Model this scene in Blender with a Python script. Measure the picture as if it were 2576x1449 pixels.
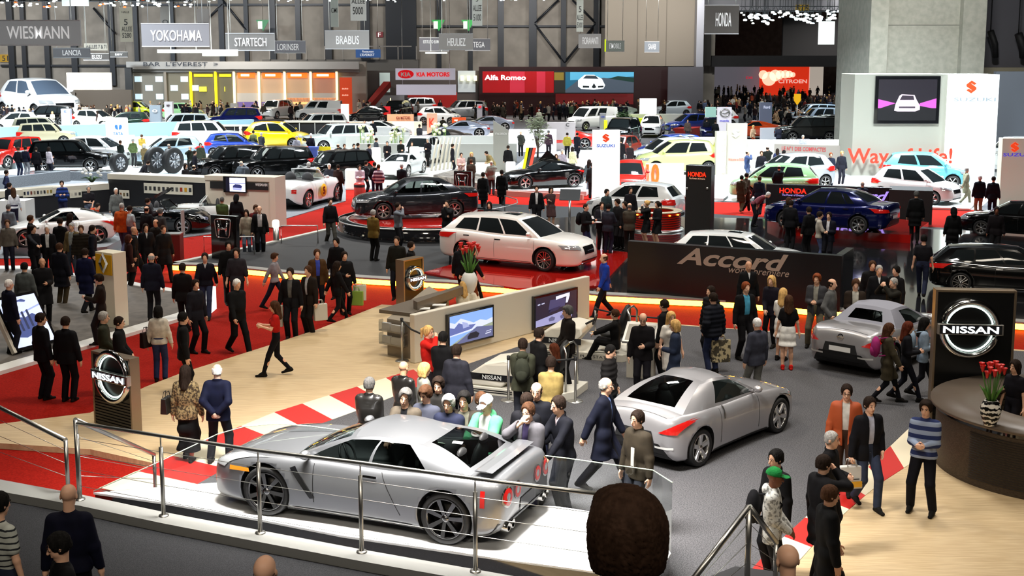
import bpy,math,random
import numpy as np
from mathutils import Vector,Matrix
from mathutils.bvhtree import BVHTree
for _o in list(bpy.data.objects):
 bpy.data.objects.remove(_o)
C=bpy.context.scene
COL=C.collection
random.seed(7)
R=math.radians
# ------------------------------------------------------------------ camera
FPX,CX,CY,HZ,CAMH=3200.0,1288.0,600.0,125.0,7.2
PITCH=math.atan((CY-HZ)/FPX)
cam=bpy.data.cameras.new('camera')
cam_o=bpy.data.objects.new('camera',cam)
COL.objects.link(cam_o)
cam_o.location=(0,0,CAMH)
cam_o.rotation_euler=(math.pi/2-PITCH,0,0)
cam.sensor_width=36
cam.lens=FPX/2576*36
cam.shift_y=-(724.5-CY)/2576
cam.clip_end=600
cam.clip_start=0.1
C.camera=cam_o
_c,_s=math.cos(PITCH),math.sin(PITCH)
def ray(u,v):
 a,b=(u-CX)/FPX,(v-CY)/FPX
 return Vector((a,_c-b*_s,-_s-b*_c))
def P(u,v,z=0.0):
 d=ray(u,v)
 t=(z-CAMH)/d.z
 return Vector((d.x*t,d.y*t,z))
def PD(u,v,Y):
 d=ray(u,v)
 t=Y/d.y
 return Vector((d.x*t,Y,CAMH+d.z*t))
def ZT(u,v,Y):
 return PD(u,v,Y).z
 # ------------------------------------------------------------------ world, light, exposure
w=bpy.data.worlds.new('hall_air')
C.world=w
w.use_nodes=True
w.node_tree.nodes['Background'].inputs[0].default_value=(.75,.85,1,1)
w.node_tree.nodes['Background'].inputs[1].default_value=.06
C.view_settings.view_transform='Standard'
C.view_settings.look='None'
C.view_settings.gamma=1
C.view_settings.exposure=0.0
C.cycles.max_bounces=5
C.cycles.diffuse_bounces=2
C.cycles.glossy_bounces=3
C.cycles.transmission_bounces=4
C.cycles.transparent_max_bounces=8
C.cycles.sample_clamp_indirect=4
C.cycles.caustics_reflective=False
C.cycles.caustics_refractive=False
def area(x,y,z,sx,sy,pw,col=(1,.96,.9),tgt=None,spread=125):
 l=bpy.data.lights.new('ceiling_or_fill_light','AREA')
 l.shape='RECTANGLE'
 l.size,l.size_y=sx,sy
 l.energy=pw
 l.color=col
 o=bpy.data.objects.new('ceiling_or_fill_light',l)
 COL.objects.link(o)
 l.spread=R(spread)
 o.location=(x,y,z)
 if tgt:
  o.rotation_euler=(Vector(tgt)-o.location).to_track_quat('-Z','Y').to_euler()
 return o
WARM,NEUT,COOL=(1,.9,.75),(1,.97,.92),(.86,.95,1)
for x,y,p,c in[(-8,15,110,WARM),(8,17,230,WARM),(-13,29,260,WARM),(-3,27,480,WARM),(6,24,470,NEUT),(13,29,420,WARM),(-19,45,1000,NEUT),(-7,44,620,NEUT),(3,41,900,NEUT),(14,40,420,NEUT),(-22,62,2900,COOL),(-8,64,2200,NEUT),(7,62,2900,COOL),(19,62,3800,COOL),(30,60,2600,COOL),(-27,84,6500,COOL),(-9,84,3600,COOL),(9,88,3600,COOL),(22,76,2600,COOL),(-38,106,8500,COOL),(-14,112,3000,NEUT),(8,112,2500,NEUT),(36,112,2800,COOL),(-30,136,1500,WARM),(0,136,1000,WARM),(40,150,2400,NEUT)]:
 area(x,y,15.9,2.2,2.2,p*1.25,c)
for x,p in((-60,2600),(-28,2600),(0,2600),(18,2200)):  # unseen fill lights added to wash the back wall
 area(x,128,15.9,6,1,p*.8,NEUT,(x,152,9),120)
area(-48,111,15.9,4,2,5200,COOL,(-48,131,2),100)  # extra light added to brighten the giant white car
area(26,72,15.9,3,1,900,NEUT,(26,88,9),120)  # unseen light added to lift the tone of the pier
for x,p in((-7,420),(0,420),(8,480)):  # fill lights added behind the camera for frontal light
 area(x,-.5,15.5,3,1.5,p,WARM,(x*.8,26,0),170)
area(-1.6,16.6,9.8,4.5,1.6,1350,NEUT,(-1.3,18.6,.5),75)
# ------------------------------------------------------------------ materials
_M={}
def mat(name,col=(.5,.5,.5),rough=.5,metal=0,coat=0,emit=None,es=0,spec=.5,alpha=None):
 if name in _M:
  return _M[name]
 m=bpy.data.materials.new(name)
 m.use_nodes=True
 b=m.node_tree.nodes['Principled BSDF']
 b.inputs['Base Color'].default_value=(*col,1)
 b.inputs['Roughness'].default_value=rough
 b.inputs['Metallic'].default_value=metal
 b.inputs['Coat Weight'].default_value=coat
 b.inputs['Coat Roughness'].default_value=.04
 b.inputs['Specular IOR Level'].default_value=spec
 if emit:
  b.inputs['Emission Color'].default_value=(*emit,1)
  b.inputs['Emission Strength'].default_value=es
 m.diffuse_color=(*col,1)
 _M[name]=m
 return m
def nodes(m):
 return m.node_tree.nodes,m.node_tree.links,m.node_tree.nodes['Principled BSDF']
def noisy(name,c1,c2,scale,rough=.8,detail=4,stretch=(1,1,1),spec=.3,lo=.35,hi=.65,bump=0):
 """two colours mixed by noise in object space"""
 if name in _M:
  return _M[name]
 m=mat(name,c1,rough,spec=spec)
 n,l,b=nodes(m)
 tc=n.new('ShaderNodeTexCoord')
 mp=n.new('ShaderNodeMapping')
 mp.inputs['Scale'].default_value=stretch
 nz=n.new('ShaderNodeTexNoise')
 nz.inputs['Scale'].default_value=scale
 nz.inputs['Detail'].default_value=detail
 cr=n.new('ShaderNodeValToRGB')
 cr.color_ramp.elements[0].position,cr.color_ramp.elements[1].position=lo,hi
 cr.color_ramp.elements[0].color,cr.color_ramp.elements[1].color=(*c1,1),(*c2,1)
 l.new(tc.outputs['Object'],mp.inputs[0])
 l.new(mp.outputs[0],nz.inputs[0])
 l.new(nz.outputs[0],cr.inputs[0])
 l.new(cr.outputs[0],b.inputs['Base Color'])
 if bump:
  bp=n.new('ShaderNodeBump')
  bp.inputs['Strength'].default_value=bump
  bp.inputs['Distance'].default_value=.01
  l.new(nz.outputs[0],bp.inputs['Height'])
  l.new(bp.outputs[0],b.inputs['Normal'])
 return m
def bands(name,stops,axis=2,rough=.85,noise=0):
 """hard colour bands along an object-space axis; stops = [(pos, colour)...] pos in metres"""
 if name in _M:
  return _M[name]
 m=mat(name,stops[0][1],rough,spec=.2)
 n,l,b=nodes(m)
 tc=n.new('ShaderNodeTexCoord')
 sp=n.new('ShaderNodeSeparateXYZ')
 l.new(tc.outputs['Object'],sp.inputs[0])
 mr=n.new('ShaderNodeMapRange')
 lo,hi=stops[0][0],stops[-1][0]
 mr.inputs[1].default_value,mr.inputs[2].default_value=lo,hi
 l.new(sp.outputs[axis],mr.inputs[0])
 cr=n.new('ShaderNodeValToRGB')
 cr.color_ramp.interpolation='CONSTANT'
 e=cr.color_ramp.elements
 while len(e)<len(stops):
  e.new(.5)
 for k,(p,c)in enumerate(stops):
  e[k].position=(p-lo)/(hi-lo)
  e[k].color=(*c,1)
 l.new(mr.outputs[0],cr.inputs[0])
 l.new(cr.outputs[0],b.inputs['Base Color'])
 return m
def stripes(name,c1,c2,period,axis=2,duty=.5,rough=.85,wob=0):
 if name in _M:
  return _M[name]
 m=mat(name,c1,rough,spec=.2)
 n,l,b=nodes(m)
 tc=n.new('ShaderNodeTexCoord')
 sp=n.new('ShaderNodeSeparateXYZ')
 src=tc.outputs['Object']
 if wob:
  nz=n.new('ShaderNodeTexNoise')
  nz.inputs['Scale'].default_value=14
  l.new(tc.outputs['Object'],nz.inputs[0])
  mx=n.new('ShaderNodeVectorMath')
  mx.operation='MULTIPLY_ADD'
  l.new(nz.outputs[1],mx.inputs[0])
  mx.inputs[1].default_value=(wob,wob,wob)
  l.new(tc.outputs['Object'],mx.inputs[2])
  src=mx.outputs[0]
 l.new(src,sp.inputs[0])
 a=n.new('ShaderNodeMath')
 a.operation='DIVIDE'
 l.new(sp.outputs[axis],a.inputs[0])
 a.inputs[1].default_value=period
 f=n.new('ShaderNodeMath')
 f.operation='FRACT'
 l.new(a.outputs[0],f.inputs[0])
 g=n.new('ShaderNodeMath')
 g.operation='GREATER_THAN'
 l.new(f.outputs[0],g.inputs[0])
 g.inputs[1].default_value=duty
 mx=n.new('ShaderNodeMix')
 mx.data_type='RGBA'
 l.new(g.outputs[0],mx.inputs[0])
 mx.inputs[6].default_value=(*c1,1)
 mx.inputs[7].default_value=(*c2,1)
 l.new(mx.outputs[2],b.inputs['Base Color'])
 return m
def glassy(name,tint,fac=.12,rough=.02):
 """thin pane: tinted see-through plus mirror reflection"""
 if name in _M:
  return _M[name]
 m=bpy.data.materials.new(name)
 m.use_nodes=True
 n,l=m.node_tree.nodes,m.node_tree.links
 n.clear()
 out=n.new('ShaderNodeOutputMaterial')
 tr=n.new('ShaderNodeBsdfTransparent')
 tr.inputs[0].default_value=(*tint,1)
 gl=n.new('ShaderNodeBsdfGlossy')
 gl.inputs['Roughness'].default_value=rough
 gl.inputs[0].default_value=(1,1,1,1)
 lw=n.new('ShaderNodeLayerWeight')
 lw.inputs[0].default_value=.5
 pw=n.new('ShaderNodeMath')
 pw.operation='POWER'
 l.new(lw.outputs['Facing'],pw.inputs[0])
 pw.inputs[1].default_value=3
 ml=n.new('ShaderNodeMath')
 ml.operation='MULTIPLY_ADD'
 l.new(pw.outputs[0],ml.inputs[0])
 ml.inputs[1].default_value=.8
 ml.inputs[2].default_value=fac
 mx=n.new('ShaderNodeMixShader')
 l.new(ml.outputs[0],mx.inputs[0])
 l.new(tr.outputs[0],mx.inputs[1])
 l.new(gl.outputs[0],mx.inputs[2])
 l.new(mx.outputs[0],out.inputs[0])
 _M[name]=m
 return m
def cl(h):
 """srgb hex -> linear"""
 h=h.lstrip('#')
 v=[int(h[i:i+2],16)/255 for i in(0,2,4)]
 return tuple(x/12.92 if x<=.04045 else((x+.055)/1.055)**2.4 for x in v)
def cloth(h):
 k='cloth_'+h
 if k in _M:
  return _M[k]
 c=cl(h)
 return noisy(k,tuple(x*.82 for x in c),tuple(min(1,x*1.15)for x in c),9,.82,3,spec=.18)
def plain(h,rough=.6,name=None,**k):
 return mat((name or 'paint')+'_'+h+'_%g'%rough,cl(h),rough,**k)
def glow(h,s):
 c=cl(h)
 return mat('lit_%s_%g'%(h,s),c,.5,emit=c,es=s)
chrome=mat('chrome',(.8,.8,.8),.12,1)
steel=mat('brushed_steel',(.62,.61,.58),.32,1)
rubber=mat('tyre_rubber',(.012,.012,.013),.65)
blackg=mat('black_gloss',(.008,.008,.009),.08,coat=.6)
blackm=mat('black_matt',(.012,.012,.013),.6)
darkin=mat('dark_interior',(.02,.02,.022),.6)
whitem=mat('white_panel',(.82,.82,.8),.45)
creamm=mat('cream_panel',(.72,.68,.58),.5)
# ------------------------------------------------------------------ mesh helpers
def tag(o,label=None,cat=None,group=None,kind=None):
 if label:
  o['label']=label
 if cat:
  o['category']=cat
 if group:
  o['group']=group
 if kind:
  o['kind']=kind
 return o
def empty(name,loc,rz=0,label=None,cat=None,group=None):
 o=bpy.data.objects.new(name,None)
 COL.objects.link(o)
 o.location=loc
 o.rotation_euler=(0,0,rz)
 return tag(o,label,cat,group)
def addobj(name,me,parent=None,m=None,loc=None,rz=None):
 o=bpy.data.objects.new(name,me)
 COL.objects.link(o)
 if m is not None:
  if not me.materials:
   me.materials.append(m)
  elif me.materials[0]!=m:
   o.material_slots[0].link='OBJECT'
   o.material_slots[0].material=m
 if parent:
  o.parent=parent
 if loc is not None:
  o.location=loc
 if rz is not None:
  o.rotation_euler=(0,0,rz)
 return o
def npmesh(name,V,F,smooth=True,mi=None):
 """mesh from arrays; F is an (n,4) or list of faces"""
 me=bpy.data.meshes.new(name)
 V=np.asarray(V,dtype=np.float32)
 if isinstance(F,np.ndarray):
  k=F.shape[1]
  n=len(F)
  me.vertices.add(len(V))
  me.vertices.foreach_set('co',V.ravel())
  me.loops.add(n*k)
  me.loops.foreach_set('vertex_index',F.astype(np.int32).ravel())
  me.polygons.add(n)
  me.polygons.foreach_set('loop_start',np.arange(0,n*k,k,dtype=np.int32))
  me.update(calc_edges=True)
 else:
  me.from_pydata([tuple(v)for v in V],[],F)
  me.update()
 if smooth and len(me.polygons):
  me.polygons.foreach_set('use_smooth',np.ones(len(me.polygons),dtype=bool))
 if mi is not None:
  me.polygons.foreach_set('material_index',np.asarray(mi,dtype=np.int32))
 return me
class MB:
 """collects simple solids into one mesh"""
 def __init__(s):
  s.v,s.f,s.sm,s.mi,s.cur=[],[],[],[],0
 def add(s,vs,fs,smooth=False):
  o=len(s.v)
  s.v+=[tuple(v)for v in vs]
  s.f+=[tuple(i+o for i in f)for f in fs]
  s.sm+=[smooth]*len(fs)
  s.mi+=[s.cur]*len(fs)
  return s
 def box(s,x0,y0,z0,x1,y1,z1,M=None):
  vs=[Vector(p)for p in((x0,y0,z0),(x1,y0,z0),(x1,y1,z0),(x0,y1,z0),(x0,y0,z1),(x1,y0,z1),(x1,y1,z1),(x0,y1,z1))]
  if M:
   vs=[M@v for v in vs]
  return s.add(vs,[(0,3,2,1),(4,5,6,7),(0,1,5,4),(1,2,6,5),(2,3,7,6),(3,0,4,7)])
 def prism(s,pts,z0,z1):
  """vertical prism over a polygon (ccw); z1 may be a list"""
  n=len(pts)
  zt=z1 if isinstance(z1,(list,tuple))else[z1]*n
  vs=[(p[0],p[1],z0)for p in pts]+[(p[0],p[1],zt[i])for i,p in enumerate(pts)]
  fs=[tuple(range(n-1,-1,-1)),tuple(range(n,2*n))]+[(i,(i+1)%n,n+(i+1)%n,n+i)for i in range(n)]
  return s.add(vs,fs)
 def tube(s,pts,r,n=8,closed=False,cap=True):
  pts=[Vector(p)for p in pts]
  k=len(pts)
  rr=r if isinstance(r,(list,tuple))else[r]*k
  vs,fs=[],[]
  up=Vector((0,0,1))
  for i,p in enumerate(pts):
   if closed:
    d=pts[(i+1)%k]-pts[i-1]
   else:
    d=pts[min(i+1,k-1)]-pts[max(i-1,0)]
   d.normalize()
   a=d.cross(up if abs(d.z)<.95 else Vector((1,0,0))).normalized()
   b=d.cross(a)
   for j in range(n):
    t=2*math.pi*j/n
    vs.append(p+(a*math.cos(t)+b*math.sin(t))*rr[i])
  for i in range(k if closed else k-1):
   for j in range(n):
    fs.append((i*n+j,i*n+(j+1)%n,((i+1)%k)*n+(j+1)%n,((i+1)%k)*n+j))
  s.add(vs,fs,True)
  if cap and not closed:
   o=len(s.v)-len(vs)
   s.f+=[tuple(o+j for j in range(n-1,-1,-1)),tuple(o+(k-1)*n+j for j in range(n))]
   s.sm+=[False,False]
   s.mi+=[s.cur]*2
  return s
 def lathe(s,prof,n=24,c=(0,0,0),axis='z',smooth=True,a0=0,a1=2*math.pi):
  """prof = [(r, h)...]"""
  full=abs(a1-a0-2*math.pi)<1e-6
  m=n if full else n+1
  vs,fs=[],[]
  for r,h in prof:
   for j in range(m):
    t=a0+(a1-a0)*j/n
    x,y=r*math.cos(t),r*math.sin(t)
    p=(x,y,h)if axis=='z' else((x,h,y)if axis=='y' else(h,x,y))
    vs.append((p[0]+c[0],p[1]+c[1],p[2]+c[2]))
  for i in range(len(prof)-1):
   for j in range(n):
    fs.append((i*m+j,i*m+(j+1)%m,(i+1)*m+(j+1)%m,(i+1)*m+j))
  return s.add(vs,fs,smooth)
 def ell(s,c,r,n=12,M=None):
  vs,fs=[],[]
  h=n//2
  for i in range(h+1):
   a=math.pi*i/h
   for j in range(n):
    t=2*math.pi*j/n
    v=Vector((r[0]*math.sin(a)*math.cos(t),r[1]*math.sin(a)*math.sin(t),r[2]*math.cos(a)))
    if M:
     v=M@v
    vs.append(v+Vector(c))
  for i in range(h):
   for j in range(n):
    fs.append((i*n+j,(i+1)*n+j,(i+1)*n+(j+1)%n,i*n+(j+1)%n))
  return s.add(vs,fs,True)
 def mesh(s,name):
  me=bpy.data.meshes.new(name)
  me.from_pydata(s.v,[],s.f)
  me.update()
  me.polygons.foreach_set('use_smooth',s.sm)
  me.polygons.foreach_set('material_index',s.mi)
  return me
 def build(s,name,m,parent=None,loc=None,rz=None):
  me=s.mesh(name)
  for x in(m if isinstance(m,(list,tuple))else[m]):
   me.materials.append(x)
  return addobj(name,me,parent,None,loc,rz)
def bevel(o,w=.01,seg=2):
 b=o.modifiers.new('edge','BEVEL')
 b.width=w
 b.segments=seg
 b.limit_method='ANGLE'
 return o
_T={}
def textmesh(s,bold=.0,shear=0,space=1.0,ext=.02):
 """lettering as a mesh: cap height 1, centred on x, baseline z=0, facing -y"""
 k=(s,bold,shear,space,ext)
 if k in _T:
  return _T[k]
 cu=bpy.data.curves.new('lettering','FONT')
 cu.body=s
 cu.align_x='CENTER'
 cu.size=1/.69
 cu.offset=bold
 cu.shear=shear
 cu.space_character=space
 cu.extrude=ext
 cu.resolution_u=3
 o=bpy.data.objects.new('lettering',cu)
 COL.objects.link(o)
 dg=bpy.context.evaluated_depsgraph_get()
 me=bpy.data.meshes.new_from_object(o.evaluated_get(dg))
 bpy.data.objects.remove(o)
 bpy.data.curves.remove(cu)
 me.transform(Matrix.Rotation(math.pi/2,4,'X'))
 n=len(me.vertices)
 co=np.empty(n*3,np.float32)
 me.vertices.foreach_get('co',co)
 co=co.reshape(-1,3)
 me['tw']=float(co[:,0].max()-co[:,0].min())if n else 1.0
 me['tc']=float(co[:,0].max()+co[:,0].min())/2 if n else 0.0
 me.materials.clear()
 _T[k]=me
 return me
def text(s,parent,loc,h,m,width=None,name='lettering',rz=0,rx=0,**k):
 """letters of cap height h (and total width) on a parent thing; loc = centre of the baseline"""
 me0=textmesh(s,**k)
 me=me0.copy()
 sx=width/me0['tw']if width else h
 me.transform(Matrix.Diagonal((sx,h,h,1))@Matrix.Translation((-me0['tc'],0,0)))
 me.materials.append(m)
 o=addobj(name,me,parent)
 o.location=loc
 o.rotation_euler=(rx,0,rz)
 return o
 # ------------------------------------------------------------------ figures: smooth distance fields turned into quads
f32=np.float32
class Field:
 def __init__(s,lo,hi,h):
  s.h=h
  s.o=np.asarray(lo,f32)-2*h
  s.n=np.ceil((np.asarray(hi,f32)+2*h-s.o)/h).astype(int)+1
  s.F=np.full(tuple(s.n),9.0,f32)
 def sub(s,lo,hi,pad):
  a=np.clip(np.floor((np.asarray(lo)-pad-s.o)/s.h).astype(int),0,s.n-1)
  b=np.clip(np.ceil((np.asarray(hi)+pad-s.o)/s.h).astype(int)+1,1,s.n)
  if(b<=a).any():
   return None
  sl=tuple(slice(a[i],b[i])for i in range(3))
  ax=[s.o[i]+s.h*np.arange(a[i],b[i],dtype=f32)for i in range(3)]
  return sl,ax[0][:,None,None],ax[1][None,:,None],ax[2][None,None,:]
 def put(s,sl,d,k):
  A=s.F[sl]
  if k>0:
   t=np.clip(.5+.5*(A-d)/k,0,1)
   s.F[sl]=A*(1-t)+d*t-k*t*(1-t)
  else:
   s.F[sl]=np.minimum(A,d)
 def cap(s,a,b,ra,rb,k=.02,sc=None,M=None):
  """round cone a->b; sc squeezes space (x,y,z) about a in frame M"""
  a,b=np.asarray(a,f32),np.asarray(b,f32)
  m=max(ra,rb)*(1 if sc is None else 1/min(sc))+k+s.h
  q=s.sub(np.minimum(a,b),np.maximum(a,b),m)
  if q is None:
   return s
  sl,X,Y,Z=q
  x,y,z=X-a[0],Y-a[1],Z-a[2]
  d=b-a
  if M is not None:
   x,y,z=[M[i,0]*x+M[i,1]*y+M[i,2]*z for i in range(3)]
   d=M@d
  if sc is not None:
   x,y,z=x*sc[0],y*sc[1],z*sc[2]
   d=d*np.asarray(sc,f32)
  L=float(d@d)+1e-9
  t=np.clip((x*d[0]+y*d[1]+z*d[2])/L,0,1)
  D=np.sqrt((x-t*d[0])**2+(y-t*d[1])**2+(z-t*d[2])**2)-(ra+t*(rb-ra))
  s.put(sl,D,k)
  return s
 def ell(s,c,r,k=.02,M=None,cut=False):
  c=np.asarray(c,f32)
  m=max(r)+k+s.h
  q=s.sub(c,c,m)
  if q is None:
   return s
  sl,X,Y,Z=q
  x,y,z=X-c[0],Y-c[1],Z-c[2]
  if M is not None:
   x,y,z=[M[i,0]*x+M[i,1]*y+M[i,2]*z for i in range(3)]
  g=np.sqrt((x/r[0])**2+(y/r[1])**2+(z/r[2])**2)
  D=(g-1)*min(r)
  if cut:
   s.F[sl]=np.maximum(s.F[sl],-D)
  else:
   s.put(sl,D,k)
  return s
 def clip(s,fn):
  X=s.o[0]+s.h*np.arange(s.n[0],dtype=f32)[:,None,None]
  Y=s.o[1]+s.h*np.arange(s.n[1],dtype=f32)[None,:,None]
  Z=s.o[2]+s.h*np.arange(s.n[2],dtype=f32)[None,None,:]
  s.F=np.maximum(s.F,fn(X,Y,Z)).astype(f32)
  return s
 def nets(s):
  F=s.F
  S=F<0
  c=np.zeros(np.array(F.shape)-1,np.int8)
  for i in(0,1):
   for j in(0,1):
    for k in(0,1):
     c+=S[i:F.shape[0]-1+i,j:F.shape[1]-1+j,k:F.shape[2]-1+k]
  act=(c>0)&(c<8)
  I=np.argwhere(act)
  if not len(I):
   return np.zeros((0,3),f32),np.zeros((0,4),np.int32)
  idx=np.full(c.shape,-1,np.int32)
  idx[act]=np.arange(len(I),dtype=np.int32)
  acc=np.zeros((len(I),3),f32)
  cnt=np.zeros(len(I),f32)
  for ax in range(3):
   o1,o2=[q for q in range(3)if q!=ax]
   for p in(0,1):
    for q in(0,1):
     off=np.zeros(3,int)
     off[o1],off[o2]=p,q
     a=I+off
     b=a.copy()
     b[:,ax]+=1
     fa,fb=F[a[:,0],a[:,1],a[:,2]],F[b[:,0],b[:,1],b[:,2]]
     m=(fa<0)!=(fb<0)
     t=np.where(m,fa/np.where(m,fa-fb,1),0)
     pos=np.tile(off.astype(f32),(len(I),1))
     pos[:,ax]=t
     acc+=pos*m[:,None]
     cnt+=m
  V=s.o+s.h*(I+acc/np.maximum(cnt,1)[:,None])
  Q=[]
  for ax in range(3):
   o1,o2=(ax+1)%3,(ax+2)%3
   A=np.take(S,range(S.shape[ax]-1),ax)
   B=np.take(S,range(1,S.shape[ax]),ax)
   e=np.argwhere(A!=B)
   e=e[(e[:,o1]>0)&(e[:,o2]>0)&(e[:,o1]<S.shape[o1]-1)&(e[:,o2]<S.shape[o2]-1)]
   if not len(e):
    continue
   ins=A[e[:,0],e[:,1],e[:,2]]
   def g(d1,d2):
    x=e.copy()
    x[:,o1]-=d1
    x[:,o2]-=d2
    return idx[x[:,0],x[:,1],x[:,2]]
   q=np.stack([g(1,1),g(0,1),g(0,0),g(1,0)],1)
   q[~ins]=q[~ins][:,::-1]
   Q.append(q)
  Q=np.concatenate(Q)
  return V.astype(f32),Q[(Q>=0).all(1)]
def rotm(yaw=0,pitch=0,roll=0):
 """head frame: rows map world offsets into head axes (yaw + = to figure's left, pitch + = looking down)"""
 m=Matrix.Rotation(R(yaw),3,'Z')@Matrix.Rotation(R(pitch),3,'X')@Matrix.Rotation(R(roll),3,'Y')
 return np.array(m,dtype=f32)
def ik(a,b,l1,l2,pole):
 a,b,pole=Vector(a),Vector(b),Vector(pole)
 d=b-a
 L=min(d.length,(l1+l2)*.998)
 d.normalize()
 x=(l1*l1-l2*l2+L*L)/(2*L)
 h=math.sqrt(max(l1*l1-x*x,0))
 n=pole-d*pole.dot(d)
 n.normalize()
 return a+d*x+n*h,a+d*L
HANDS={'down':((.27,.04,.84),.35),'swingf':((.25,.22,.88),.5),'swingb':((.27,-.24,.88),.5),'pocket':((.21,.06,.93),.2),'belly':((.05,.25,1.12),.5),'low':((.06,.22,.95),.5),'behind':((.04,-.19,.97),.6),'chin':((.0,.2,1.52),.7),'phone':((.1,.03,1.6),.8),'point':((.12,.5,1.05),.0),'lean':((.2,.4,1.02),.25),'cross':((-.1,.2,1.2),.5),'read':((.1,.33,1.2),.6),'wheel':((.15,.48,1.16),.8),'hip':((.23,-.02,1.03),.3),'strap':((.12,.13,1.36),.8),'bag':((.29,.03,.83),.95),'reach':((.28,.5,1.2),.3),'photo':((.07,.3,1.56),.7),'side':((.34,.12,.93),.5),'knee':((.12,.45,.62),.3),'lap':((.1,.4,.72),.3),}
def skel(p):
 """joints of a 1.75 m figure facing -y"""
 g={}
 wd=p.get('w',1.0)
 lean=R(p.get('lean',0))
 legs=p.get('legs','stand')
 hz=.93
 st=p.get('stride',.3)
 if legs=='walk':
  hz=.905
  feet=[(.07,-st,.085),(-.07,st*.95,.13)]
 elif legs=='walk2':
  hz=.905
  feet=[(.07,st*.95,.13),(-.07,-st,.085)]
 elif legs=='sit':
  hz=p.get('seat',.5)
  feet=[(.12,-.62,.085),(-.12,-.6,.085)]
 elif legs=='wide':
  hz=.915
  feet=[(.17,-.03,.085),(-.17,.03,.085)]
 elif legs=='step':
  hz=.92
  feet=[(.09,-.12,.085),(-.09,.1,.09)]
 else:
  feet=[(.095,.0,.085),(-.095,.0,.085)]
 hip=Vector((0,0,hz))
 U=Vector((0,-math.sin(lean),math.cos(lean)))
 Fv=Vector((0,-math.cos(lean),-math.sin(lean)))
 g['hip'],g['U'],g['Fv']=hip,U,Fv
 g['waist']=hip+U*.17
 g['chest']=hip+U*.36
 g['neck']=hip+U*.535
 g['M']=np.array(((1,0,0),tuple(-Fv),tuple(U)),dtype=f32)
 hd=g['neck']+U*.165+Fv*(.025+.02*math.sin(lean))
 g['head']=hd
 g['H']=rotm(p.get('yaw',0),p.get('pitch',8)+math.degrees(lean)*.4,p.get('roll',0))
 for i,sx in((0,1),(1,-1)):
  hp=hip+Vector((sx*.088*wd,0,-.02))
  kn,an=ik(hp,feet[i],.43,.425,(sx*.06,-1,0.15))
  g['hip%d'%i],g['knee%d'%i],g['ank%d'%i]=hp,kn,an
  sh=g['neck']+Vector((sx*.163*wd,0,0))-U*.066-Fv*.01
  nm=p.get('arms',('down','down'))[i]
  t,curl=HANDS[nm]if isinstance(nm,str)else nm
  dz=(hz-.93)
  tgt=Vector((sx*t[0],-t[1],t[2]+dz))
  if lean>.05 and t[2]>.9:
   rel=tgt-hip
   tgt=hip+Vector((rel.x,0,0))+U*rel.z+Fv*(-rel.y)
  pole=(sx*.55,.8,-.5)if t[2]<1.45 else(sx*.9,-.1,-.8)
  if nm=='behind' or nm=='hip':
   pole=(sx*1.0,.35,0)
  el,wr=ik(sh,tgt,.29,.255,pole)
  g['sh%d'%i],g['el%d'%i],g['wr%d'%i],g['curl%d'%i],g['hn%d'%i]=sh,el,wr,curl,nm
 return g
def bounds(g,pad=.3):
 ps=[v for k,v in g.items()if isinstance(v,Vector)and k not in('U','Fv')]
 lo=np.array([min(v[i]for v in ps)for i in range(3)])-pad
 hi=np.array([max(v[i]for v in ps)for i in range(3)])+pad
 lo[2]=max(lo[2],-.02)
 return lo,hi
def torso(f,g,p,e,low=True):
 wd,fat=p.get('w',1.0),p.get('fat',0)
 M=g['M']
 sq=(1,1.28-.25*fat,1)
 X=Vector((1,0,0))
 def seg(c,hw,r,k):
  f.cap(c-X*hw,c+X*hw,r+e,r+e,k,sq,M)
 if low:
  seg(g['hip']-g['U']*.01,.062*wd,.112*wd**.5,.03)
 seg(g['waist'],.05*wd,(.108+.03*fat)*wd**.5,.09)
 seg(g['waist']+g['U']*.09,.055*wd,(.112+.02*fat)*wd**.5,.09)
 seg(g['chest'],.07*wd,.122*wd**.5,.09)
 f.cap(g['neck']-g['U']*.075-X*.1*wd,g['neck']-g['U']*.075+X*.1*wd,.064+e,.064+e,.07,(1,1.05,1),M)
 f.cap(g['neck']-g['U']*.045,g['neck']-g['U']*.005,.062+e,.05+e*.6,.06)
 if p.get('bust'):
  for sx in(1,-1):
   f.ell(g['chest']+g['Fv']*.085+X*sx*.065+g['U']*.0,(.062+e,.06+e,.062+e),.04)
 if fat>.3:
  f.ell(g['waist']+g['Fv']*.07,(.13+e,.1+e,.14+e),.06)
def arm(f,g,i,e,wrist=True,k=.05):
 f.cap(g['sh%d'%i],g['el%d'%i],.052+e,.042+e,k)
 w=g['wr%d'%i]
 f.cap(g['el%d'%i],w,.043+e,.031+e,.02)
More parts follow.
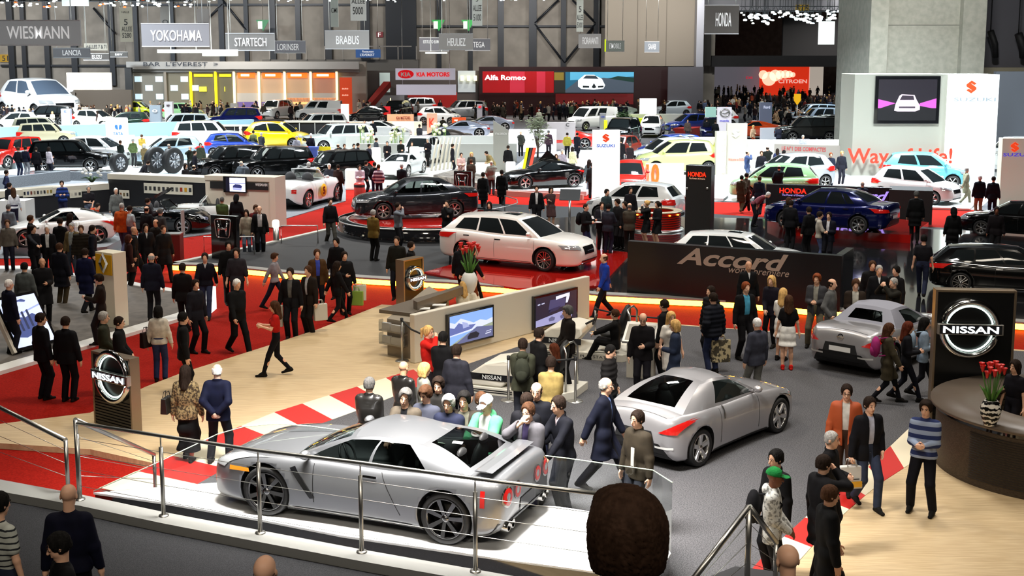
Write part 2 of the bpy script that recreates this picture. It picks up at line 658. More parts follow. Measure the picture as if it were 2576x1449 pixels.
def hand(f,g,i):
 w,el=g['wr%d'%i],g['el%d'%i]
 sx=1 if i==0 else-1
 d=(w-el).normalized()
 curl=g['curl%d'%i]
 nm=g['hn%d'%i]
 nrm=Vector((-sx,0,0))
 if nm in('lean','reach','point','lap','knee','wheel'):
  nrm=Vector((-.25*sx,0,-1))
 if nm in('belly','low','cross','behind'):
  nrm=Vector((0,1 if nm!='behind' else-1,0))
 if nm in('chin','phone','photo'):
  nrm=Vector((-.4*sx,.9,0))
  d=(d+Vector((0,0,.6))).normalized()
 nrm=(nrm-d*nrm.dot(d)).normalized()
 s=d.cross(nrm).normalized()
 th=s if s.dot(Vector((0,-1,.25)))>0 else-s
 pc=w+d*.05
 f.cap(w,w+d*.03,.03,.034,.015)
 Mp=np.array((tuple(s),tuple(nrm),tuple(d)),dtype=f32)
 f.ell(pc+d*.005,(.042,.02,.05),.012,Mp)
 for j in range(4):
  o=w+d*(.092-.006*abs(j-1.3))+th*(.03-.02*j)
  L=(.036,.041,.038,.029)[j]
  c1,c2=curl*.9,curl*1.9
  if nm=='point' and j>0:
   c1,c2=1.2,2.4
  d1=d*math.cos(c1)+nrm*math.sin(c1)
  d2=d*math.cos(c2)+nrm*math.sin(c2)
  a=o+d1*L
  f.cap(o-d*.015,a,.0095,.0088,.004)
  f.cap(a,a+d2*L*.95,.0088,.007,.003)
 t0=w+d*.03+th*.03
 t1=t0+(d*.6+th*.65+nrm*.35).normalized()*.045
 f.cap(t0,t1,.0125,.011,.008)
 f.cap(t1,t1+(d*.9+nrm*.4).normalized()*.032,.011,.0085,.004)
def headp(g,o):
 """point in head axes -> world"""
 return Vector(g['H']@np.asarray(o,f32))+g['head']
def body_field(g,p,h):
 f=Field(*bounds(g),h)
 HM=g['H'].T
 hp=lambda*o:headp(g,o)
 torso(f,g,p,-.012)
 for i in(0,1):
  arm(f,g,i,-.008)
  hand(f,g,i)
  f.cap(g['hip%d'%i],g['knee%d'%i],.078,.054,.03)
  f.cap(g['knee%d'%i],g['ank%d'%i],.054,.036,.02)
  f.cap(g['knee%d'%i]*.62+g['ank%d'%i]*.38+Vector((0,.018,0)),g['knee%d'%i]*.5+g['ank%d'%i]*.5+Vector((0,.015,0)),.046,.044,.03)
  a=g['ank%d'%i]
  f.cap(a+Vector((0,.02,-.045)),a+Vector((0,-.12,-.058)),.024,.018,.02)
 f.cap(g['neck']-g['U']*.03,hp(0,.018,-.06),.058,.052,.025)
 f.ell(hp(0,.016,.03),(.076,.094,.086),.02,HM)
 f.ell(hp(0,-.02,-.04),(.06,.07,.078),.02,HM)
 f.ell(hp(0,-.058,-.098),(.026,.024,.02),.02,HM)
 f.cap(hp(0,-.088,.012),hp(0,-.108,-.028),.009,.014,.012)
 for sx in(1,-1):
  f.ell(hp(sx*.077,.012,-.008),(.011,.021,.031),.006,HM)
  f.ell(hp(sx*.03,-.098,.01),(.019,.017,.012),0,HM,cut=True)
  f.ell(hp(sx*.03,-.076,.01),(.014,.013,.013),.004,HM)
 f.cap(hp(-.02,-.085,-.062),hp(.02,-.085,-.062),.008,.008,.008)
 return f
def hair_field(g,style,h):
 hd=np.array(g['head'])
 f=Field(hd-.36,hd+(.24,.36,.24),h)
 HM=g['H'].T
 hp=lambda*o:headp(g,o)
 e={'buzz':.005,'fringe':.007,'short':.013,'full':.02,'cap':.018,'hood':.03}.get(style,.016)
 f.ell(hp(0,.018,.034),(.076+e,.094+e,.086+e),0,HM)
 f.ell(hp(0,.03,-.02),(.07+e,.075+e,.075+e),.02,HM)
 if style=='full':
  f.ell(hp(.02,-.05,.095),(.055,.05,.03),.03,HM)
 if style in('long','bob','pony','bun','curly'):
  f.ell(hp(0,.02,.03),(.094,.105,.1),.02,HM)
 if style in('long','curly'):
  for sx in(1,-1):
   f.cap(hp(sx*.062,.02,-.03),hp(sx*.07,.045,-.24),.045,.04,.03)
  f.cap(hp(0,.07,-.02),hp(0,.09,-.27),.07,.055,.04)
 if style=='bob':
  for sx in(1,-1):
   f.cap(hp(sx*.065,.02,-.02),hp(sx*.07,.02,-.11),.042,.036,.03)
  f.cap(hp(0,.06,-.02),hp(0,.065,-.1),.075,.06,.04)
 if style=='pony':
  f.cap(hp(0,.11,.05),hp(0,.165,.0),.028,.038,.015)
  f.cap(hp(0,.165,.0),hp(0,.16,-.16),.038,.02,.02)
 if style=='bun':
  f.ell(hp(0,.125,.05),(.045,.045,.045),.015)
 if style=='hood':
  f.cap(hp(0,.05,-.06),hp(0,.07,-.13),.1,.09,.05)
  f.ell(hp(0,-.11,-.02),(.078,.085,.12),0,HM,cut=True)
  return f
 f.ell(hp(0,-.12,-.025),(.08 if style not in('long','bob','curly')else.064,.1,.128),0,HM,cut=True)
 if style not in('long','bob','curly','pony'):
  o,ax,ay=headp(g,(0,0,-.055)),headp(g,(0,0,1))-g['head'],headp(g,(0,1,0))-g['head']
  f.clip(lambda X,Y,Z:-((X-o.x)*ax.x+(Y-o.y)*ax.y+(Z-o.z)*ax.z))
  o2=headp(g,(0,-.015,-.02))
  f.clip(lambda X,Y,Z:np.minimum(-((X-o2.x)*ay.x+(Y-o2.y)*ay.y+(Z-o2.z)*ay.z),-((X-o2.x)*ax.x+(Y-o2.y)*ax.y+(Z-o2.z)*ax.z)))
 if style=='fringe':
  o3,ax=headp(g,(0,0,.048)),headp(g,(0,0,1))-g['head']
  f.clip(lambda X,Y,Z:((X-o3.x)*ax.x+(Y-o3.y)*ax.y+(Z-o3.z)*ax.z))
  ay=headp(g,(0,1,0))-g['head']
  o4=headp(g,(0,-.03,0))
  f.clip(lambda X,Y,Z:-((X-o4.x)*ay.x+(Y-o4.y)*ay.y+(Z-o4.z)*ay.z))
 if style=='cap':
  o3,ax=headp(g,(0,0,.035)),headp(g,(0,0,1))-g['head']
  f.clip(lambda X,Y,Z:-((X-o3.x)*ax.x+(Y-o3.y)*ax.y+(Z-o3.z)*ax.z))
  f.ell(hp(0,-.12,.04),(.07,.075,.008),.008,HM)
 return f
def top_field(g,p,h,style):
 """style: tee, shirt, sweater, jacket, coat, puffer, dress"""
 f=Field(*bounds(g),h)
 e={'tee':.006,'inner':.003,'shirt':.007,'sweater':.014,'jacket':.02,'coat':.024,'puffer':.036,'dress':.008}[style]
 torso(f,g,p,e)
 hem=g['hip'].z+{'tee':-.03,'inner':-.03,'shirt':-.04,'sweater':-.05,'jacket':-.14,'coat':-.38,'puffer':-.12,'dress':-.42}[style]+p.get('hem',0)
 if style in('jacket','puffer','coat','dress','sweater','shirt'):
  wd=p.get('w',1.0)
  X=Vector((1,0,0))
  r={'jacket':.118,'puffer':.13,'coat':.128,'dress':.115,'sweater':.105,'shirt':.102}[style]*wd**.5
  b=Vector((0,g['hip'].y,hem-.02))
  for t in(0,.5,1):
   c=g['hip']*(1-t)+b*t
   f.cap(c-X*.07*wd,c+X*.07*wd,r,r+(.02 if style!='sweater' else 0)*t,.05,(1,1.12,1))
  if style in('coat','dress'):
   for i in(0,1):
    q=g['hip%d'%i].lerp(g['knee%d'%i],.85)
    f.cap(g['hip%d'%i],q,.105,.115,.06)
 for i in(0,1):
  if style in('inner',):
   f.cap(g['sh%d'%i],g['sh%d'%i].lerp(g['el%d'%i],.5),.05,.045,.05)
  elif style=='tee' or(style=='dress' and not p.get('sleeve')):
   f.cap(g['sh%d'%i],g['sh%d'%i].lerp(g['el%d'%i],.62),.052+e,.052+e,.05)
  elif p.get('rolled'):
   arm_end=g['el%d'%i].lerp(g['wr%d'%i],.3)
   f.cap(g['sh%d'%i],g['el%d'%i],.056+e,.048+e,.05)
   f.cap(g['el%d'%i],arm_end,.048+e,.044+e,.02)
  else:
   f.cap(g['sh%d'%i],g['el%d'%i],.051+e,.044+e,.05)
   f.cap(g['el%d'%i],g['wr%d'%i]-(g['wr%d'%i]-g['el%d'%i]).normalized()*.012,.046+e,.036+e*.8,.025)
 if style=='puffer':
  f.F+=(.007*np.cos((f.o[2]+f.h*np.arange(f.n[2],dtype=f32))*2*math.pi/.1))[None,None,:]
 f.clip(lambda X,Y,Z:hem-Z+0*X+0*Y)
 n,U=g['neck'],g['U']
 if style in('jacket','coat','puffer')or p.get('collar'):
  c=n+U*.012
  M=g['M']
  q=f.sub(np.array(c)-.12,np.array(c)+.12,0)
  if q:
   sl,X,Y,Z=q
   x,y,z=X-c.x,Y-c.y,Z-c.z
   x,y,z=[M[i,0]*x+M[i,1]*y+M[i,2]*z for i in range(3)]
   z=z-y*.35
   D=np.sqrt((np.sqrt(x*x+(y*1.05)**2)-.068)**2+(z*.55)**2)-.013
   f.put(sl,D,.008)
 if p.get('hoodup')is not None:
  f.ell(n+U*.0-g['Fv']*.085,(.1,.055,.075),.03)
 op=p.get('open')
 if op and style in('jacket','coat','puffer','shirt','sweater'):
  top,bot=(op if isinstance(op,tuple)else(.075,.0))
  M,c=g['M'],g['hip']
  zt=(n-c).dot(U)+.03
  zb=(.02 if bot==0 else-.3)if not p.get('vee')else zt-p['vee']
  def wedge(X,Y,Z):
   x,y,z=X-c.x,Y-c.y,Z-c.z
   x,y,z=[M[i,0]*x+M[i,1]*y+M[i,2]*z for i in range(3)]
   t=np.clip((z-zb)/(zt-zb),0,1)
   wv=np.where(z<zb,bot if bot else-.01,bot+(top-bot)*t)
   return np.minimum(wv-np.abs(x),np.maximum(-.015-y,-1))
  f.clip(wedge)
 return f
def legs_field(g,p,h,style='trousers'):
 f=Field(*bounds(g),h)
 wd=p.get('w',1.0)
 X=Vector((1,0,0))
 e={'trousers':.016,'jeans':.012,'slim':.004,'baggy':.03}.get(style,.012)
 if style in('skirt','longskirt'):
  L=.42 if style=='skirt' else.78
  for t in(0,.5,1):
   c=g['hip']+Vector((0,0,.06-t*L))
   f.cap(c-X*.07*wd,c+X*.07*wd,.1+.045*t,.1+.045*t,.06,(1,1.15,1))
  for i in(0,1):
   f.cap(g['hip%d'%i],g['hip%d'%i].lerp(g['knee%d'%i],.9),.1,.105,.06)
   if style=='longskirt':
    f.cap(g['knee%d'%i],g['ank%d'%i].lerp(g['knee%d'%i],.2),.11,.125,.09)
  z=g['hip'].z+.06-L
  f.clip(lambda X_,Y,Z:z-Z+0*X_+0*Y)
  return f
 f.cap(g['hip']-X*.062*wd,g['hip']+X*.062*wd,.112*wd**.5,.112*wd**.5,.03,(1,1.25,1))
 f.cap(g['hip']+g['U']*.08-X*.05,g['hip']+g['U']*.08+X*.05,.106,.106,.05,(1,1.2,1))
 for i in(0,1):
  f.cap(g['hip%d'%i],g['knee%d'%i],.084+e*.7,.058+e,.03)
  a=g['ank%d'%i]
  f.cap(g['knee%d'%i],a+(g['knee%d'%i]-a).normalized()*.01,.058+e,(.048 if style!='slim' else.042)+e,.02)
 return f
def shoe_field(g,i,h,heel=False):
 a=g['ank%d'%i]
 k=g['knee%d'%i]
 f=Field(np.array(a)-(.1,.24,.11),np.array(a)+(.1,.14,.06),h)
 up=1 if a.z>.11 else 0
 dz=-.06 if not up else-.045
 toe=a+Vector((0,-.165,dz-.005+(-.03 if up else 0)))
 hl=a+Vector((0,.05,dz+(.015 if up else 0)))
 f.cap(hl,toe,.036,.031,.02,(.95,1,1.1))
 f.cap(a+Vector((0,.015,-.005)),a+Vector((0,-.07,-.035)),.05,.04,.03)
 z0=a.z-.085
 if not up:
  f.clip(lambda X,Y,Z:z0-Z+0*X+0*Y)
 return f
_PM={}
SKIN={'l':cl('e6b496'),'m':cl('cf9a7a'),'d':cl('7a4a34'),'p':cl('e0b9a4')}
HAIRC={'black':'0d0b0a','dark':'1d130d','brown':'3a2415','blond':'b8925a','grey':'8d8a86','white':'cfccc8','red':'6b3318','dgrey':'4c4a48'}
def skinm(k):
 return mat('skin_'+k,SKIN[k],.5,spec=.35)
def hairm(k):
 return noisy('hair_'+k,cl(HAIRC.get(k,k)),tuple(min(1,x*1.7+.004)for x in cl(HAIRC.get(k,k))),40,.8,4,stretch=(1,1,.25),spec=.12,bump=.4)
def field_mesh(name,f):
 V,Q=f.nets()
 if name=='hair' and f.h<.013 and len(V):
  c=V.mean(0)
  d=V-c
  d/=np.linalg.norm(d,axis=1)[:,None]+1e-6
  t=np.random.RandomState(1).rand(len(V))-.3
  V=V+d*(t*min(.006,f.h*.7)).astype(f32)[:,None]
 return npmesh(name,V,Q)
GEO=('legs','stride','arms','lean','yaw','pitch','roll','w','fat','bust','top','bot','hair','open','inner','hem','rolled','collar','hoodup','vee','seat','glasses','sleeve','simple','tie')
def parts_of(p,h):
 key=(h,)+tuple((k,p.get(k))for k in GEO)
 if key in _PM:
  return _PM[key]
 g=skel(p)
 out=[]
 fine=h<.013
 out.append(('body','skin',field_mesh('body',body_field(g,p,h))))
 ts=p.get('top','jacket')
 out.append((TOPNAME.get(ts,ts),'top',field_mesh(ts,top_field(g,p,h,ts))))
 if p.get('inner'):
  q=dict(p)
  q['open']=None
  q['collar']=None
  q['hoodup']=None
  out.append(('shirt','inner',field_mesh('shirt',top_field(g,q,h,'inner'))))
 bs=p.get('bot','trousers')
 if bs!='none':
  out.append(('skirt' if 'skirt' in bs else('jeans' if bs=='jeans' else 'trousers'),'bot',field_mesh('trousers',legs_field(g,p,h,bs))))
 if p.get('hair','short')!='bald':
  out.append(({'cap':'cap','hood':'hood'}.get(p.get('hair'),'hair'),'hair',field_mesh('hair',hair_field(g,p.get('hair','short'),min(h,.012 if h<.02 else h)))))
 if p.get('legs')!='hidden':
  for i in(0,1):
   out.append(('shoe','shoe',field_mesh('shoe',shoe_field(g,i,h))))
 if fine:
  HM=Matrix([list(r)for r in g['H'].tolist()])
  for sx in(1,-1):
   b=MB().ell(headp(g,(sx*.03,-.0875,.01)),(.011,.006,.0065),8,HM)
   out.append(('eye','eye',b.mesh('eye')))
   b=MB().tube([headp(g,(sx*.012,-.099,.028)),headp(g,(sx*.03,-.096,.035)),headp(g,(sx*.048,-.082,.03))],.0045,6)
   out.append(('eyebrow','brow',b.mesh('eyebrow')))
  b=MB().ell(headp(g,(0,-.0895,-.064)),(.021,.006,.006),8,HM)
  out.append(('mouth','lip',b.mesh('mouth')))
  if p.get('glasses'):
   b=MB()
   for sx in(1,-1):
    c=headp(g,(sx*.032,-.104,.008))
    ax,az=headp(g,(1,0,0))-g['head'],headp(g,(0,0,1))-g['head']
    b.tube([c+ax*(.021*math.cos(t))+az*(.016*math.sin(t))for t in[2*math.pi*k/10 for k in range(10)]],.0025,5,closed=True)
    b.tube([headp(g,(sx*.054,-.1,.01)),headp(g,(sx*.08,.01,.01))],.0025,5)
   b.tube([headp(g,(-.011,-.106,.01)),headp(g,(.011,-.106,.01))],.0025,5)
   out.append(('glasses','specs',b.mesh('glasses')))
  if p.get('tie'):
   c0=g['neck']+g['Fv']*.075-g['U']*.03
   c1=g['chest']+g['Fv']*.118
   c2=g['waist']+g['Fv']*.118
   b=MB().tube([c0,c1,c2],[.012,.02,.022],8)
   out.append(('necktie','tie',b.mesh('necktie')))
 _PM[key]=out
 return out
TOPNAME={'tee':'t_shirt','puffer':'padded_jacket'}
_pn=[0]
def person(label,loc,h=180,ht=1.75,vox=.011,**p):
 """loc = point on the floor; h = heading (0 faces the camera, 90 = +x, 180 = away)"""
 r=empty('person',loc,R(h),label,'person',p.get('group'))
 s=ht/1.75
 r.scale=(s,s,s)
 ms={'skin':skinm(p.get('skin','l')),'hair':hairm(p.get('hc','dark'))if p.get('hair')not in('cap','hood')else cloth(p.get('hc','222222')),'shoe':cloth(p.get('sc','141210')),'eye':mat('eye_dark',(.02,.015,.012),.2),'brow':hairm('dark'),'lip':mat('lips',cl('9a5748'),.5),'specs':blackg}
 for k,d in(('top','16161a'),('bot','15151a'),('inner','b8b8bc'),('tie','202a4a')):
  c=p.get({'top':'tc','bot':'bc','inner':'ic','tie':'tiec'}[k],d)
  ms[k]=c if isinstance(c,bpy.types.Material)else cloth(c)
 for nm,mk,me in parts_of(p,vox):
  if len(me.polygons):
   addobj(nm,me,r,ms[mk])
 return r
def simple_mesh(p,h):
 """one joined mesh with five slots: skin, top, bottom, hair, shoes"""
 key=('simple',h)+tuple((k,p.get(k))for k in GEO)
 if key in _PM:
  return _PM[key]
 g=skel(p)
 Vs,Qs,mi,o=[],[],[],0
 fl=[(0,body_field(g,p,h)),(1,top_field(g,p,h,p.get('top','jacket'))),(2,legs_field(g,p,h,p.get('bot','trousers')))]
 if p.get('hair','short')!='bald':
  fl.append((3,hair_field(g,p.get('hair','short'),h*.7)))
 for m,f in fl:
  V,Q=f.nets()
  Vs.append(V)
  Qs.append(Q+o)
  mi+=[m]*len(Q)
  o+=len(V)
 me=npmesh('person',np.concatenate(Vs),np.concatenate(Qs),True,mi)
 for x in('l',)*4:
  me.materials.append(skinm(x))
 _PM[key]=me
 return me
def far_person(label,loc,h,ht,tc,bc,hc='dark',skin='l',group=None,vox=.03,**p):
 me=simple_mesh(p,vox)
 o=bpy.data.objects.new('person',me)
 COL.objects.link(o)
 o.location=loc
 o.rotation_euler=(0,0,R(h))
 o.scale=(ht/1.75,)*3
 for k,m in enumerate((skinm(skin),cloth(tc),cloth(bc),hairm(hc))):
  o.material_slots[k].link='OBJECT'
  o.material_slots[k].material=m
 return tag(o,label,'person',group)
 # ------------------------------------------------------------------ cars
def spl(pts,x):
 """monotone cubic through (x, y) points"""
 xs=np.array([p[0]for p in pts],float)
 ys=np.array([p[1]for p in pts],float)
 x=np.clip(np.asarray(x,float),xs[0],xs[-1])
 d=np.diff(ys)/np.diff(xs)
 m=np.concatenate([[d[0]],np.where(d[:-1]*d[1:]>0,2*d[:-1]*d[1:]/(d[:-1]+d[1:]+1e-12),0),[d[-1]]])
 i=np.clip(np.searchsorted(xs,x)-1,0,len(xs)-2)
 h=xs[i+1]-xs[i]
 t=(x-xs[i])/h
 return(2*t**3-3*t**2+1)*ys[i]+(t**3-2*t**2+t)*h*m[i]+(-2*t**3+3*t**2)*ys[i+1]+(t**3-t**2)*h*m[i+1]
class Car:
 def __init__(s,**k):
  s.__dict__.update(dict(bev=.93,tuck=.94,nst=64,cabin=True,bulge=.035,bow=.1,crown=.035,arch=1.07,win=None,deep=.42,rimk='spoke',spokes=5,roofw=.66,sill='paint',endr=.16))
  s.__dict__.update(k)
  s.parts=[]
  # ---- lower body
 def surf(s,xs):
  W=s.W/2
  w=spl(s.plan,xs)*W
  for ax in(s.wb/2,-s.wb/2):
   w=w+s.__dict__.get('flare',.015)*np.exp(-((xs-ax)/(s.wr*1.15))**4)
  zt,zb=spl(s.top,xs),spl(s.bottom,xs)
  return w,zt,zb
 def section(s,w,zt,zb,cab):
  h=zt-zb
  sh=s.__dict__.get('shw',.9)
  p=[(0,zb),(.9*w,zb),(.965*w,zb+min(.05,.2*h)),(.985*w,zb+.22*h),(w,zb+.5*h),(.985*w,zb+.74*h),(s.tuck*w,zb+.9*h),(sh*w-.01,zt-.01),(sh*w*.9,zt),(sh*w*.86 if cab else.45*w,zt+(0 if cab else s.crown*.75)),(sh*w*.84 if cab else.2*w,zt-s.deep if cab else zt+s.crown*.97),(0,zt-s.deep if cab else zt+s.crown)]
  return p
 def lower(s):
  L0,L1=s.bottom[0][0],s.bottom[-1][0]
  e=np.linspace(0,1,7)[:-1]**1.8*.3
  xs=np.concatenate([L0+e,np.linspace(L0+.3,L1-.3,s.nst),(L1-e)[::-1]])
  if s.cabin:
   cuts=[s.C[0]+.03,s.C[0]+.1,s.A[0]-.12,s.A[0]-.05]
   xs=np.sort(np.concatenate([xs,cuts]))
  w,zt,zb=s.surf(xs)
  rows,cabs=[],[]
  for i,x in enumerate(xs):
   cab=s.cabin and s.C[0]+.06<x<s.A[0]-.08
   cabs.append(cab)
   pr=s.section(w[i],zt[i],zb[i],cab)
   d=np.array(pr)
   q=np.concatenate([d[:1],(d[:-1]*.5+d[1:]*.5),d[-1:]])if False else d
   dense=[q[0]]
   for a in range(len(q)-1):
    p0,p1,p2,p3=q[max(a-1,0)],q[a],q[a+1],q[min(a+2,len(q)-1)]
    lin=a in(0,7,8,9,10)and cab or a==0
    for t in((.5,1)if a>1 else(1,)):
     if lin:
      dense.append(p1+(p2-p1)*t)
     else:
      dense.append(.5*((2*p1)+(-p0+p2)*t+(2*p0-5*p1+4*p2-p3)*t*t+(-p0+3*p1-3*p2+p3)*t**3))
   rows.append(dense)
  n=len(rows[0])
  V,F,MI=[],[],[]
  ring=2*n-2
  for i,x in enumerate(xs):
   left=[(x,y,z)for y,z in rows[i]]
   right=[(x,-y,z)for y,z in rows[i][1:-1]][::-1]
   V+=left+right
  for i in range(len(xs)-1):
   for j in range(ring):
    k=(j+1)%ring
    F.append((i*ring+j,i*ring+k,(i+1)*ring+k,(i+1)*ring+j))
    jj=j if j<n-1 else ring-1-j
    MI.append(2 if(cabs[i]or cabs[i+1])and jj>=n-6 and(cabs[i]and cabs[i+1]or jj>=n-4)else(1 if jj==0 else 0))
  for i,rev in((0,True),(len(xs)-1,False)):
   c=len(V)
   V.append((xs[i],0,sum(v[2]for v in V[i*ring:(i+1)*ring])/ring))
   for j in range(ring):
    k=(j+1)%ring
    F.append((c,i*ring+k,i*ring+j)if rev else(c,i*ring+j,i*ring+k))
    MI.append(0)
  me=bpy.data.meshes.new('body')
  me.from_pydata([tuple(map(float,v))for v in V],[],F)
  me.update()
  me.polygons.foreach_set('material_index',MI)
  me.polygons.foreach_set('use_smooth',[True]*len(F))
  return me
 def cutarches(s,me):
  me.materials.append(blackm)
  me.materials.append(blackm)
  me.materials.append(darkin)
  o=bpy.data.objects.new('t',me)
  COL.objects.link(o)
  b=MB()
  b.cur=1
  r=s.wr*s.arch+.03
  for sx in(1,-1):
   for sy in(1,-1):
    y0,y1=sy*(s.W/2-.36),sy*(s.W/2+.3)
    c=(sx*s.wb/2,0,s.wr+.01)
    b.lathe([(0,min(y0,y1)),(r,min(y0,y1)),(r,max(y0,y1)),(0,max(y0,y1))],28,c,'y',False)
  cm=b.mesh('cut')
  cm.materials.append(blackm)
  cm.materials.append(blackm)
  import bmesh
  bm=bmesh.new()
  bm.from_mesh(cm)
  bmesh.ops.remove_doubles(bm,verts=bm.verts,dist=1e-5)
  bmesh.ops.recalc_face_normals(bm,faces=bm.faces)
  bm.to_mesh(cm)
  bm.from_mesh
  bm.free()
  bm=bmesh.new()
  bm.from_mesh(me)
  bmesh.ops.remove_doubles(bm,verts=bm.verts,dist=1e-5)
  bmesh.ops.recalc_face_normals(bm,faces=bm.faces)
  bm.to_mesh(me)
  bm.free()
  co=bpy.data.objects.new('cut',cm)
  COL.objects.link(co)
  md=o.modifiers.new('b','BOOLEAN')
  md.operation='DIFFERENCE'
  md.object=co
  md.solver='EXACT'
  dg=bpy.context.evaluated_depsgraph_get()
  out=bpy.data.meshes.new_from_object(o.evaluated_get(dg))
  out.name='body'
  bpy.data.objects.remove(o)
  bpy.data.objects.remove(co)
  n=len(out.polygons)
  mi=np.zeros(n,np.int32)
  out.polygons.foreach_get('material_index',mi)
  out.polygons.foreach_set('use_smooth',mi!=1)
  out.materials.clear()
  for m in(blackm,blackm,darkin):
   out.materials.append(m)
  out.polygons.foreach_set('material_index',mi)
  return out
  # ---- greenhouse
 def side(s,a,t):
  """a 0 (windscreen) .. 1 (rear); t 0 belt .. 1 roof"""
  Ax,At,Ct,Cx=s.A[0],s.A[1],s.C[1],s.C[0]
  xb=Ax+(Cx-Ax)*a
  w,zt,zb=s.surf(np.array([xb]))
  yb,zbelt=float(w[0])*s.__dict__.get('shw',.9)*.97,float(zt[0])-.012
  xr=At+(Ct-At)*a
  rz=spl(s.roof,np.array([xr]))[0]
  yr=s.W/2*(s.roofw-s.__dict__.get('rtaper',.06)*a)
  k=4*t*(1-t)
  cx=s.__dict__.get('cbow',0)*a*k
  return Vector((xb+(xr-xb)*t+s.__dict__.get('abow',.05)*(1-a)*k+cx,yb+(yr-yb)*t+s.bulge*k,zbelt+(rz-zbelt)*t+s.__dict__.get('czb',0)*a*k))
 def patch(s,kind,a,b):
  """a across 0..1 (left to right), b along"""
  if kind=='L':
   return s.side(a,b)
  if kind=='R':
   p=s.side(a,b)
   return Vector((p.x,-p.y,p.z))
  v=1-2*a
  q=1-v*v
  if kind=='front':
   E=s.side(0,b)
   return Vector((E.x+s.bow*q,E.y*v,E.z+s.crown*q*b+.02*q*(1-b)))
  if kind=='roof':
   E=s.side(b,1)
   return Vector((E.x+s.bow*q*max(0,1-b*2.5)**2-s.bow*.6*q*max(0,(b-.6)*2.5)**2,E.y*v,E.z+s.crown*q))
  E=s.side(1,b)
  return Vector((E.x-s.bow*.6*q,E.y*v,E.z+s.crown*q*b+.02*q*(1-b)))
 def grid(s,kind,rects,na,nb):
  """splits a patch into body faces and one face list per window rectangle"""
  A=sorted(set([i/na for i in range(na+1)]+[r[0]for r in rects]+[r[1]for r in rects]))
  B=sorted(set([i/nb for i in range(nb+1)]+[r[2]for r in rects]+[r[3]for r in rects]))
  V=[s.patch(kind,a,b)for b in B for a in A]
  n=len(A)
  body,wins=[],[[]for _ in rects]
  for j in range(len(B)-1):
   for i in range(n-1):
    f=(j*n+i,j*n+i+1,(j+1)*n+i+1,(j+1)*n+i)
    if kind in('L','rear'):
     f=f[::-1]
    ca,cb=(A[i]+A[i+1])/2,(B[j]+B[j+1])/2
    for k,r in enumerate(rects):
     if r[0]<ca<r[1]and r[2]<cb<r[3]:
      wins[k].append(f)
      break
    else:
     body.append(f)
  return V,body,wins
 def house(s):
  sw=s.win or[(.1,.46,.08,.9),(.5,.84,.08,.9)]
  bV,bF=[],[]
  for kind,rects,na,nb in(('L',sw,14,6),('R',sw,14,6),('front',[s.__dict__.get('wf',(.07,.93,.05,.92))],12,8),('rear',[s.__dict__.get('wr_',(.1,.9,.14,.9))],12,8),('roof',s.__dict__.get('sun',[]),12,12)):
   V,body,wins=s.grid(kind,rects,na,nb)
   o=len(bV)
   bV+=V
   bF+=[tuple(i+o for i in f)for f in body]
   for k,w in enumerate(wins):
    use=sorted({i for f in w for i in f})
    mp={u:q for q,u in enumerate(use)}
    me=npmesh('window',[V[u]for u in use],[tuple(mp[i]for i in f)for f in w])
    nm={'L':'side_window','R':'side_window','front':'windscreen','rear':'rear_window','roof':'sunroof'}[kind]
    if not(kind=='rear' and s.__dict__.get('norear')):
     s.parts.append((nm,'glass',me,None))
  me=npmesh('cabin_shell',bV,bF)
  me.materials.append(blackm)
  s.parts.append(('roof','roof' if s.__dict__.get('roofmat')else 'paint',me,None))
  # ---- things stuck to the skin
 def prep(s,me):
  s.bvh=BVHTree.FromPolygons([v.co for v in me.vertices],[tuple(p.vertices)for p in me.polygons])
 def hit(s,view,a,b):
  o,d={'front':(Vector((9,a,b)),Vector((-1,0,0))),'rear':(Vector((-9,a,b)),Vector((1,0,0))),'left':(Vector((a,9,b)),Vector((0,-1,0))),'right':(Vector((a,-9,b)),Vector((0,1,0))),'top':(Vector((a,b,9)),Vector((0,0,-1)))}[view]
  p,n,i,_=s.bvh.ray_cast(o,d)
  return p,(n if n is None or n.dot(d)<0 else-n)
 def decal(s,name,mk,view,quad,off=.008,n=(8,4),mirror=True):
  """quad of view coordinates (front/rear: y,z; left: x,z; top: x,y) laid on the body"""
  for my in((1,-1)if mirror else(1,)):
   V,ok=[],[]
   vw=view if not(view=='left' and my<0)else 'right'
   for j in range(n[1]+1):
    for i in range(n[0]+1):
     u,v=i/n[0],j/n[1]
     a=[(quad[0][k]*(1-u)+quad[1][k]*u)*(1-v)+(quad[3][k]*(1-u)+quad[2][k]*u)*v for k in(0,1)]
     if view in('front','rear'):
      a[0]*=my
     if view=='top':
      a[1]*=my
     p,nn=s.hit(vw,*a)
     ok.append(p is not None)
     V.append(p+nn*off if p is not None else Vector((0,0,0)))
   m=n[0]+1
   F=[]
   for j in range(n[1]):
    for i in range(n[0]):
     f=(j*m+i,j*m+i+1,(j+1)*m+i+1,(j+1)*m+i)
     if all(ok[q]for q in f):
      F.append(f)
   if F:
    s.parts.append((name,mk,npmesh(name,V,F),None))
 def disc(s,name,mk,view,c,r,off=.012,n=16,mirror=True,r0=0):
  for my in((1,-1)if mirror else(1,)):
   V,F=[],[]
   for k,rr in enumerate((r0 or.001,(r0+r)/2,r)):
    for i in range(n):
     t=2*math.pi*i/n
     p,nn=s.hit(view,(c[0]+rr*math.cos(t))*my,c[1]+rr*math.sin(t))
     if p is None:
      return
     V.append(p+nn*off)
     if k:
      F.append(((k-1)*n+i,(k-1)*n+(i+1)%n,k*n+(i+1)%n,k*n+i))
   s.parts.append((name,mk,npmesh(name,V,F),None))
 def add(s,name,mk,mb,loc=None):
  s.parts.append((name,mk,mb.mesh(name),loc))
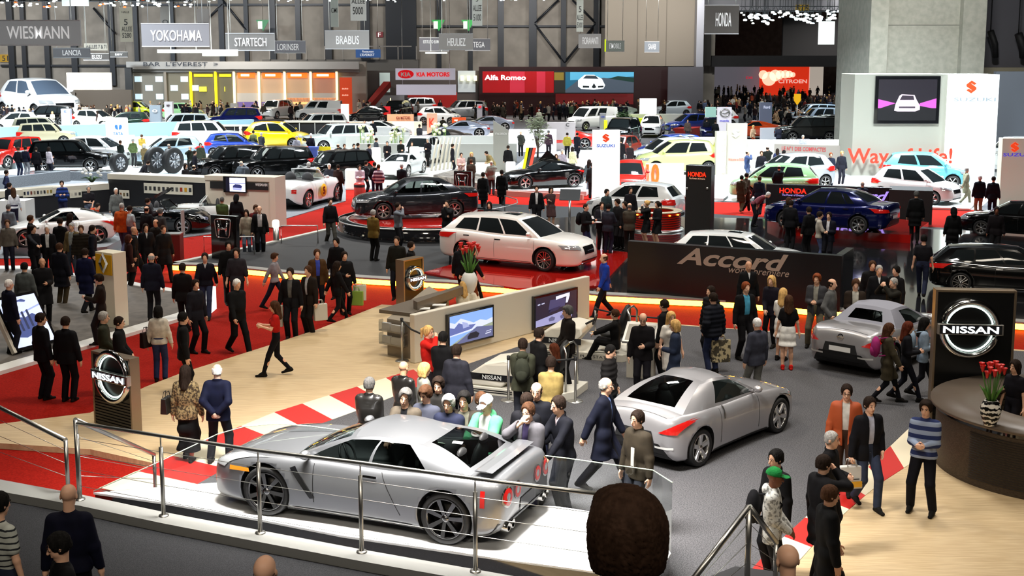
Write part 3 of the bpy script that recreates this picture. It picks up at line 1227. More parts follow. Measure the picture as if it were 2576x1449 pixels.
 def wheel(s):
  r,w=s.wr,s.__dict__.get('tw',.23)
  rr=s.__dict__.get('rimr',.69)*r
  t=MB().lathe([(rr,-w*.42),(r*.93,-w*.5),(r*.985,-w*.4),(r,-w*.3),(r,w*.3),(r*.985,w*.4),(r*.93,w*.5),(rr,w*.42),(rr*.97,0),(rr,-w*.42)],32,axis='y')
  s.wheel_me=t.mesh('wheel')
  b=MB().lathe([(rr*1.015,w*.44),(rr*.97,w*.46),(rr*.92,w*.38),(rr*.93,-w*.3)],28,axis='y')
  N=s.spokes
  yo=w*(.42 if s.rimk!='deep' else.2)
  for k in range(N):
   a=2*math.pi*k/N
   ca,sa=math.cos(a),math.sin(a)
   M=Matrix(((ca,0,-sa,0),(0,1,0,0),(sa,0,ca,0),(0,0,0,1)))
   hw=s.__dict__.get('spw',.16)*rr
   if s.rimk=='twin':
    for q in(1,-1):
     vs=[M@Vector(p)for p in((rr*.12,yo-.05,q*hw*.25),(rr*.12,yo-.05,q*hw*.9),(rr*.96,yo-.012,q*hw*1.75),(rr*.96,yo-.012,q*hw*.95),(rr*.12,yo-.015,q*hw*.25),(rr*.12,yo-.015,q*hw*.9),(rr*.96,yo+.012,q*hw*1.75),(rr*.96,yo+.012,q*hw*.95))]
     b.add(vs,[(0,3,2,1),(4,5,6,7),(0,1,5,4),(1,2,6,5),(2,3,7,6),(3,0,4,7)])
   else:
    vs=[M@Vector(p)for p in((rr*.1,yo-.05,-hw*.8),(rr*.1,yo-.05,hw*.8),(rr*.96,yo-.02,hw),(rr*.96,yo-.02,-hw),(rr*.1,yo-.01,-hw*.55),(rr*.1,yo-.01,hw*.55),(rr*.96,yo+.012,hw*.75),(rr*.96,yo+.012,-hw*.75))]
    b.add(vs,[(0,3,2,1),(4,5,6,7),(0,1,5,4),(1,2,6,5),(2,3,7,6),(3,0,4,7)])
  b.lathe([(0,yo+.012),(rr*.17,yo+.006),(rr*.22,yo-.03)],14,axis='y')
  s.rim_me=b.mesh('rim')
  d=MB().lathe([(0,.0),(rr*.72,.0),(rr*.72,-.02),(rr*.9,-.03),(rr*.9,-.05),(0,-.05)],20,axis='y')
  s.disc_me=d.mesh('brake_disc')
 def finish(s):
  me=s.lower()
  s.prep(me)
  s.parts.insert(0,('body','paint',s.cutarches(me),None))
  if s.cabin:
   s.house()
  s.wheel()
  s.details(s)
  if s.cabin:
   for sx in(1,-1):
    for q in range(2 if s.__dict__.get('rows',2)>1 else 1):
     x=(s.A[0]+s.C[0])/2+(.1 if q==0 else-.7)
     b=MB()
     zz=spl(s.top,np.array([x]))[0]
     b.ell((x,sx*.36,zz-.36),(.27,.25,.1))
     b.ell((x-.27,sx*.36,zz-.12),(.09,.24,.3),M=Matrix.Rotation(-.2,3,'Y'))
     b.ell((x-.33,sx*.36,zz+.17),(.055,.13,.085))
     s.add('seat','seat',b)
   x=s.A[0]-.32
   zz=float(spl(s.top,np.array([x]))[0])
   b=MB()
   M=Matrix.Translation((x-.28,.36,zz-.03))@Matrix.Rotation(-1.15,4,'Y')
   b.tube([M@Vector((.18*math.cos(t),.18*math.sin(t),0))for t in[2*math.pi*k/18 for k in range(18)]],.016,6,closed=True)
   b.tube([M@Vector((-.18,0,0)),M@Vector((.18,0,0))],.014,6)
   s.add('steering_wheel','black',b)
   ax=s.side(.06,.12)
   for sy in(1,-1):
    b=MB().ell((ax.x-.02,sy*(ax.y+.13),ax.z+.06),(.07,.1,.065),12)
    b.tube([(ax.x,sy*(ax.y-.03),ax.z-.02),(ax.x-.02,sy*(ax.y+.1),ax.z+.05)],[.03,.025],8)
    s.add('wing_mirror','paint',b)
  return s
 def place(s,label,loc,yaw,paint,group=None,lod=0,glass=None,rim=None,scale=1.0,name='car',cat='car',extra=None,steer=0,seat=None,roofm=None):
  r=empty(name,loc,yaw,label,cat,group)
  r.scale=(scale,)*3
  ms={'paint':paint,'glass':glass or GLASS,'black':blackm,'gloss':blackg,'chrome':chrome,'red':TAIL,'lamp':LAMP,'amber':AMBER,'white':whitem,'seat':seat or mat('seat_cloth',(.05,.05,.055),.7),'roof':roofm or paint,'plate':whitem,'alu':steel,'dark':darkin}
  ms.update(extra or{})
  keep=None if lod==0 else('body','roof','windscreen','rear_window','side_window','headlight','tail_light','wing_mirror','grille','spoiler')
  for nm,mk,me,lc in s.parts:
   if keep and nm not in keep:
    continue
   if lod>1 and nm in('wing_mirror',):
    continue
   o=addobj(nm,me,r,ms[mk],lc)
  for sx in(1,-1):
   for sy in(1,-1):
    wo=addobj('wheel',s.wheel_me,r,rubber)
    wo.location=(sx*s.wb/2,sy*(s.W/2-s.__dict__.get('tw',.23)/2-.012),s.wr)
    wo.rotation_euler=(0,.35*sx,(math.pi if sy<0 else 0)+(steer if sx>0 else 0))
    addobj('rim',s.rim_me,wo,rim or RIM)
    if lod==0:
     addobj('brake_disc',s.disc_me,wo,mat('brake_metal',(.08,.075,.07),.4,.7))
  return r
def paintm(h,metal=.0,rough=.3,name='car_paint'):
 return mat('%s_%s'%(name,h),cl(h),rough,metal,coat=1.0)
GLASS=glassy('car_glass',(.32,.36,.35),.07)
GLASSD=mat('dark_car_glass',(.01,.013,.014),.04,coat=.5)
TAIL=mat('tail_lamp_red',(.55,.012,.01),.12,coat=1,emit=(.6,.01,.005),es=.15)
LAMP=mat('lamp_lens',(.75,.78,.8),.08,.6,coat=1)
AMBER=mat('amber_lens',(.9,.3,.02),.15,coat=1)
RIM=mat('alloy_rim',(.72,.71,.7),.22,1)
RIMD=mat('dark_alloy_rim',(.22,.22,.23),.2,1)
def std_details(lamps=True,grille=(.34,.5,.66),low=True,tail=None,handles=True,head=None,fpl=.42):
 def f(s):
  zf=lambda x:float(spl(s.top,np.array([x]))[0])
  L0,L1=s.bottom[0][0],s.bottom[-1][0]
  W=s.W/2
  zh=zf(L1-.25)
  hq=head or((.5*W,zh-.16),(.93*W,zh-.13),(.93*W,zh-.01),(.52*W,zh-.05))
  s.decal('headlight','lamp','front',hq,.016,(14,6))
  if grille:
   g,z0,z1=grille
   s.decal('grille','gloss','front',((-g,z0),(g,z0),(g*1.08,z1),(-g*1.08,z1)),.01,(8,3),False)
  if low:
   s.decal('air_intake','gloss','front',((-.5*W,.2),(.5*W,.2),(.55*W,.34),(-.55*W,.34)),.01,(8,3),False)
  zr=zf(L0+.12)
  tq=tail or((.62*W,zr-.24),(.95*W,zr-.22),(.95*W,zr-.06),(.6*W,zr-.1))
  s.decal('tail_light','red','rear',tq,.018,(14,6))
  s.decal('number_plate','plate','rear',((-.26,fpl),(.26,fpl),(.26,fpl+.11),(-.26,fpl+.11)),.012,(4,2),False)
  s.decal('bumper_trim','black','rear',((-.8*W,.2),(.8*W,.2),(.8*W,.27),(-.8*W,.27)),.008,(8,1),False)
  if handles:
   nd=2 if len(s.win or[1,1])>1 and not s.__dict__.get('doors')==2 else 1
   for q in range(nd):
    x=s.A[0]+(s.C[0]-s.A[0])*((.4,.72)[q]if nd>1 else.52)
    z=zf(x)-.13
    s.decal('door_handle','handle' if False else 'chrome','left',((x-.1,z-.012),(x+.1,z-.012),(x+.1,z+.016),(x-.1,z+.016)),.025,(4,1))
   for q in range(nd+1):
    x=s.A[0]-.12+(s.C[0]-s.A[0]+.2)*q/(nd+.35)
    z1=zf(x)-.03
    s.decal('door_seam','black','left',((x-.005,.3),(x+.003,.3),(x+.003,z1),(x-.005,z1)),.003,(1,10))
  s.decal('sill','black','left',((-s.wb/2+s.wr+.1,.19),(s.wb/2-s.wr-.1,.19),(s.wb/2-s.wr-.1,.25),(-s.wb/2+s.wr+.1,.25)),.006,(10,1))
 return f
def gtr_details(s):
 W=s.W/2
 s.decal('headlight','lamp','front',((.6*W,.6),(.9*W,.62),(.9*W,.84),(.72*W,.8)),.01,(6,6))
 s.decal('grille','gloss','front',((-.42,.3),(.42,.3),(.36,.62),(-.36,.62)),.01,(8,4),False)
 s.decal('side_marker','amber','left',((1.62,.62),(1.98,.6),(1.98,.66),(1.64,.67)),.012,(6,2))
 s.decal('side_vent','gloss','left',((.6,.36),(.67,.35),(.98,.75),(.9,.78)),.012,(2,10))
 s.decal('rear_marker','red','left',((-1.96,.58),(-1.9,.58),(-1.9,.8),(-1.96,.8)),.012,(2,4))
 for x0,x1 in((.62,.62),(-.72,-.42)):
  s.decal('door_seam','black','left',((x0-.006,.3),(x0+.006,.3),(x1+.006,.84),(x1-.006,.84)),.003,(1,12))
 s.decal('door_handle','chrome','left',((-.36,.75),(-.12,.75),(-.12,.78),(-.36,.78)),.02,(4,1))
 s.decal('sill','black','left',((-.9,.14),(.95,.14),(.95,.2),(-.9,.2)),.006,(10,1))
 for c,r in((.68,.115),(.36,.1)):
  s.disc('tail_light','red','rear',(c,.69),r,.014,20,r0=r*.5)
  s.disc('tail_light_ring','chrome','rear',(c,.69),r*1.22,.01,20,r0=r)
  s.disc('reverse_lamp','lamp','rear',(c,.69),r*.48,.012,14)
 s.decal('number_plate','gloss','rear',((-.28,.38),(.28,.38),(.26,.54),(-.26,.54)),.01,(6,3),False)
 s.decal('diffuser','black','rear',((-.86,.16),(.86,.16),(.84,.36),(-.84,.36)),.012,(12,3),False)
 xr=s.bottom[0][0]
 for y in(.7,.55,-.55,-.7):
  b=MB().lathe([(.06,-.02),(.062,.12),(.05,.12),(.048,.0),(0,.0)],18,(xr+.1,y,.29),'x')
  b.v=[(2*(xr+.1)-v[0],v[1],v[2])for v in b.v]
  s.add('exhaust_tip','chrome',b)
 b=MB()
 pr=[(0,0),(.1,.012),(.22,.012),(.26,.002),(.22,-.006),(.1,-.004)]
 n=14
 vs,fs=[],[]
 for i in range(n+1):
  y=-.74+1.48*i/n
  e=.02*(1-(2*i/n-1)**2)
  for px,pz in pr:
   vs.append((xr+.2+px-e,y,1.0+pz+.012*(1-(2*i/n-1)**4)))
 k=len(pr)
 for i in range(n):
  for j in range(k):
   fs.append((i*k+j,i*k+(j+1)%k,(i+1)*k+(j+1)%k,(i+1)*k+j))
 fs+=[tuple(range(k)),tuple(n*k+j for j in range(k-1,-1,-1))]
 b.add(vs,fs,False)
 for y in(.6,-.6):
  b.box(xr+.28,y-.02,.88,xr+.42,y+.02,1.0)
 s.add('spoiler','paint',b)
def z_details(s):
 W=s.W/2
 s.decal('headlight','lamp','front',((.55*W,.62),(.92*W,.62),(.95*W,.76),(.62*W,.72)),.01,(6,6))
 s.decal('grille','gloss','front',((-.5,.24),(.5,.24),(.46,.46),(-.46,.46)),.01,(8,4),False)
 V,F=[],[]
 s.decal("tail_light","red","rear",((.56*W,.7),(.86*W,.68),(.99*W,.9),(.93*W,.9)),.02,(18,10))
 s.decal('number_plate','plate','rear',((-.26,.52),(.26,.52),(.26,.63),(-.26,.63)),.014,(4,2),False)
 s.decal('plate_recess','black','rear',((-.42,.5),(.42,.5),(.36,.7),(-.36,.7)),.006,(6,3),False)
 s.decal('bumper_light','white','rear',((.42,.42),(.74,.42),(.74,.46),(.42,.46)),.012,(4,1))
 s.decal('bumper_trim','black','rear',((-.62*W,.2),(.62*W,.2),(.62*W,.3),(-.62*W,.3)),.008,(8,1),False)
 s.decal('boot_seam','black','top',((-1.97,-.6),(-1.96,-.6),(-1.96,.6),(-1.97,.6)),.003,(1,12),False)
 s.disc('badge','chrome','rear',(0,.84),.07,.012,16,False,.05)
 s.decal('badge_bar','chrome','rear',((-.085,.83),(.085,.83),(.085,.855),(-.085,.855)),.014,(2,1),False)
 for x in(.62,-.66):
  s.decal('door_seam','black','left',((x-.006,.28),(x+.004,.28),(x+.004,.88),(x-.006,.88)),.003,(1,12))
 s.decal('door_handle','alu','left',((-.6,.7),(-.56,.68),(-.52,.88),(-.56,.9)),.022,(1,6))
 s.disc('side_badge','chrome','left',(.86,.74),.05,.012,12,False)
 s.decal('sill','black','left',((-.9,.15),(.92,.15),(.92,.2),(-.9,.2)),.006,(10,1))
GTR=Car(W=1.9,wb=2.78,wr=.355,tw=.27,rimr=.77,spokes=7,spw=.15,rows=2,doors=2,flare=.02,shw=.9,tuck=.95,roofw=.63,rtaper=.13,bulge=.02,crown=.03,deep=.4,arch=1.05,plan=[(-2.2,.8),(-2.12,.9),(-1.9,.97),(-1.4,1),(-.6,.955),(.3,.95),(1.3,.985),(1.9,.96),(2.2,.88),(2.36,.74),(2.44,.5)],top=[(-2.2,.74),(-2.17,.86),(-2.1,.92),(-1.7,.935),(-1.2,.92),(-.4,.87),(.5,.88),(1.0,.87),(1.7,.82),(2.1,.74),(2.3,.66),(2.4,.57),(2.44,.48)],bottom=[(-2.2,.34),(-2.1,.24),(-1.9,.16),(-1,.13),(1.5,.13),(2.2,.14),(2.38,.15),(2.44,.2)],A=(.98,.1),C=(-1.7,-.86),roof=[(-1.0,1.16),(-.86,1.185),(-.3,1.235),(.1,1.21)],win=[(.07,.43,.06,.88),(.45,.78,.06,.84)],wr_=(.12,.88,.12,.92),czb=.06,details=gtr_details).finish()
ZC=Car(W=1.815,wb=2.65,wr=.335,tw=.24,rimr=.74,spokes=5,spw=.2,doors=2,rows=1,flare=.02,shw=.88,tuck=.94,roofw=.6,rtaper=.16,bulge=.02,crown=.05,deep=.4,plan=[(-2.08,.62),(-2.02,.78),(-1.8,.93),(-1.3,1),(-.5,.95),(.4,.94),(1.3,.98),(1.8,.93),(2.05,.78),(2.2,.5)],top=[(-2.08,.7),(-2.06,.84),(-2.0,.93),(-1.7,.98),(-1.2,.96),(-.3,.9),(.5,.9),(1.2,.86),(1.7,.77),(2.0,.65),(2.16,.5),(2.2,.42)],bottom=[(-2.08,.5),(-2.0,.3),(-1.85,.19),(-1,.14),(1.4,.14),(2.0,.16),(2.14,.2),(2.2,.26)],A=(.78,-.12),C=(-1.72,-.62),roof=[(-1.0,1.25),(-.62,1.3),(-.3,1.32),(-.12,1.3)],win=[(.07,.6,.1,.86)],wr_=(.14,.86,.12,.9),czb=.07,details=z_details).finish()
ZR=Car(W=1.815,wb=2.65,wr=.335,tw=.24,rimr=.74,spokes=5,spw=.2,doors=2,rows=1,flare=.02,shw=.88,tuck=.94,roofw=.6,rtaper=.08,bulge=.01,crown=.05,deep=.4,roofmat=1,plan=ZC.plan,bottom=ZC.bottom,top=[(-2.08,.7),(-2.06,.84),(-2.0,.94),(-1.7,1.0),(-1.2,.98),(-.3,.9),(.5,.9),(1.2,.86),(1.7,.77),(2.0,.65),(2.16,.5),(2.2,.42)],A=(.78,-.1),C=(-1.02,-.7),roof=[(-1.0,1.27),(-.7,1.3),(-.3,1.33),(-.1,1.31)],win=[(.09,.62,.1,.86)],wr_=(.2,.8,.25,.8),details=z_details).finish()
SEDAN=Car(W=1.84,wb=2.7,wr=.325,spokes=7,spw=.17,shw=.9,tuck=.95,roofw=.62,rtaper=.04,bulge=.025,crown=.04,plan=[(-2.36,.6),(-2.28,.82),(-2.0,.95),(-1.3,1),(1.3,1),(1.9,.95),(2.2,.8),(2.36,.55)],top=[(-2.36,.66),(-2.34,.9),(-2.26,1.02),(-1.7,1.04),(-1.2,1.0),(0,.95),(.9,.95),(1.4,.92),(2.0,.82),(2.24,.72),(2.34,.58),(2.36,.48)],bottom=[(-2.36,.5),(-2.3,.3),(-2.1,.2),(-1,.17),(1.4,.17),(2.1,.18),(2.3,.2),(2.36,.28)],A=(1.12,.28),C=(-1.66,-.88),roof=[(-1.1,1.38),(-.88,1.415),(-.3,1.45),(.28,1.42)],win=[(.08,.42,.08,.9),(.45,.72,.08,.9),(.73,.84,.1,.84)],czb=.04,details=std_details(tail=((.62*.92,.8),(.95*.92,.78),(.95*.92,.92),(.72*.92,.9)),fpl=.55)).finish()
WAGON=Car(W=1.84,wb=2.7,wr=.335,spokes=6,rimk='twin',spw=.13,rimr=.74,shw=.9,tuck=.95,roofw=.63,rtaper=.05,bulge=.02,crown=.035,plan=[(-2.36,.66),(-2.3,.84),(-2.0,.95),(-1.3,1),(1.3,1),(1.9,.95),(2.2,.8),(2.38,.55)],top=[(-2.36,.7),(-2.33,.94),(-2.26,1.0),(-1.7,1.02),(0,.95),(.9,.95),(1.4,.93),(2.0,.84),(2.26,.74),(2.36,.6),(2.38,.48)],bottom=SEDAN.bottom[:-1]+[(2.38,.28)],A=(1.14,.3),C=(-2.2,-1.72),roof=[(-1.75,1.39),(-1.2,1.45),(-.3,1.475),(.3,1.43)],win=[(.07,.33,.1,.88),(.35,.62,.1,.88),(.64,.88,.12,.84)],sun=[(.3,.7,.12,.34)],details=std_details(tail=((.68*.92,.78),(.95*.92,.78),(.95*.92,.94),(.76*.92,.88)),grille=(.3,.5,.72),fpl=.55)).finish()
HATCH=Car(W=1.7,wb=2.42,wr=.3,shw=.9,tuck=.95,roofw=.66,rtaper=.06,bulge=.03,crown=.04,plan=[(-1.82,.7),(-1.76,.86),(-1.5,.96),(-1.1,1),(1.1,1),(1.6,.93),(1.85,.78),(1.97,.5)],top=[(-1.82,.7),(-1.8,.95),(-1.74,1.02),(-1.2,1.02),(0,.96),(.85,.96),(1.2,.93),(1.65,.82),(1.85,.72),(1.95,.56),(1.97,.46)],bottom=[(-1.82,.4),(-1.76,.26),(-1.6,.2),(1.2,.18),(1.75,.19),(1.92,.22),(1.97,.3)],A=(1.12,.32),C=(-1.72,-1.34),roof=[(-1.4,1.44),(-1.0,1.5),(-.2,1.53),(.32,1.48)],win=[(.1,.46,.1,.88),(.5,.82,.12,.86)],details=std_details(tail=((.66*.85,.78),(.98*.85,.78),(.98*.85,1.0),(.7*.85,.98)),fpl=.5)).finish()
SUV=Car(W=1.85,wb=2.65,wr=.37,tw=.25,shw=.92,tuck=.96,roofw=.7,rtaper=.03,bulge=.02,crown=.03,plan=[(-2.22,.78),(-2.16,.9),(-1.9,.97),(-1.2,1),(1.2,1),(1.9,.96),(2.15,.85),(2.25,.66)],top=[(-2.22,.85),(-2.2,1.08),(-2.14,1.15),(-1.2,1.13),(.9,1.12),(1.3,1.1),(1.9,1.02),(2.12,.94),(2.22,.78),(2.25,.62)],bottom=[(-2.22,.45),(-2.16,.34),(-2.0,.28),(1.3,.26),(2.05,.28),(2.2,.32),(2.25,.4)],A=(1.08,.5),C=(-2.1,-1.86),roof=[(-1.9,1.68),(-1.2,1.74),(0,1.76),(.5,1.72)],win=[(.08,.32,.1,.88),(.35,.62,.1,.88),(.65,.92,.1,.86)],details=std_details(grille=(.4,.72,.92),tail=((.74*.92,.8),(.97*.92,.8),(.97*.92,1.1),(.76*.92,1.08)),fpl=.6)).finish()
SPORT=Car(W=1.88,wb=2.6,wr=.34,tw=.28,rimr=.76,shw=.88,tuck=.94,roofw=.56,rtaper=.1,bulge=.015,crown=.05,doors=2,rows=1,flare=.03,plan=[(-2.12,.72),(-2.04,.86),(-1.8,.96),(-1.3,1),(-.4,.93),(.5,.93),(1.3,.98),(1.8,.9),(2.1,.7),(2.25,.45)],top=[(-2.12,.62),(-2.08,.8),(-2.0,.88),(-1.4,.92),(-.4,.84),(.6,.84),(1.3,.8),(1.8,.68),(2.1,.54),(2.22,.42),(2.25,.36)],bottom=[(-2.12,.4),(-2.02,.26),(-1.85,.15),(1.4,.12),(2.05,.13),(2.2,.16),(2.25,.22)],A=(.95,.02),C=(-1.55,-.6),roof=[(-.9,1.14),(-.6,1.18),(-.2,1.2),(.02,1.18)],win=[(.08,.62,.1,.84)],czb=.05,details=std_details(grille=None,tail=((.55*.94,.62),(.92*.94,.62),(.92*.94,.74),(.6*.94,.74)),fpl=.4)).finish()
ROAD=Car(W=1.78,wb=2.5,wr=.33,tw=.26,rimr=.76,shw=.88,tuck=.93,crown=.05,doors=2,flare=.035,cabin=False,nst=60,plan=[(-1.95,.5),(-1.86,.74),(-1.6,.92),(-1.2,1),(-.4,.92),(.5,.9),(1.25,.98),(1.8,.86),(2.1,.6),(2.25,.34)],top=[(-1.95,.58),(-1.9,.76),(-1.7,.9),(-1.2,.97),(-.5,.92),(.4,.93),(1.2,.92),(1.75,.8),(2.1,.6),(2.22,.46),(2.25,.4)],bottom=[(-1.95,.42),(-1.85,.26),(-1.6,.16),(1.3,.14),(2.0,.17),(2.2,.24),(2.25,.3)],A=(.5,.2),C=(-.9,-.9),details=lambda s:road_details(s))
def road_details(s):
 s.decal('headlight','lamp','front',((.42,.62),(.62,.62),(.62,.78),(.42,.78)),.012,(5,5))
 s.decal('grille','gloss','front',((-.3,.3),(.3,.3),(.24,.54),(-.24,.54)),.01,(6,4),False)
 s.decal('tail_light','red','rear',((.5,.6),(.66,.6),(.66,.74),(.5,.74)),.012,(4,4))
 s.decal('cockpit_opening','dark','top',((-.62,-.58),(.3,-.62),(.3,.62),(-.62,.58)),.008,(10,8),False)
 for x in(.42,-.55):
  s.decal('door_seam','black','left',((x-.006,.3),(x+.004,.3),(x+.004,.86),(x-.006,.86)),.003,(1,10))
 b=MB()
 pts=[(.5,-.66,.96),(.18,-.56,1.3),(.14,0,1.34),(.18,.56,1.3),(.5,.66,.96)]
 b.tube(pts,.028,8)
 s.add('windscreen_frame','paint',b)
 V=[(.5-.36*t,-.64+1.28*u+(.09*t*(1-2*u)),.96+.35*t)for t in(0,.5,1)for u in(0,.25,.5,.75,1)]
 s.parts.append(('windscreen','glass',npmesh('windscreen',V,[(i+5*j,i+1+5*j,i+6+5*j,i+5+5*j)for j in(0,1)for i in range(4)]),None))
 for sy in(1,-1):
  b=MB().ell((-.32,sy*.36,1.0),(.09,.25,.26),12).ell((-.06,sy*.36,.88),(.26,.24,.08),12)
  s.add('seat','seat',b)
  b=MB().ell((.4,sy*.82,1.02),(.06,.09,.06),10)
  s.add('wing_mirror','paint',b)
 b=MB().tube([(.14+.05*math.sin(t),.36+.17*math.cos(t),1.02+.16*math.sin(t))for t in[2*math.pi*k/14 for k in range(14)]],.015,6,closed=True)
 s.add('steering_wheel','black',b)
ROAD.finish()
VAN=Car(W=1.85,wb=2.75,wr=.33,shw=.94,tuck=.97,roofw=.84,rtaper=.02,bulge=.015,crown=.03,plan=[(-2.1,.86),(-2.04,.95),(-1.8,.98),(1.3,.99),(1.9,.93),(2.12,.8),(2.2,.6)],top=[(-2.1,.9),(-2.08,1.08),(-2.0,1.1),(1.0,1.08),(1.4,1.05),(1.9,.95),(2.1,.84),(2.18,.66),(2.2,.56)],bottom=[(-2.1,.36),(-2.04,.28),(-1.9,.24),(1.4,.22),(2.0,.24),(2.15,.28),(2.2,.36)],A=(1.45,.75),C=(-2.06,-1.98),roof=[(-2.0,1.78),(-1.2,1.84),(.3,1.84),(.75,1.78)],win=[(.06,.3,.08,.86),(.36,.62,.1,.86)],details=std_details(grille=(.36,.56,.72),tail=((.8*.92,.7),(.97*.92,.7),(.97*.92,1.06),(.82*.92,1.06)),fpl=.55)).finish()
# ------------------------------------------------------------------ the hall: floors, walls, columns
def poly(name,pts,z0,z1,m,zp=None,kind='structure',label=None,cat=None):
 zp=z1 if zp is None else zp
 q=[P(u,v,zp)for u,v in pts]
 ar=sum(q[i].x*q[(i+1)%len(q)].y-q[(i+1)%len(q)].x*q[i].y for i in range(len(q)))
 if ar<0:
  q=q[::-1]
 o=MB().prism(q,z0,z1).build(name,m)
 return tag(o,label,cat,None,kind)
ZN,ZH,ZR_,ZG=.12,.2,.1,.5
floorm=noisy('hall_floor_carpet',cl('4c4d50'),cl('626368'),60,.9,2)
redm=noisy('red_carpet',cl('86140c'),cl('a01c12'),30,.95,3,spec=.1)
woodm=noisy('pale_oak_boards',cl('c2a67e'),cl('dcc49c'),5,.42,6,stretch=(.5,7,1),spec=.45,lo=.3,hi=.7)
asph=noisy('asphalt_look_carpet',cl('3c3b3e'),cl('605f62'),55,.85,3,lo=.4,hi=.6)
whitef=mat('white_gloss_floor',cl('f2f5f5'),.22,coat=.4)
greyf=noisy('grey_stand_floor',cl('6c7076'),cl('80858b'),20,.6,2)
renf=noisy('grey_brown_floor',cl('5e5a56'),cl('76706a'),4,.5,4,lo=.3,hi=.7)
hondaf=mat('black_gloss_floor',(.012,.012,.013),.1,coat=.5)
hondac=noisy('black_floor_carpet',(.012,.012,.013),(.03,.03,.032),50,.7,2)
redgloss=mat('red_gloss_plate',cl('b01a14'),.07,coat=1)
kerbm=mat('grey_kerb',cl('8f8d88'),.5)
tag(MB().box(-90,-2,-.2,110,232,0).build('floor',floorm),kind='structure')
poly('floor_red_carpet',[(-420,1500),(-300,600),(60,640),(430,560),(860,478),(1240,476),(1800,508),(2700,535),(2800,900),(1500,1000),(300,1300)],0,.012,redm)
poly('floor_far_left',[(-700,446),(640,446),(700,300),(-300,300)],0,.02,whitef)
poly('floor_middle',[(860,474),(1240,472),(1330,330),(760,330)],0,.02,mat('white_stand_floor',cl('e6e6e2'),.3))
poly('floor_white_stand',[(1230,474),(1330,470),(1800,505),(2460,528),(2560,440),(2480,400),(1900,400),(1560,360),(1330,390)],0,.03,whitef)
poly('floor_grey_stand',[(-200,652),(150,648),(300,634),(430,601),(610,577),(700,555),(870,505),(870,440),(-200,440)],0,.04,greyf)
poly('floor_kerb_stand',[(-160,668),(60,668),(300,703),(445,727),(522,768),(455,800),(0,934),(-160,980)],0,ZR_,whitem)
poly('floor_brown_stand',[(-160,676),(60,676),(300,712),(432,733),(498,766),(440,788),(0,916),(-160,960)],ZR_,ZR_+.006,renf)
HF=[(430,667),(560,671),(720,688),(960,704),(1130,713),(1260,723),(1500,743),(1840,760),(2100,783),(2700,822)]
poly('floor_black_stand',HF+[(2700,585),(2300,570),(1910,546),(1790,538),(1480,522),(1240,512),(1010,518),(900,552),(830,578),(640,622)],0,ZH,hondac)
poly('floor_black_gloss',[(u,v-9)for u,v in HF[4:]]+[(2700,590),(2300,575),(1910,550),(1500,540),(1260,560),(1130,600)],ZH,ZH+.005,hondaf)
def strip(name,pts,z,off,wdt,zz,m,kind='structure',label=None,cat=None):
 """ribbon-like bar following pixel points on level z; shifted off metres away from the camera"""
 q=[P(u,v,z)for u,v in pts]
 b=MB()
 a=[Vector((p.x,p.y+off,0))for p in q]
 c=[Vector((p.x,p.y+off+wdt,0))for p in q]
 n=len(q)
 vs=[(p.x,p.y,h)for h in zz for p in a]+[(p.x,p.y,h)for h in zz for p in c]
 fs=[]
 for i in range(n-1):
  fs+=[(i,i+1,n+i+1,n+i),(2*n+i+1,2*n+i,3*n+i,3*n+i+1),(n+i,n+i+1,3*n+i+1,3*n+i),(i+1,i,2*n+i,2*n+i+1)]
 fs+=[(0,n,3*n,2*n),(n-1,3*n-1,4*n-1,2*n-1)]
 fs[-1]=(n-1,3*n-1,4*n-1,2*n-1)
 b.add(vs,fs)
 return tag(b.build(name,m),label,cat,None,kind)
strip('kerb_edge',HF,ZH,-.06,.42,(ZH,ZH+.05),kerbm)
strip('light_strip',HF,ZH,-.05,.04,(.045,.185),glow('ffb52a',22),'thing','glowing yellow light strip under the kerb of the black stand','light strip')
strip('kerb_edge',[(430,667),(640,622),(830,578),(900,552)],ZH,-.1,.5,(ZH,ZH+.05),mat('pale_kerb',cl('b9b8b0'),.5))
poly('floor_wood',[(-160,1086),(227,1038),(366,973),(454,939),(672,870),(800,828),(960,766),(1070,772),(1500,800),(1840,826),(2080,842),(2700,890),(2750,1700),(1300,1700),(640,1232),(400,1168),(227,1130),(-160,1104)],0,ZN,woodm)
poly('floor_asphalt',[(470,1215),(640,1128),(760,1083),(960,1005),(1060,962),(1150,925),(1500,803),(2080,845),(2700,893),(2700,1010),(2330,1062),(2250,1112),(2110,1235),(1985,1340),(1840,1520),(800,1520)],ZN,ZN+.006,asph)
def kerbtiles(name,out,inn,n,z):
 """race-kerb tiles, red and cream in turn, between two pixel lines"""
 A=[P(*q,z)for q in out]
 B=[P(*q,z)for q in inn]
 def lerp(L,t):
  k=min(int(t*(len(L)-1)),len(L)-2)
  f=t*(len(L)-1)-k
  return L[k].lerp(L[k+1],f)
 b=MB()
 for i in range(n):
  b.cur=i%2
  a0,a1,b0,b1=lerp(A,i/n),lerp(A,(i+1)/n),lerp(B,i/n),lerp(B,(i+1)/n)
  b.prism([a0,a1,b1,b0]if(a1-a0).cross(b0-a0).z>0 else[b0,b1,a1,a0],z,z+.008)
 return tag(b.build(name,[plain('e8dcc0',.5),plain('c4201a',.5)]),kind='structure')
kerbtiles('floor_kerb_tiles',[(250,1228),(470,1128),(690,1038),(860,985),(1040,930)],[(420,1262),(600,1160),(770,1080),(930,1022),(1080,962)],10,ZN)
kerbtiles('floor_kerb_tiles',[(2325,1145),(2205,1222),(2115,1300),(2000,1420),(1930,1530)],[(2290,1075),(2170,1190),(2050,1280),(1930,1390),(1830,1500)],9,ZN)
wallm=noisy('hall_wall_cladding',cl('77716a'),cl('88827a'),.6,.7,2)
n_,l_,b_=nodes(wallm)
wv=n_.new('ShaderNodeTexWave')
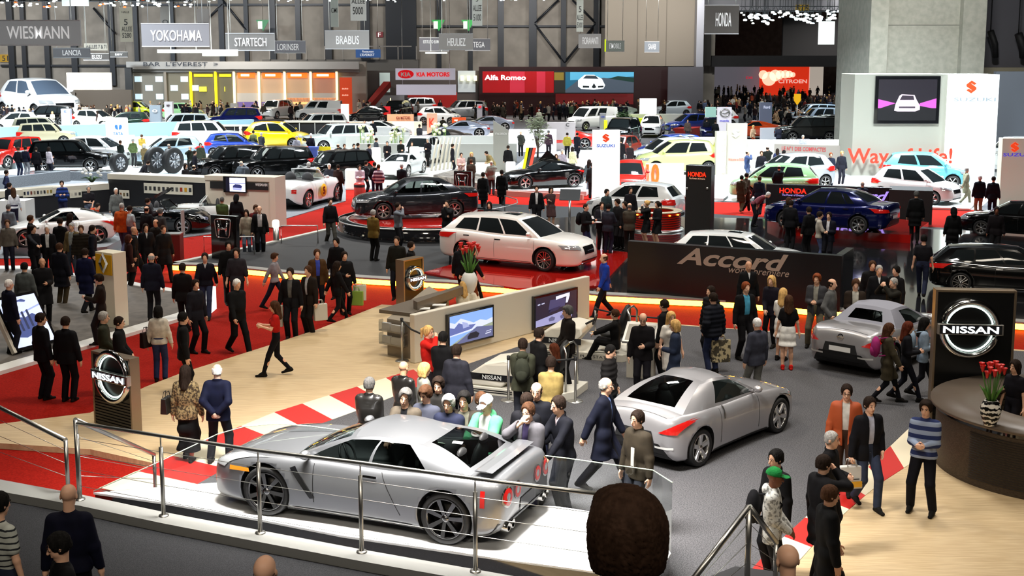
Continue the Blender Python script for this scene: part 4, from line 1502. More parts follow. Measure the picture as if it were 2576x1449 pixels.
wv.bands_direction='Z'
wv.inputs['Scale'].default_value=1.1
wv.inputs['Distortion'].default_value=0
bp=n_.new('ShaderNodeBump')
bp.inputs['Strength'].default_value=.5
l_.new(n_['Texture Coordinate'].outputs['Object'],wv.inputs[0])
l_.new(wv.outputs['Fac'],bp.inputs['Height'])
l_.new(bp.outputs[0],b_.inputs['Normal'])
YB=152.0
tag(MB().box(-90,YB,0,24,YB+.5,17).build('wall_back',wallm),kind='structure')
tag(MB().box(-90.5,-3,0,-90,YB+84,17).build('wall_left',plain('5c5a58',.8)),kind='structure')
tag(MB().box(110,-3,0,110.5,YB+84,17).build('wall_right',plain('5c5a58',.8)),kind='structure')
tag(MB().box(-90,-3.5,0,110,-3,17).build('wall_front',plain('5c5a58',.8)),kind='structure')
tag(MB().box(-90,-3,16.6,110,YB+84,17).build('ceiling',plain('1c1c1e',.9)),kind='structure')
tag(MB().box(24,YB+78,0,110,YB+78.5,17).build('wall_far_bay',noisy('far_bay_cladding',cl('5a534b'),cl('6c645a'),1.2,.8,2)),kind='structure')
steelc=mat('dark_steel',cl('23262c'),.45,.4)
XW=lambda u:PD(u,160,YB-.5).x
for u,wd in[(30,.7),(62,.5),(120,.6),(188,.7),(283,.6),(345,.5),(436,.5),(560,.6),(622,.5),(688,.7),(752,.6),(826,.9),(920,1.1),(1010,3.6),(1105,.5),(1184,.5),(1260,.7),(1340,.9),(1417,.6),(1500,.7)]:
 tag(MB().box(XW(u)-wd/2,YB-.6,3,XW(u)+wd/2,YB,16.6).build('steel_column',steelc),kind='structure')
for u0,u1,v in[(1020,1530,66),(360,1010,12),(0,360,165)]:
 z=ZT(u0,v,YB)
 tag(MB().box(XW(u0),YB-.4,z-.12,XW(u1),YB,z+.12).build('steel_rail',steelc),kind='structure')
for(u0,v0),(u1,v1)in[((1345,60),(1420,158)),((1420,158),(1498,60)),((1345,58),(1405,0)),((1440,0),(1498,58)),((560,0),(620,75)),((235,20),(290,85)),((525,45),(560,10))]:
 a,b=PD(u0,v0,YB-.5),PD(u1,v1,YB-.5)
 tag(MB().tube([a,b],.14,6).build('steel_brace',steelc),kind='structure')
z0=ZT(1500,166,145)
tag(MB().box(PD(1522,100,145).x,145,z0,PD(1765,100,145).x,145.4,16.6).build('wall_taupe_panels',plain('8d8478',.8)),kind='structure')
for u in(1603,1676):
 x=PD(u,100,145).x
 tag(MB().box(x-.04,144.97,z0,x+.04,145,16.6).build('trim_panel_joint',plain('6d655b',.8)),kind='structure')
tag(MB().box(PD(1752,100,143).x,143,0,PD(1770,100,143).x,144.6,16.6).build('steel_column',plain('a9aab4',.4,metal=.3)),kind='structure')
YP=88.0
conc=noisy('pier_concrete',cl('a7a89c'),cl('b8b8ac'),2.5,.8,3)
xa,xb=PD(2182,90,YP).x,PD(2474,90,YP).x
tag(MB().box(xa,YP,0,xb,YP+8,16.6).build('wall_pier',conc),kind='structure')
for u0,u1 in((2182,2226),(2412,2470)):
 tag(MB().box(PD(u0,90,YP).x,YP-.7,0,PD(u1,90,YP).x,YP,16.6).build('wall_pier_rib',conc),kind='structure')
zj=ZT(2300,63,YP)
tag(MB().box(xa,YP-.04,zj-.03,xb,YP,zj+.03).build('trim_pier_joint',plain('8d8d84',.8)),kind='structure')
tag(MB().box(PD(2474,90,96).x,96,0,110,96.5,16.6).build('wall_right_bay',plain('6d6d74',.8)),kind='structure')
zc=ZT(2520,170,95)
tag(MB().box(PD(2474,90,95).x,95,zc-3.0,110,96,zc).build('trim_cream_band',plain('b4ad94',.7)),kind='structure')
for u,v0,v1,k in[(2492,78,145,.25),(2562,85,145,.3)]:
 a,b=PD(u,v0,94.6),PD(u+12,v1,94.9)
 o=MB().tube([a,a.lerp(b,.5)+Vector((.12,.0,0)),b],[k,k*1.05,k*.9],10).tube([a,Vector((a.x,a.y,16.6))],.04,5).build('line_array_speaker',blackm)
 tag(o,'black curved loudspeaker on the right bay wall, %s'%('near the concrete pier' if u<2500 else 'the farther one from the pier'),'loudspeaker')
for u0,v0,u1,v1,Y,m,nm in[(1765,0,2190,26,150,plain('8c8c93',.7),'wall_bulkhead'),(1790,140,2190,168,150,plain('141316',.8),'trim_gallery_beam'),(1765,62,1790,165,150,plain('2a2725',.8),'wall_dark_recess'),(1968,45,2190,145,158,plain('1d1b1c',.8),'wall_dark_bay')]:
 a,b=PD(u0,v1,Y),PD(u1,v0,Y)
 tag(MB().box(a.x,Y,a.z,b.x,Y+.6,b.z).build(nm,m),kind='structure')
 # ------------------------------------------------------------------ upright things placed by their foot line
class Stand:
 """local frame on a vertical face: +x along the face, -y towards the viewer, z up"""
 def __init__(s,name,label,cat,a,b,z0=0,group=None,kind=None):
  A,B=(P(*a,z0)if len(a)==2 else Vector(a)),(P(*b,z0)if len(b)==2 else Vector(b))
  if B.x<A.x:
   A,B=B,A
  s.A,s.L,s.z0=A,(B-A).length,z0
  d=(B-A).normalized()
  s.d=d
  s.n=Vector((d.y,-d.x,0))
  s.o=empty(name,A,math.atan2(d.y,d.x),label,cat,group)
  if kind:
   s.o['kind']=kind
 def loc(s,u,v):
  """pixel -> (along, height) on the face"""
  r=ray(u,v)
  o=Vector((0,0,CAMH))
  t=(s.A-o).dot(s.n)/r.dot(s.n)
  p=o+r*t-s.A
  return p.dot(s.d),p.z
 def top(s,u,v):
  return s.loc(u,v)[1]
 def box(s,name,x0,y0,z0,x1,y1,z1,m,bev=0,parent=None):
  o=MB().box(x0,y0,z0,x1,y1,z1).build(name,m,parent or s.o)
  if bev:
   bevel(o,bev)
  return o
 def px(s,name,q,m,off=.02,th=.02,parent=None):
  """flat panel on the face covering pixel rectangle corners q = (u0,v0,u1,v1) at mid height"""
  um,vm=(q[0]+q[2])/2,(q[1]+q[3])/2
  x0,x1=s.loc(q[0],vm)[0],s.loc(q[2],vm)[0]
  z1,z0=s.loc(um,q[1])[1],s.loc(um,q[3])[1]
  s.box(name,x0,-off-th,z0,x1,-off,z1,m,parent=parent)
  return x0,z0,x1,z1
 def text(s,t,q,m,off=.03,parent=None,**k):
  um,vm=(q[0]+q[2])/2,(q[1]+q[3])/2
  x0,x1=s.loc(q[0],vm)[0],s.loc(q[2],vm)[0]
  z1,z0=s.loc(um,q[1])[1],s.loc(um,q[3])[1]
  return text(t,parent or s.o,((x0+x1)/2,-off,z0),z1-z0,m,width=x1-x0,**k)
bronze=mat('bronze_frame',cl('8a7a66'),.35,.6)
sgn=plain('0b0c0d',.3)
def ringlogo(st,cx,cz,r,word,lit=True,bw=2.35,bh=.4):
 """chrome ring with a bar across it carrying the word"""
 b=MB()
 n=36
 for k in range(1):
  b.tube([(cx+r*math.cos(t),-.05,cz+r*math.sin(t))for t in[2*math.pi*i/n for i in range(n)]],r*.11,10,closed=True)
 b.build('emblem_ring',chrome,st.o)
 if lit:
  MB().tube([(cx+r*.84*math.cos(t),-.03,cz+r*.84*math.sin(t))for t in[2*math.pi*i/n for i in range(n)]],r*.035,6,closed=True).build('emblem_light',glow('e8fff4',2.0),st.o)
 o=MB().box(cx-r*bw/2,-.12,cz-r*bh/2,cx+r*bw/2,-.02,cz+r*bh/2).build('emblem_bar',chrome if not lit else steel,st.o)
 bevel(o,.01)
 MB().box(cx-r*bw/2*.94,-.125,cz-r*bh/2*.84,cx+r*bw/2*.94,-.115,cz+r*bh/2*.84).build('emblem_plate',blackg,st.o)
 text(word,st.o,(cx,-.14,cz-r*bh*.3),r*bh*.6,glow('f4fbff',2.2),width=r*bw*.84,bold=.03)
def totem(label,a,b,z0,vtop,dep,word=None,cx=None,slats=True,name='sign_totem',**k):
 st=Stand(name,label,'sign',a,b,z0)
 H=st.top(a[0],vtop)
 st.H=H
 f=.045
 bevel(st.box('frame_post',-.0,0,0,f,dep,H,bronze),.005)
 bevel(st.box('frame_post',st.L-f,0,0,st.L,dep,H,bronze),.005)
 bevel(st.box('frame_top',f,0,H-f,st.L-f,dep,H,bronze),.005)
 st.box('panel',f,.02,.0,st.L-f,dep-.02,H-f,sgn)
 if slats:
  b_=MB()
  n=9
  for i in range(n):
   z=.05+(H*.36)*i/n
   b_.box(f,.0,z,st.L-f,.02,z+H*.36/n*.6)
  b_.build('slatted_panel',sgn,st.o)
 return st
t1=totem('black totem with lit round chrome emblem on the wood floor, by the red carpet',(237,1064),(334,1091),ZN,884,.22)
ringlogo(t1,*t1.loc(286,947),.30*t1.L/.75,'NISSAN')
t2=totem('large black totem with round chrome emblem behind the curved reception desk',(2337,1086),(2538,1092),ZN,728,.24)
ringlogo(t2,*t2.loc(2438,826),.52*t2.L/1.5,'NISSAN')
t3=totem('small black totem with lit round emblem standing behind the desk with brochure racks',(1017,786),(1067,774),ZN,655,.3,slats=False)
ringlogo(t3,*t3.loc(1043,700),.36*t3.L/.95,'NISSAN')
# ------------------------------------------------------------------ silver car platform with its glass screen
FAR=[(235,1239),(540,1214),(1405,1274),(1560,1298),(1640,1330),(1688,1392)]
NEAR=[(1640,1462),(1490,1437),(1196,1396),(860,1347),(655,1307),(416,1265)]
q=[P(u,v,ZG)for u,v in FAR+NEAR][::-1]
pl=empty('display_platform',P(900,1300,0),0,'white glossy platform carrying the silver coupe, with black edge','platform')
pl.location=(0,0,0)
tag(MB().prism(q,ZG-.03,ZG).build('platform_top',mat('platform_white',cl('f4f5f6'),.12,coat=.6),pl))
c0=sum(q,Vector())/len(q)
MB().prism([c0+(p-c0)*.995 for p in q],ZN,ZG-.031).build('platform_side',blackg,pl)
gt={235:1239,555:1092,620:1073,700:1066,780:1072,870:1084,1255:1133,1430:1154,1560:1170,1640:1181,1692:1213}
base=[((235,1239),1238),((400,1226),1163),((541,1214),1097),((552,1213),1092),((620,1218),1073),((700,1222),1066),((780,1228),1072),((870,1234),1084),((1065,1248),1109),((1255,1262),1133),((1425,1276),1153),((1560,1298),1172),((1640,1330),1183),((1688,1392),1214)]
gl=empty('glass_screen',(0,0,0),0,'low clear glass screen around the back of the white platform','screen')
gm=glassy('clear_screen_glass',(.93,.95,.95),.04)
pts=[(P(*b,ZG),t)for b,t in base]
tops=[PD(u[0],t,p.y).z for(p,t),(u,_)in zip(pts,base)]
for i0,i1 in[(0,2),(2,6),(6,10),(10,11),(11,12),(12,13)]:
 V,F=[],[]
 for i in range(i0,i1+1):
  p=pts[i][0]
  zt_=max(tops[i],ZG+.02)
  V+=[(p.x,p.y,ZG),(p.x,p.y,zt_),(p.x,p.y+.012,zt_),(p.x,p.y+.012,ZG)]
 for i in range(i1-i0):
  for j in range(4):
   F.append((i*4+j,i*4+(j+1)%4,i*4+4+(j+1)%4,i*4+4+j))
 k=(i1-i0)*4
 F+=[(0,3,2,1),(k,k+1,k+2,k+3)]
 addobj('glass_pane',npmesh('glass_pane',V,F,False),gl,gm)
 MB().tube([(V[4*i+1][0],V[4*i+1][1]+.006,V[4*i+1][2])for i in range(i1-i0+1)],.008,6).build('glass_edge',mat('glass_edge',cl('d9ead0'),.2),gl)
 # ------------------------------------------------------------------ raised walkway with railings in front
ZW=1.2
L1=[(-250,1165),(0,1206),(200,1243),(412,1288),(655,1334),(910,1382),(1195,1432),(1480,1482)]
L2=[(-250,1195),(0,1236),(200,1272),(412,1317),(655,1364),(910,1412),(1195,1462),(1480,1512)]
a=[P(u,v,ZW)for u,v in L1]
c=[P(u,v,ZW)for u,v in L2]
tag(MB().prism([*c,*a[::-1]],0,ZW).build('walkway_ledge',plain('8b8b88',.6)),kind='structure')
d=[Vector((p.x,p.y,0))for p in c]
tag(MB().prism([Vector((d[0].x,7.6,0)),Vector((d[-1].x+1.2,7.6,0)),*d[::-1]],0,ZW-.12).build('walkway_floor',noisy('charcoal_carpet',cl('161618'),cl('2c2c2f'),90,.95,2,lo=.4,hi=.6)),kind='structure')
def railing(label,top,posts,z0,cables=4,rr=.024,wires=True,group=None):
 """posts = [((foot px), top v)]; top = rail through pixel points at the posts' depths"""
 r=empty('railing',(0,0,0),0,label,'railing',group)
 ft=[P(*f,z0)for f,_ in posts]
 tp=[Vector((p.x,p.y,PD(f[0],v,p.y).z))for p,(f,v)in zip(ft,posts)]
 MB().tube(tp,rr,10).build('handrail',steel,r)
 for p,t in zip(ft,tp):
  b=MB().tube([p,Vector((p.x,p.y,z0+(t.z-z0)*.86))],rr*1.15,10)
  b.tube([Vector((p.x,p.y,z0+(t.z-z0)*.86)),t],rr*.4,6)
  b.lathe([(0,z0+.02),(rr*2.6,z0+.018),(rr*2.8,z0)],14,(p.x,p.y,0))
  b.build('post',steel,r)
 if wires:
  for k in range(cables):
   f=.18+.62*k/(cables-1)
   MB().tube([p.lerp(t,f)for p,t in zip(ft,tp)],.004,5).build('cable',steel,r)
 return r
railing('long steel railing with wire cables in front of the white platform',None,[((202,1257),1064),((412,1298),1096),((655,1341),1133),((910,1389),1164),((1196,1438),1204),((1512,1490),1243)],ZW)
def bent(label,pts,r=.022,name='handrail',wires=None):
 e=empty(name,(0,0,0),0,label,'railing')
 MB().tube(pts,r,10).build('rail',steel,e)
 return e
def stair_rail(label,foot_a,top_a,foot_b,top_b,za,zb,extra=None,sq=False):
 """sloping stair rail between two uprights"""
 e=empty('stair_railing',(0,0,0),0,label,'railing')
 A,B=P(*foot_a,za),P(*foot_b,zb)
 At,Bt=Vector((A.x,A.y,PD(*top_a,A.y).z)),Vector((B.x,B.y,PD(*top_b,B.y).z))
 MB().tube([A,At],.03,8).build('post',steel,e)
 MB().tube([B,Bt],.03,8).build('post',steel,e)
 MB().tube([At,Bt]+([extra(Bt)]if extra else[]),.034,8).build('handrail',steel,e)
 for f in(.3,.55,.8):
  MB().tube([A.lerp(At,f),B.lerp(Bt,f)],.004,5).build('cable',steel,e)
 return e
stair_rail('sloping steel stair railing at the far left edge over the red carpet',(-150,1140),(-150,945),(172,1238),(170,1107),ZW-.6,ZW)
stair_rail('short sloping steel rail over the wood floor in front of the left totem',(200,1257),(192,1056),(391,1232),(388,1143),ZW,.3)
stair_rail('steel stair railing peaked at its top near the green cap visitor',(1738,1560),(1742,1462),(1878,1475),(1884,1275),ZW,ZW)
stair_rail('short square-ended steel rail behind the bald head at lower right',(1880,1475),(1886,1275),(1950,1470),(1960,1365),ZW,ZW-.1)
stair_rail('short bent steel rail end at the right tip of the long railing',(1512,1490),(1512,1245),(1560,1500),(1545,1262),ZW,ZW-.1)
tag(MB().prism([P(u,v,ZW-.12)for u,v in[(1620,1700),(2050,1700),(2000,1440),(1850,1420),(1700,1480)]],0,ZW-.14).build('walkway_stair',plain('39393c',.9)),kind='structure')
# ------------------------------------------------------------------ driving-game stand
sw=Stand('screen_wall','low cream wall carrying two game screens behind the driving pods','wall panel',(1044,915),(1483,800),ZN)
H=sw.top(1044,792)
bevel(sw.box('wall_body',0,0,0,sw.L,.16,H,creamm),.02)
def screen(st,uv,picture,label,th=.09,name='television'):
 """flat screen on a face: uv = (u0,v0,u1,v1) outer pixel box"""
 um,vm=(uv[0]+uv[2])/2,(uv[1]+uv[3])/2
 x0,x1=st.loc(uv[0],vm)[0],st.loc(uv[2],vm)[0]
 z1,z0=st.loc(um,uv[1])[1],st.loc(um,uv[3])[1]
 M=st.o.matrix_basis
 e=empty(name,M@Vector(((x0+x1)/2,0,z0)),st.o.rotation_euler.z,label,'television')
 wd,hh=x1-x0,z1-z0
 o=MB().box(-wd/2,-th,0,wd/2,0,hh).build('bezel',blackg,e)
 bevel(o,.012)
 m=min(wd,hh)*.07
 picture(e,-wd/2+m,m,wd/2-m,hh-m,-th-.002)
 return e
def pic(e,name,quads,x0,z0,x1,z1,y,es=1.0):
 """flat picture built from coloured shapes; coordinates 0..1"""
 for i,(c,pts)in enumerate(quads):
  V=[(x0+(x1-x0)*a,y-.0012*i,z0+(z1-z0)*b)for a,b in pts]
  me=npmesh(name,V,[tuple(range(len(V)))],False)
  me.materials.append(glow(c,es))
  addobj(name if i==0 else 'picture_shape',me,e)
FULL=[(0,0),(1,0),(1,1),(0,1)]
screen(sw,(1120,778,1236,862),lambda e,*a:pic(e,'picture',[('7fa6e8',FULL),('c9d4f4',[(0,.3),(1,.42),(1,.66),(.85,.6),(.7,.68),(.55,.62),(.4,.74),(.25,.86),(.12,.72),(0,.8)]),('5b67a6',[(0,.34),(.5,.42),(.6,.56),(.35,.6),(.2,.72),(.1,.56),(0,.62)]),('9aa5d6',[(.3,.5),(.45,.52),(.4,.66),(.28,.74)]),('8d9a88',[(0,0),(.5,.36),(1,.5),(1,.28),(.5,.1),(.2,0)]),('59608a',[(.1,0),(.62,.46),(1,.36),(1,0)]),('1a1c2c',[(.4,.08),(.64,.08),(.68,.2),(.6,.3),(.46,.28),(.4,.18)]),('cfd6ee',[(.82,.12),(.95,.14),(.95,.17),(.82,.15)]),('cfd6ee',[(.84,.2),(.96,.22),(.96,.24),(.84,.22)])],*a,es=.9),'game screen with snowy mountain road on the cream wall, left of the two')
screen(sw,(1337,733,1447,816),lambda e,*a:pic(e,'picture',[('181932',FULL),('8f92c2',[(0,0),(.85,0),(.9,.2),(.78,.4),(0,.22)]),('3a3c66',[(.3,.5),(.7,.52),(.72,.8),(.34,.84)]),('d8def6',[(.48,.8),(.82,.86),(.82,.96),(.48,.92)]),('d8def6',[(.72,.62),(.77,.62),(.82,.86),(.74,.86)]),('55587f',[(.32,.1),(.44,.1),(.46,.2),(.38,.26),(.3,.2)]),('55587f',[(.6,.1),(.72,.1),(.74,.2),(.66,.26),(.58,.2)]),('b9bfe0',[(.04,.74),(.1,.75),(.1,.79),(.04,.78)]),('b9bfe0',[(.13,.75),(.2,.76),(.2,.8),(.13,.79)]),('22244a',[(.3,.4),(.52,.44),(.6,.56),(.36,.52)])],*a,es=.9),'game screen with dark track map picture on the cream wall, right of the two')
rd=Stand('reception_desk','taupe counter with dark top and brochure racks left of the cream wall','desk',(975,893),(1041,905),ZN)
Hd=rd.top(975,792)
M=rd.o.matrix_basis.inverted()
q=[M@P(u,v,ZN)for u,v in[(975,893),(1041,905),(1110,880),(1130,835),(1080,800)]]
MB().prism([Vector((p.x,p.y,0))for p in q],0,Hd-.09).build('desk_body',plain('8a7f6e',.6),rd.o)
q=[M@P(u,v,ZN+Hd)for u,v in[(953,778),(1038,788),(1142,742),(1105,732)]]
o=MB().prism([Vector((p.x,p.y,0))for p in q],Hd-.09,Hd).build('desk_top',plain('6a6054',.4),rd.o)
bevel(o,.01)
q=[M@P(u,v,ZN+Hd)for u,v in[(1040,776),(1050,781),(1165,741),(1160,735)]]
MB().prism([Vector((p.x,p.y,0))for p in q],Hd,Hd+.2).build('desk_upstand',plain('6a6054',.4),rd.o)
for k in range(2):
 x,z=.0,Hd*(.62-.32*k)
 b=MB().box(-.12,-.16,z,rd.L*.8,-.02,z+.03).box(-.12,-.16,z,-.1,-.02,z+.26).box(rd.L*.78,-.16,z,rd.L*.8,-.02,z+.26).box(-.12,-.165,z,rd.L*.8,-.155,z+.22)
 b.build('brochure_rack',glassy('acrylic',(.8,.82,.84),.1),rd.o)
 b=MB().box(-.06,-.12,z+.03,.18,-.05,z+.2).box(.22,-.12,z+.03,rd.L*.72,-.05,z+.18)
 b.build('brochures',plain('c7ccd0',.5),rd.o)
for k,(u,v)in enumerate([(1065,777),(1105,768)]):
 p=P(u,v,ZN+Hd)
 tag(MB().box(p.x-.16,p.y-.1,ZN+Hd,p.x+.16,p.y+.1,ZN+Hd+.02).build('paper_sheet',whitem),'white paper sheet on the dark counter, %s'%('nearer the small totem' if k==0 else 'nearer the two hostesses'),'paper',None)
def vase(label,p,s,body,flower=True):
 e=empty('flower_vase',p,0,label,'vase')
 e.scale=(s,s,s)
 MB().lathe([(.0,0),(.09,0),(.1,.03),(.15,.16),(.17,.28),(.13,.38),(.1,.42),(.09,.42),(.12,.36),(.0,.05)],24).build('vase',body,e)
 rnd=random.Random(3)
 for i in range(15):
  a,r=rnd.random()*6.28,.05+.17*rnd.random()
  x,y,z=r*math.cos(a),r*math.sin(a),.82+.14*rnd.random()
  MB().tube([(x*.2,y*.2,.3),(x*.55,y*.55,.6),(x,y,z)],.008,6).build('stem',plain('4e7a35',.6),e)
  b=MB().lathe([(.008,0),(.022,.03),(.03,.08),(.05,.12),(.046,.12),(.022,.07),(.004,.03)],10,(x,y,z-.03))
  b.build('flower',plain('c81a14',.45),e)
 for i in range(7):
  a=i*.9
  x,y=.14*math.cos(a),.14*math.sin(a)
  MB().tube([(x*.2,y*.2,.36),(x*.8,y*.8,.55),(x*1.4,y*1.4,.66)],[.012,.02,.003],6).build('leaf',plain('4a7f2c',.6),e)
 return e
vase('tall red tulips in a white vase on the counter by the hostesses',P(1180,742,ZN+Hd)+Vector((0,.3,0)),1.25,whitem)
cd=empty('curved_reception_desk',Vector((9.3,21.0,ZN)),0,'curved dark brown reception desk in front of the large totem','desk')
zd=1.1
c0=cd.location
rad=2.03
m_desk=noisy('desk_weave',cl('3c322a'),cl('54483c'),22,.55,2,stretch=(1,1,6))
MB().lathe([(rad*.97,0),(rad*.97,zd-.06)],60,(0,0,0)).build('desk_front',m_desk,cd)
b=MB()
for k in range(20):
 z=.12+(zd-.3)*k/20
 b.lathe([(rad*.972,z),(rad*.98,z+.008),(rad*.972,z+.016)],60,a0=math.pi*1.14,a1=math.pi*1.6)
b.build('grille_lines',plain('2b241e',.5),cd)
MB().lathe([(rad*.985,zd-.12),(rad*.985,zd-.05)],60).build('dark_band',blackg,cd)
MB().lathe([(rad*.55,zd),(rad*1.02,zd),(rad*1.02,zd-.05),(rad*.55,zd-.05),(rad*.55,zd)],60).build('desk_top',plain('5d5044',.4),cd)
vase('red tulips in a zebra-striped vase on the curved desk',P(2490,1070,ZN+zd),1.0,stripes('zebra_glaze',cl('0c0c0c'),cl('e8e4da'),.085,2,.5,.3,wob=.12))
def barrier(label,foot,vtop,z=ZN):
 p=P(*foot,z)
 h=PD(foot[0],vtop,p.y).z-z
 e=empty('barrier_post',p,0,label,'barrier post',None)
 MB().lathe([(0,.03),(.15,.02),(.17,0),(0,0)],24).build('base',steel,e)
 MB().tube([(0,0,.02),(0,0,h)],.027,12).build('post',steel,e)
 MB().lathe([(.034,h-.08),(.036,h),(0,h+.01)],12).build('belt_head',blackm,e)
 return p+Vector((0,0,h-.05))
bp=[barrier(*a)for a in[('steel barrier post in front of the left driving pod, by the backpack visitor',(1279,1008),895),('steel barrier post between the tan shirt and the dark puffer jacket',(1447,1010),897),('steel barrier post next to the brochure racks',(1012,908),800),('steel barrier post at the right end of the cream wall',(1497,838),772),('steel barrier post beside the white dress hostess',(1656,868),795)]]
def belt(label,a,b):
 c=a.lerp(b,.5)-Vector((0,0,.06))
 tag(MB().tube([a,a.lerp(c,.6),c,b.lerp(c,.6),b],[.022]*5,6).build('barrier_belt',blackm),label,'barrier belt')
belt('black belt stretched from the brochure racks towards the cream wall',bp[2],P(1060,840,1.0))
belt('black belt in front of the orange lit aisle',bp[3],bp[4])
belt('black belt between the two posts before the driving pods',bp[0],bp[1])
def simulator(label,c,yaw,word=True,s=1.0):
 """white racing pod: base plinth, sculpted nose with black band, seat in a tube frame"""
 e=empty('racing_simulator',c,yaw,label,'racing simulator')
 e.scale=(s,s,s)
 o=MB().prism([(-1.25,-.72),(1.2,-.72),(1.5,-.3),(1.5,.72),(-1.25,.72)],0,.2).build('plinth',creamm,e)
 bevel(o,.015)
 for z in(.07,.12):
  MB().box(-1.2,-.732,z,.05,-.719,z+.022).build('plinth_stripe',blackm,e)
 text('PLAYSTATION',e,(.58,-.735,.07),.07,blackm,width=.95)
 b=MB()
 pr=[(-1.2,.2),(-.25,.2),(.12,.62),(.08,.78),(-.25,.84),(-.75,.74),(-1.2,.42)]
 vs=[(x,y*(.66-.12*(z>.7)),z)for y in(-1,1)for x,z in pr]
 n=len(pr)
 b.add(vs,[tuple(range(n)),tuple(range(2*n-1,n-1,-1))]+[(i,i+n,(i+1)%n+n,(i+1)%n)for i in range(n)])
 bevel(b.build('pod_nose',creamm,e),.05,3)
 o=MB().prism([(-1.12,-.672),(-.02,-.672),(.1,-.655),(-1.12,-.655)],.36,.52).build('black_band',blackg,e)
 text('NISSAN',e,(-.5,-.68,.39),.1,whitem,width=.5,bold=.02)
 b=MB().ell((.78,0,.55),(.34,.3,.14)).ell((1.08,0,.95),(.13,.3,.45),M=Matrix.Rotation(.25,3,'Y'))
 b.build('seat',blackm,e)
 for y in(-.42,.42):
  MB().tube([(1.32,y,.2),(1.32,y,1.15),(1.24,y*.8,1.27),(1.24,-y*.0,1.3)],.03,8).build('seat_frame',steel,e)
 b=MB().tube([(.3+.05*math.sin(t),.15*math.cos(t),.92+.14*math.sin(t))for t in[2*math.pi*k/16 for k in range(16)]],.018,6,closed=True).tube([(.05,0,.78),(.3,0,.92)],.03,6)
 b.build('steering_wheel',blackm,e)
 return e
simulator('white driving pod with black band at the left of the stand',Vector((.19,25.97,ZN)),R(-22),s=.85)
simulator('second white driving pod partly behind the puffer jacket man',Vector((1.69,29.3,ZN)),R(-18),s=.9)
e=empty('info_stand',P(1612,950,ZN),R(-20),'tilted grey information stand behind the roof of the silver-white coupe','information stand')
MB().box(-.3,-.1,0,.3,.12,.85).build('pedestal',creamm,e)
o=MB().box(-.36,-.3,0,.36,.3,.06,Matrix.Translation((0,-.05,.98))@Matrix.Rotation(.6,4,'X')).build('tilted_panel',steel,e)
bevel(o,.01)
MB().box(-.3,-.25,.061,.3,.22,.066,Matrix.Translation((0,-.05,.98))@Matrix.Rotation(.6,4,'X')).build('panel_text',plain('9a958a',.4),e)
e=empty('info_stand',P(2190,812,ZN),R(10),'tilted cream information panel behind the silver roadster roof','information stand')
MB().tube([(0,0,0),(0,0,1.0)],.04,8).build('post',steel,e)
MB().box(-.32,-.24,0,.32,.24,.05,Matrix.Translation((0,-.02,1.02))@Matrix.Rotation(.5,4,'X')).build('tilted_panel',creamm,e)
# ------------------------------------------------------------------ black car stand
redq=[(1062,690),(1245,640),(1480,628),(1590,640),(1512,724),(1300,730)]
poly('car_plinth',redq,ZH+.005,ZH+.06,redgloss,ZH,'thing','red glossy floor plate under the white estate car','platform')
poly('car_plinth',[(1930,567),(1985,592),(2290,612),(2335,578),(2240,567)],ZH+.005,ZH+.3,redgloss,ZH,'thing','orange-red glossy plate under the blue saloon','platform')
tt=empty('turntable',P(1076,546,.72),0,'round black turntable with red top under the dark grey saloon','turntable')
rt=(P(1302,546,.72)-tt.location).length
tt.location.z=ZH
hh=.72-ZH
MB().lathe([(rt,0),(rt,hh-.04),(rt*.985,hh-.01),(0,hh-.01)],72).build('turntable_drum',blackg,tt)
MB().lathe([(rt*1.0,hh-.04),(rt*1.004,hh-.01),(rt*.985,hh)],72).build('turntable_rim',steel,tt)
MB().lathe([(0,hh),(rt*.86,hh),(rt*.87,hh-.012)],72).build('red_disc',redgloss,tt)
MB().lathe([(rt*.88,hh-.004),(rt*.89,hh),(rt*.9,hh-.004)],72).build('rim_ring',steel,tt)
a=[P(u,v,ZH)+Vector((0,0,.75))for u,v in[(1238,574),(1275,566),(1302,556),(1300,546),(1270,536)]]
bent('curved chrome handrail at the right edge of the turntable',[a[0]-Vector((0,0,.75))]+a+[a[-1]-Vector((0,0,.75))])
def hondaH(st,cx,cz,w,h):
 """chrome rounded frame with a flared H inside"""
 b=MB()
 pts=[]
 n=8
 for k,(sx,sz,a0)in enumerate([(1,1,0),(-1,1,90),(-1,-1,180),(1,-1,270)]):
  wd=w/2*(1 if sz>0 else.82)
  for i in range(n+1):
   t=R(a0+90*i/n)
   r=.28*w/2
   pts.append((cx+sx*(wd-r)+r*math.cos(t),-.04,cz+sz*(h/2-r)+r*math.sin(t)))
 b.tube(pts,w*.035,8,closed=True)
 b.build('emblem_frame',chrome,st.o)
 b=MB()
 for sx in(1,-1):
  b.tube([(cx+sx*w*.3,-.04,cz+h*.4),(cx+sx*w*.22,-.05,cz),(cx+sx*w*.24,-.04,cz-h*.38)],[w*.06,w*.085,w*.06],8)
 b.tube([(cx-w*.22,-.05,cz-h*.02),(cx+w*.22,-.05,cz-h*.02)],w*.07,8)
 b.build('emblem_letter',chrome,st.o)
def slab(label,a,b,z0,vtop,th,m,name='sign_totem',cat='sign',top=None):
 st=Stand(name,label,cat,a,b,z0)
 st.H=st.top(*(top or(a[0],vtop)))
 bevel(st.box('panel',0,0,0,st.L,th,st.H,m),.01)
 return st
h1=slab('black totem with chrome letter emblem beside the lit kerb corner',(533,650),(597,655),ZH,541,.18,blackg)
hondaH(h1,*h1.loc(562,574),h1.L*.62,h1.L*.6)
bent('bent steel barrier rail behind the corner totem',[P(514,640,ZH),P(514,640,ZH)+Vector((0,0,.62)),P(640,640,ZH)+Vector((0,0,.62)),P(640,640,ZH)])
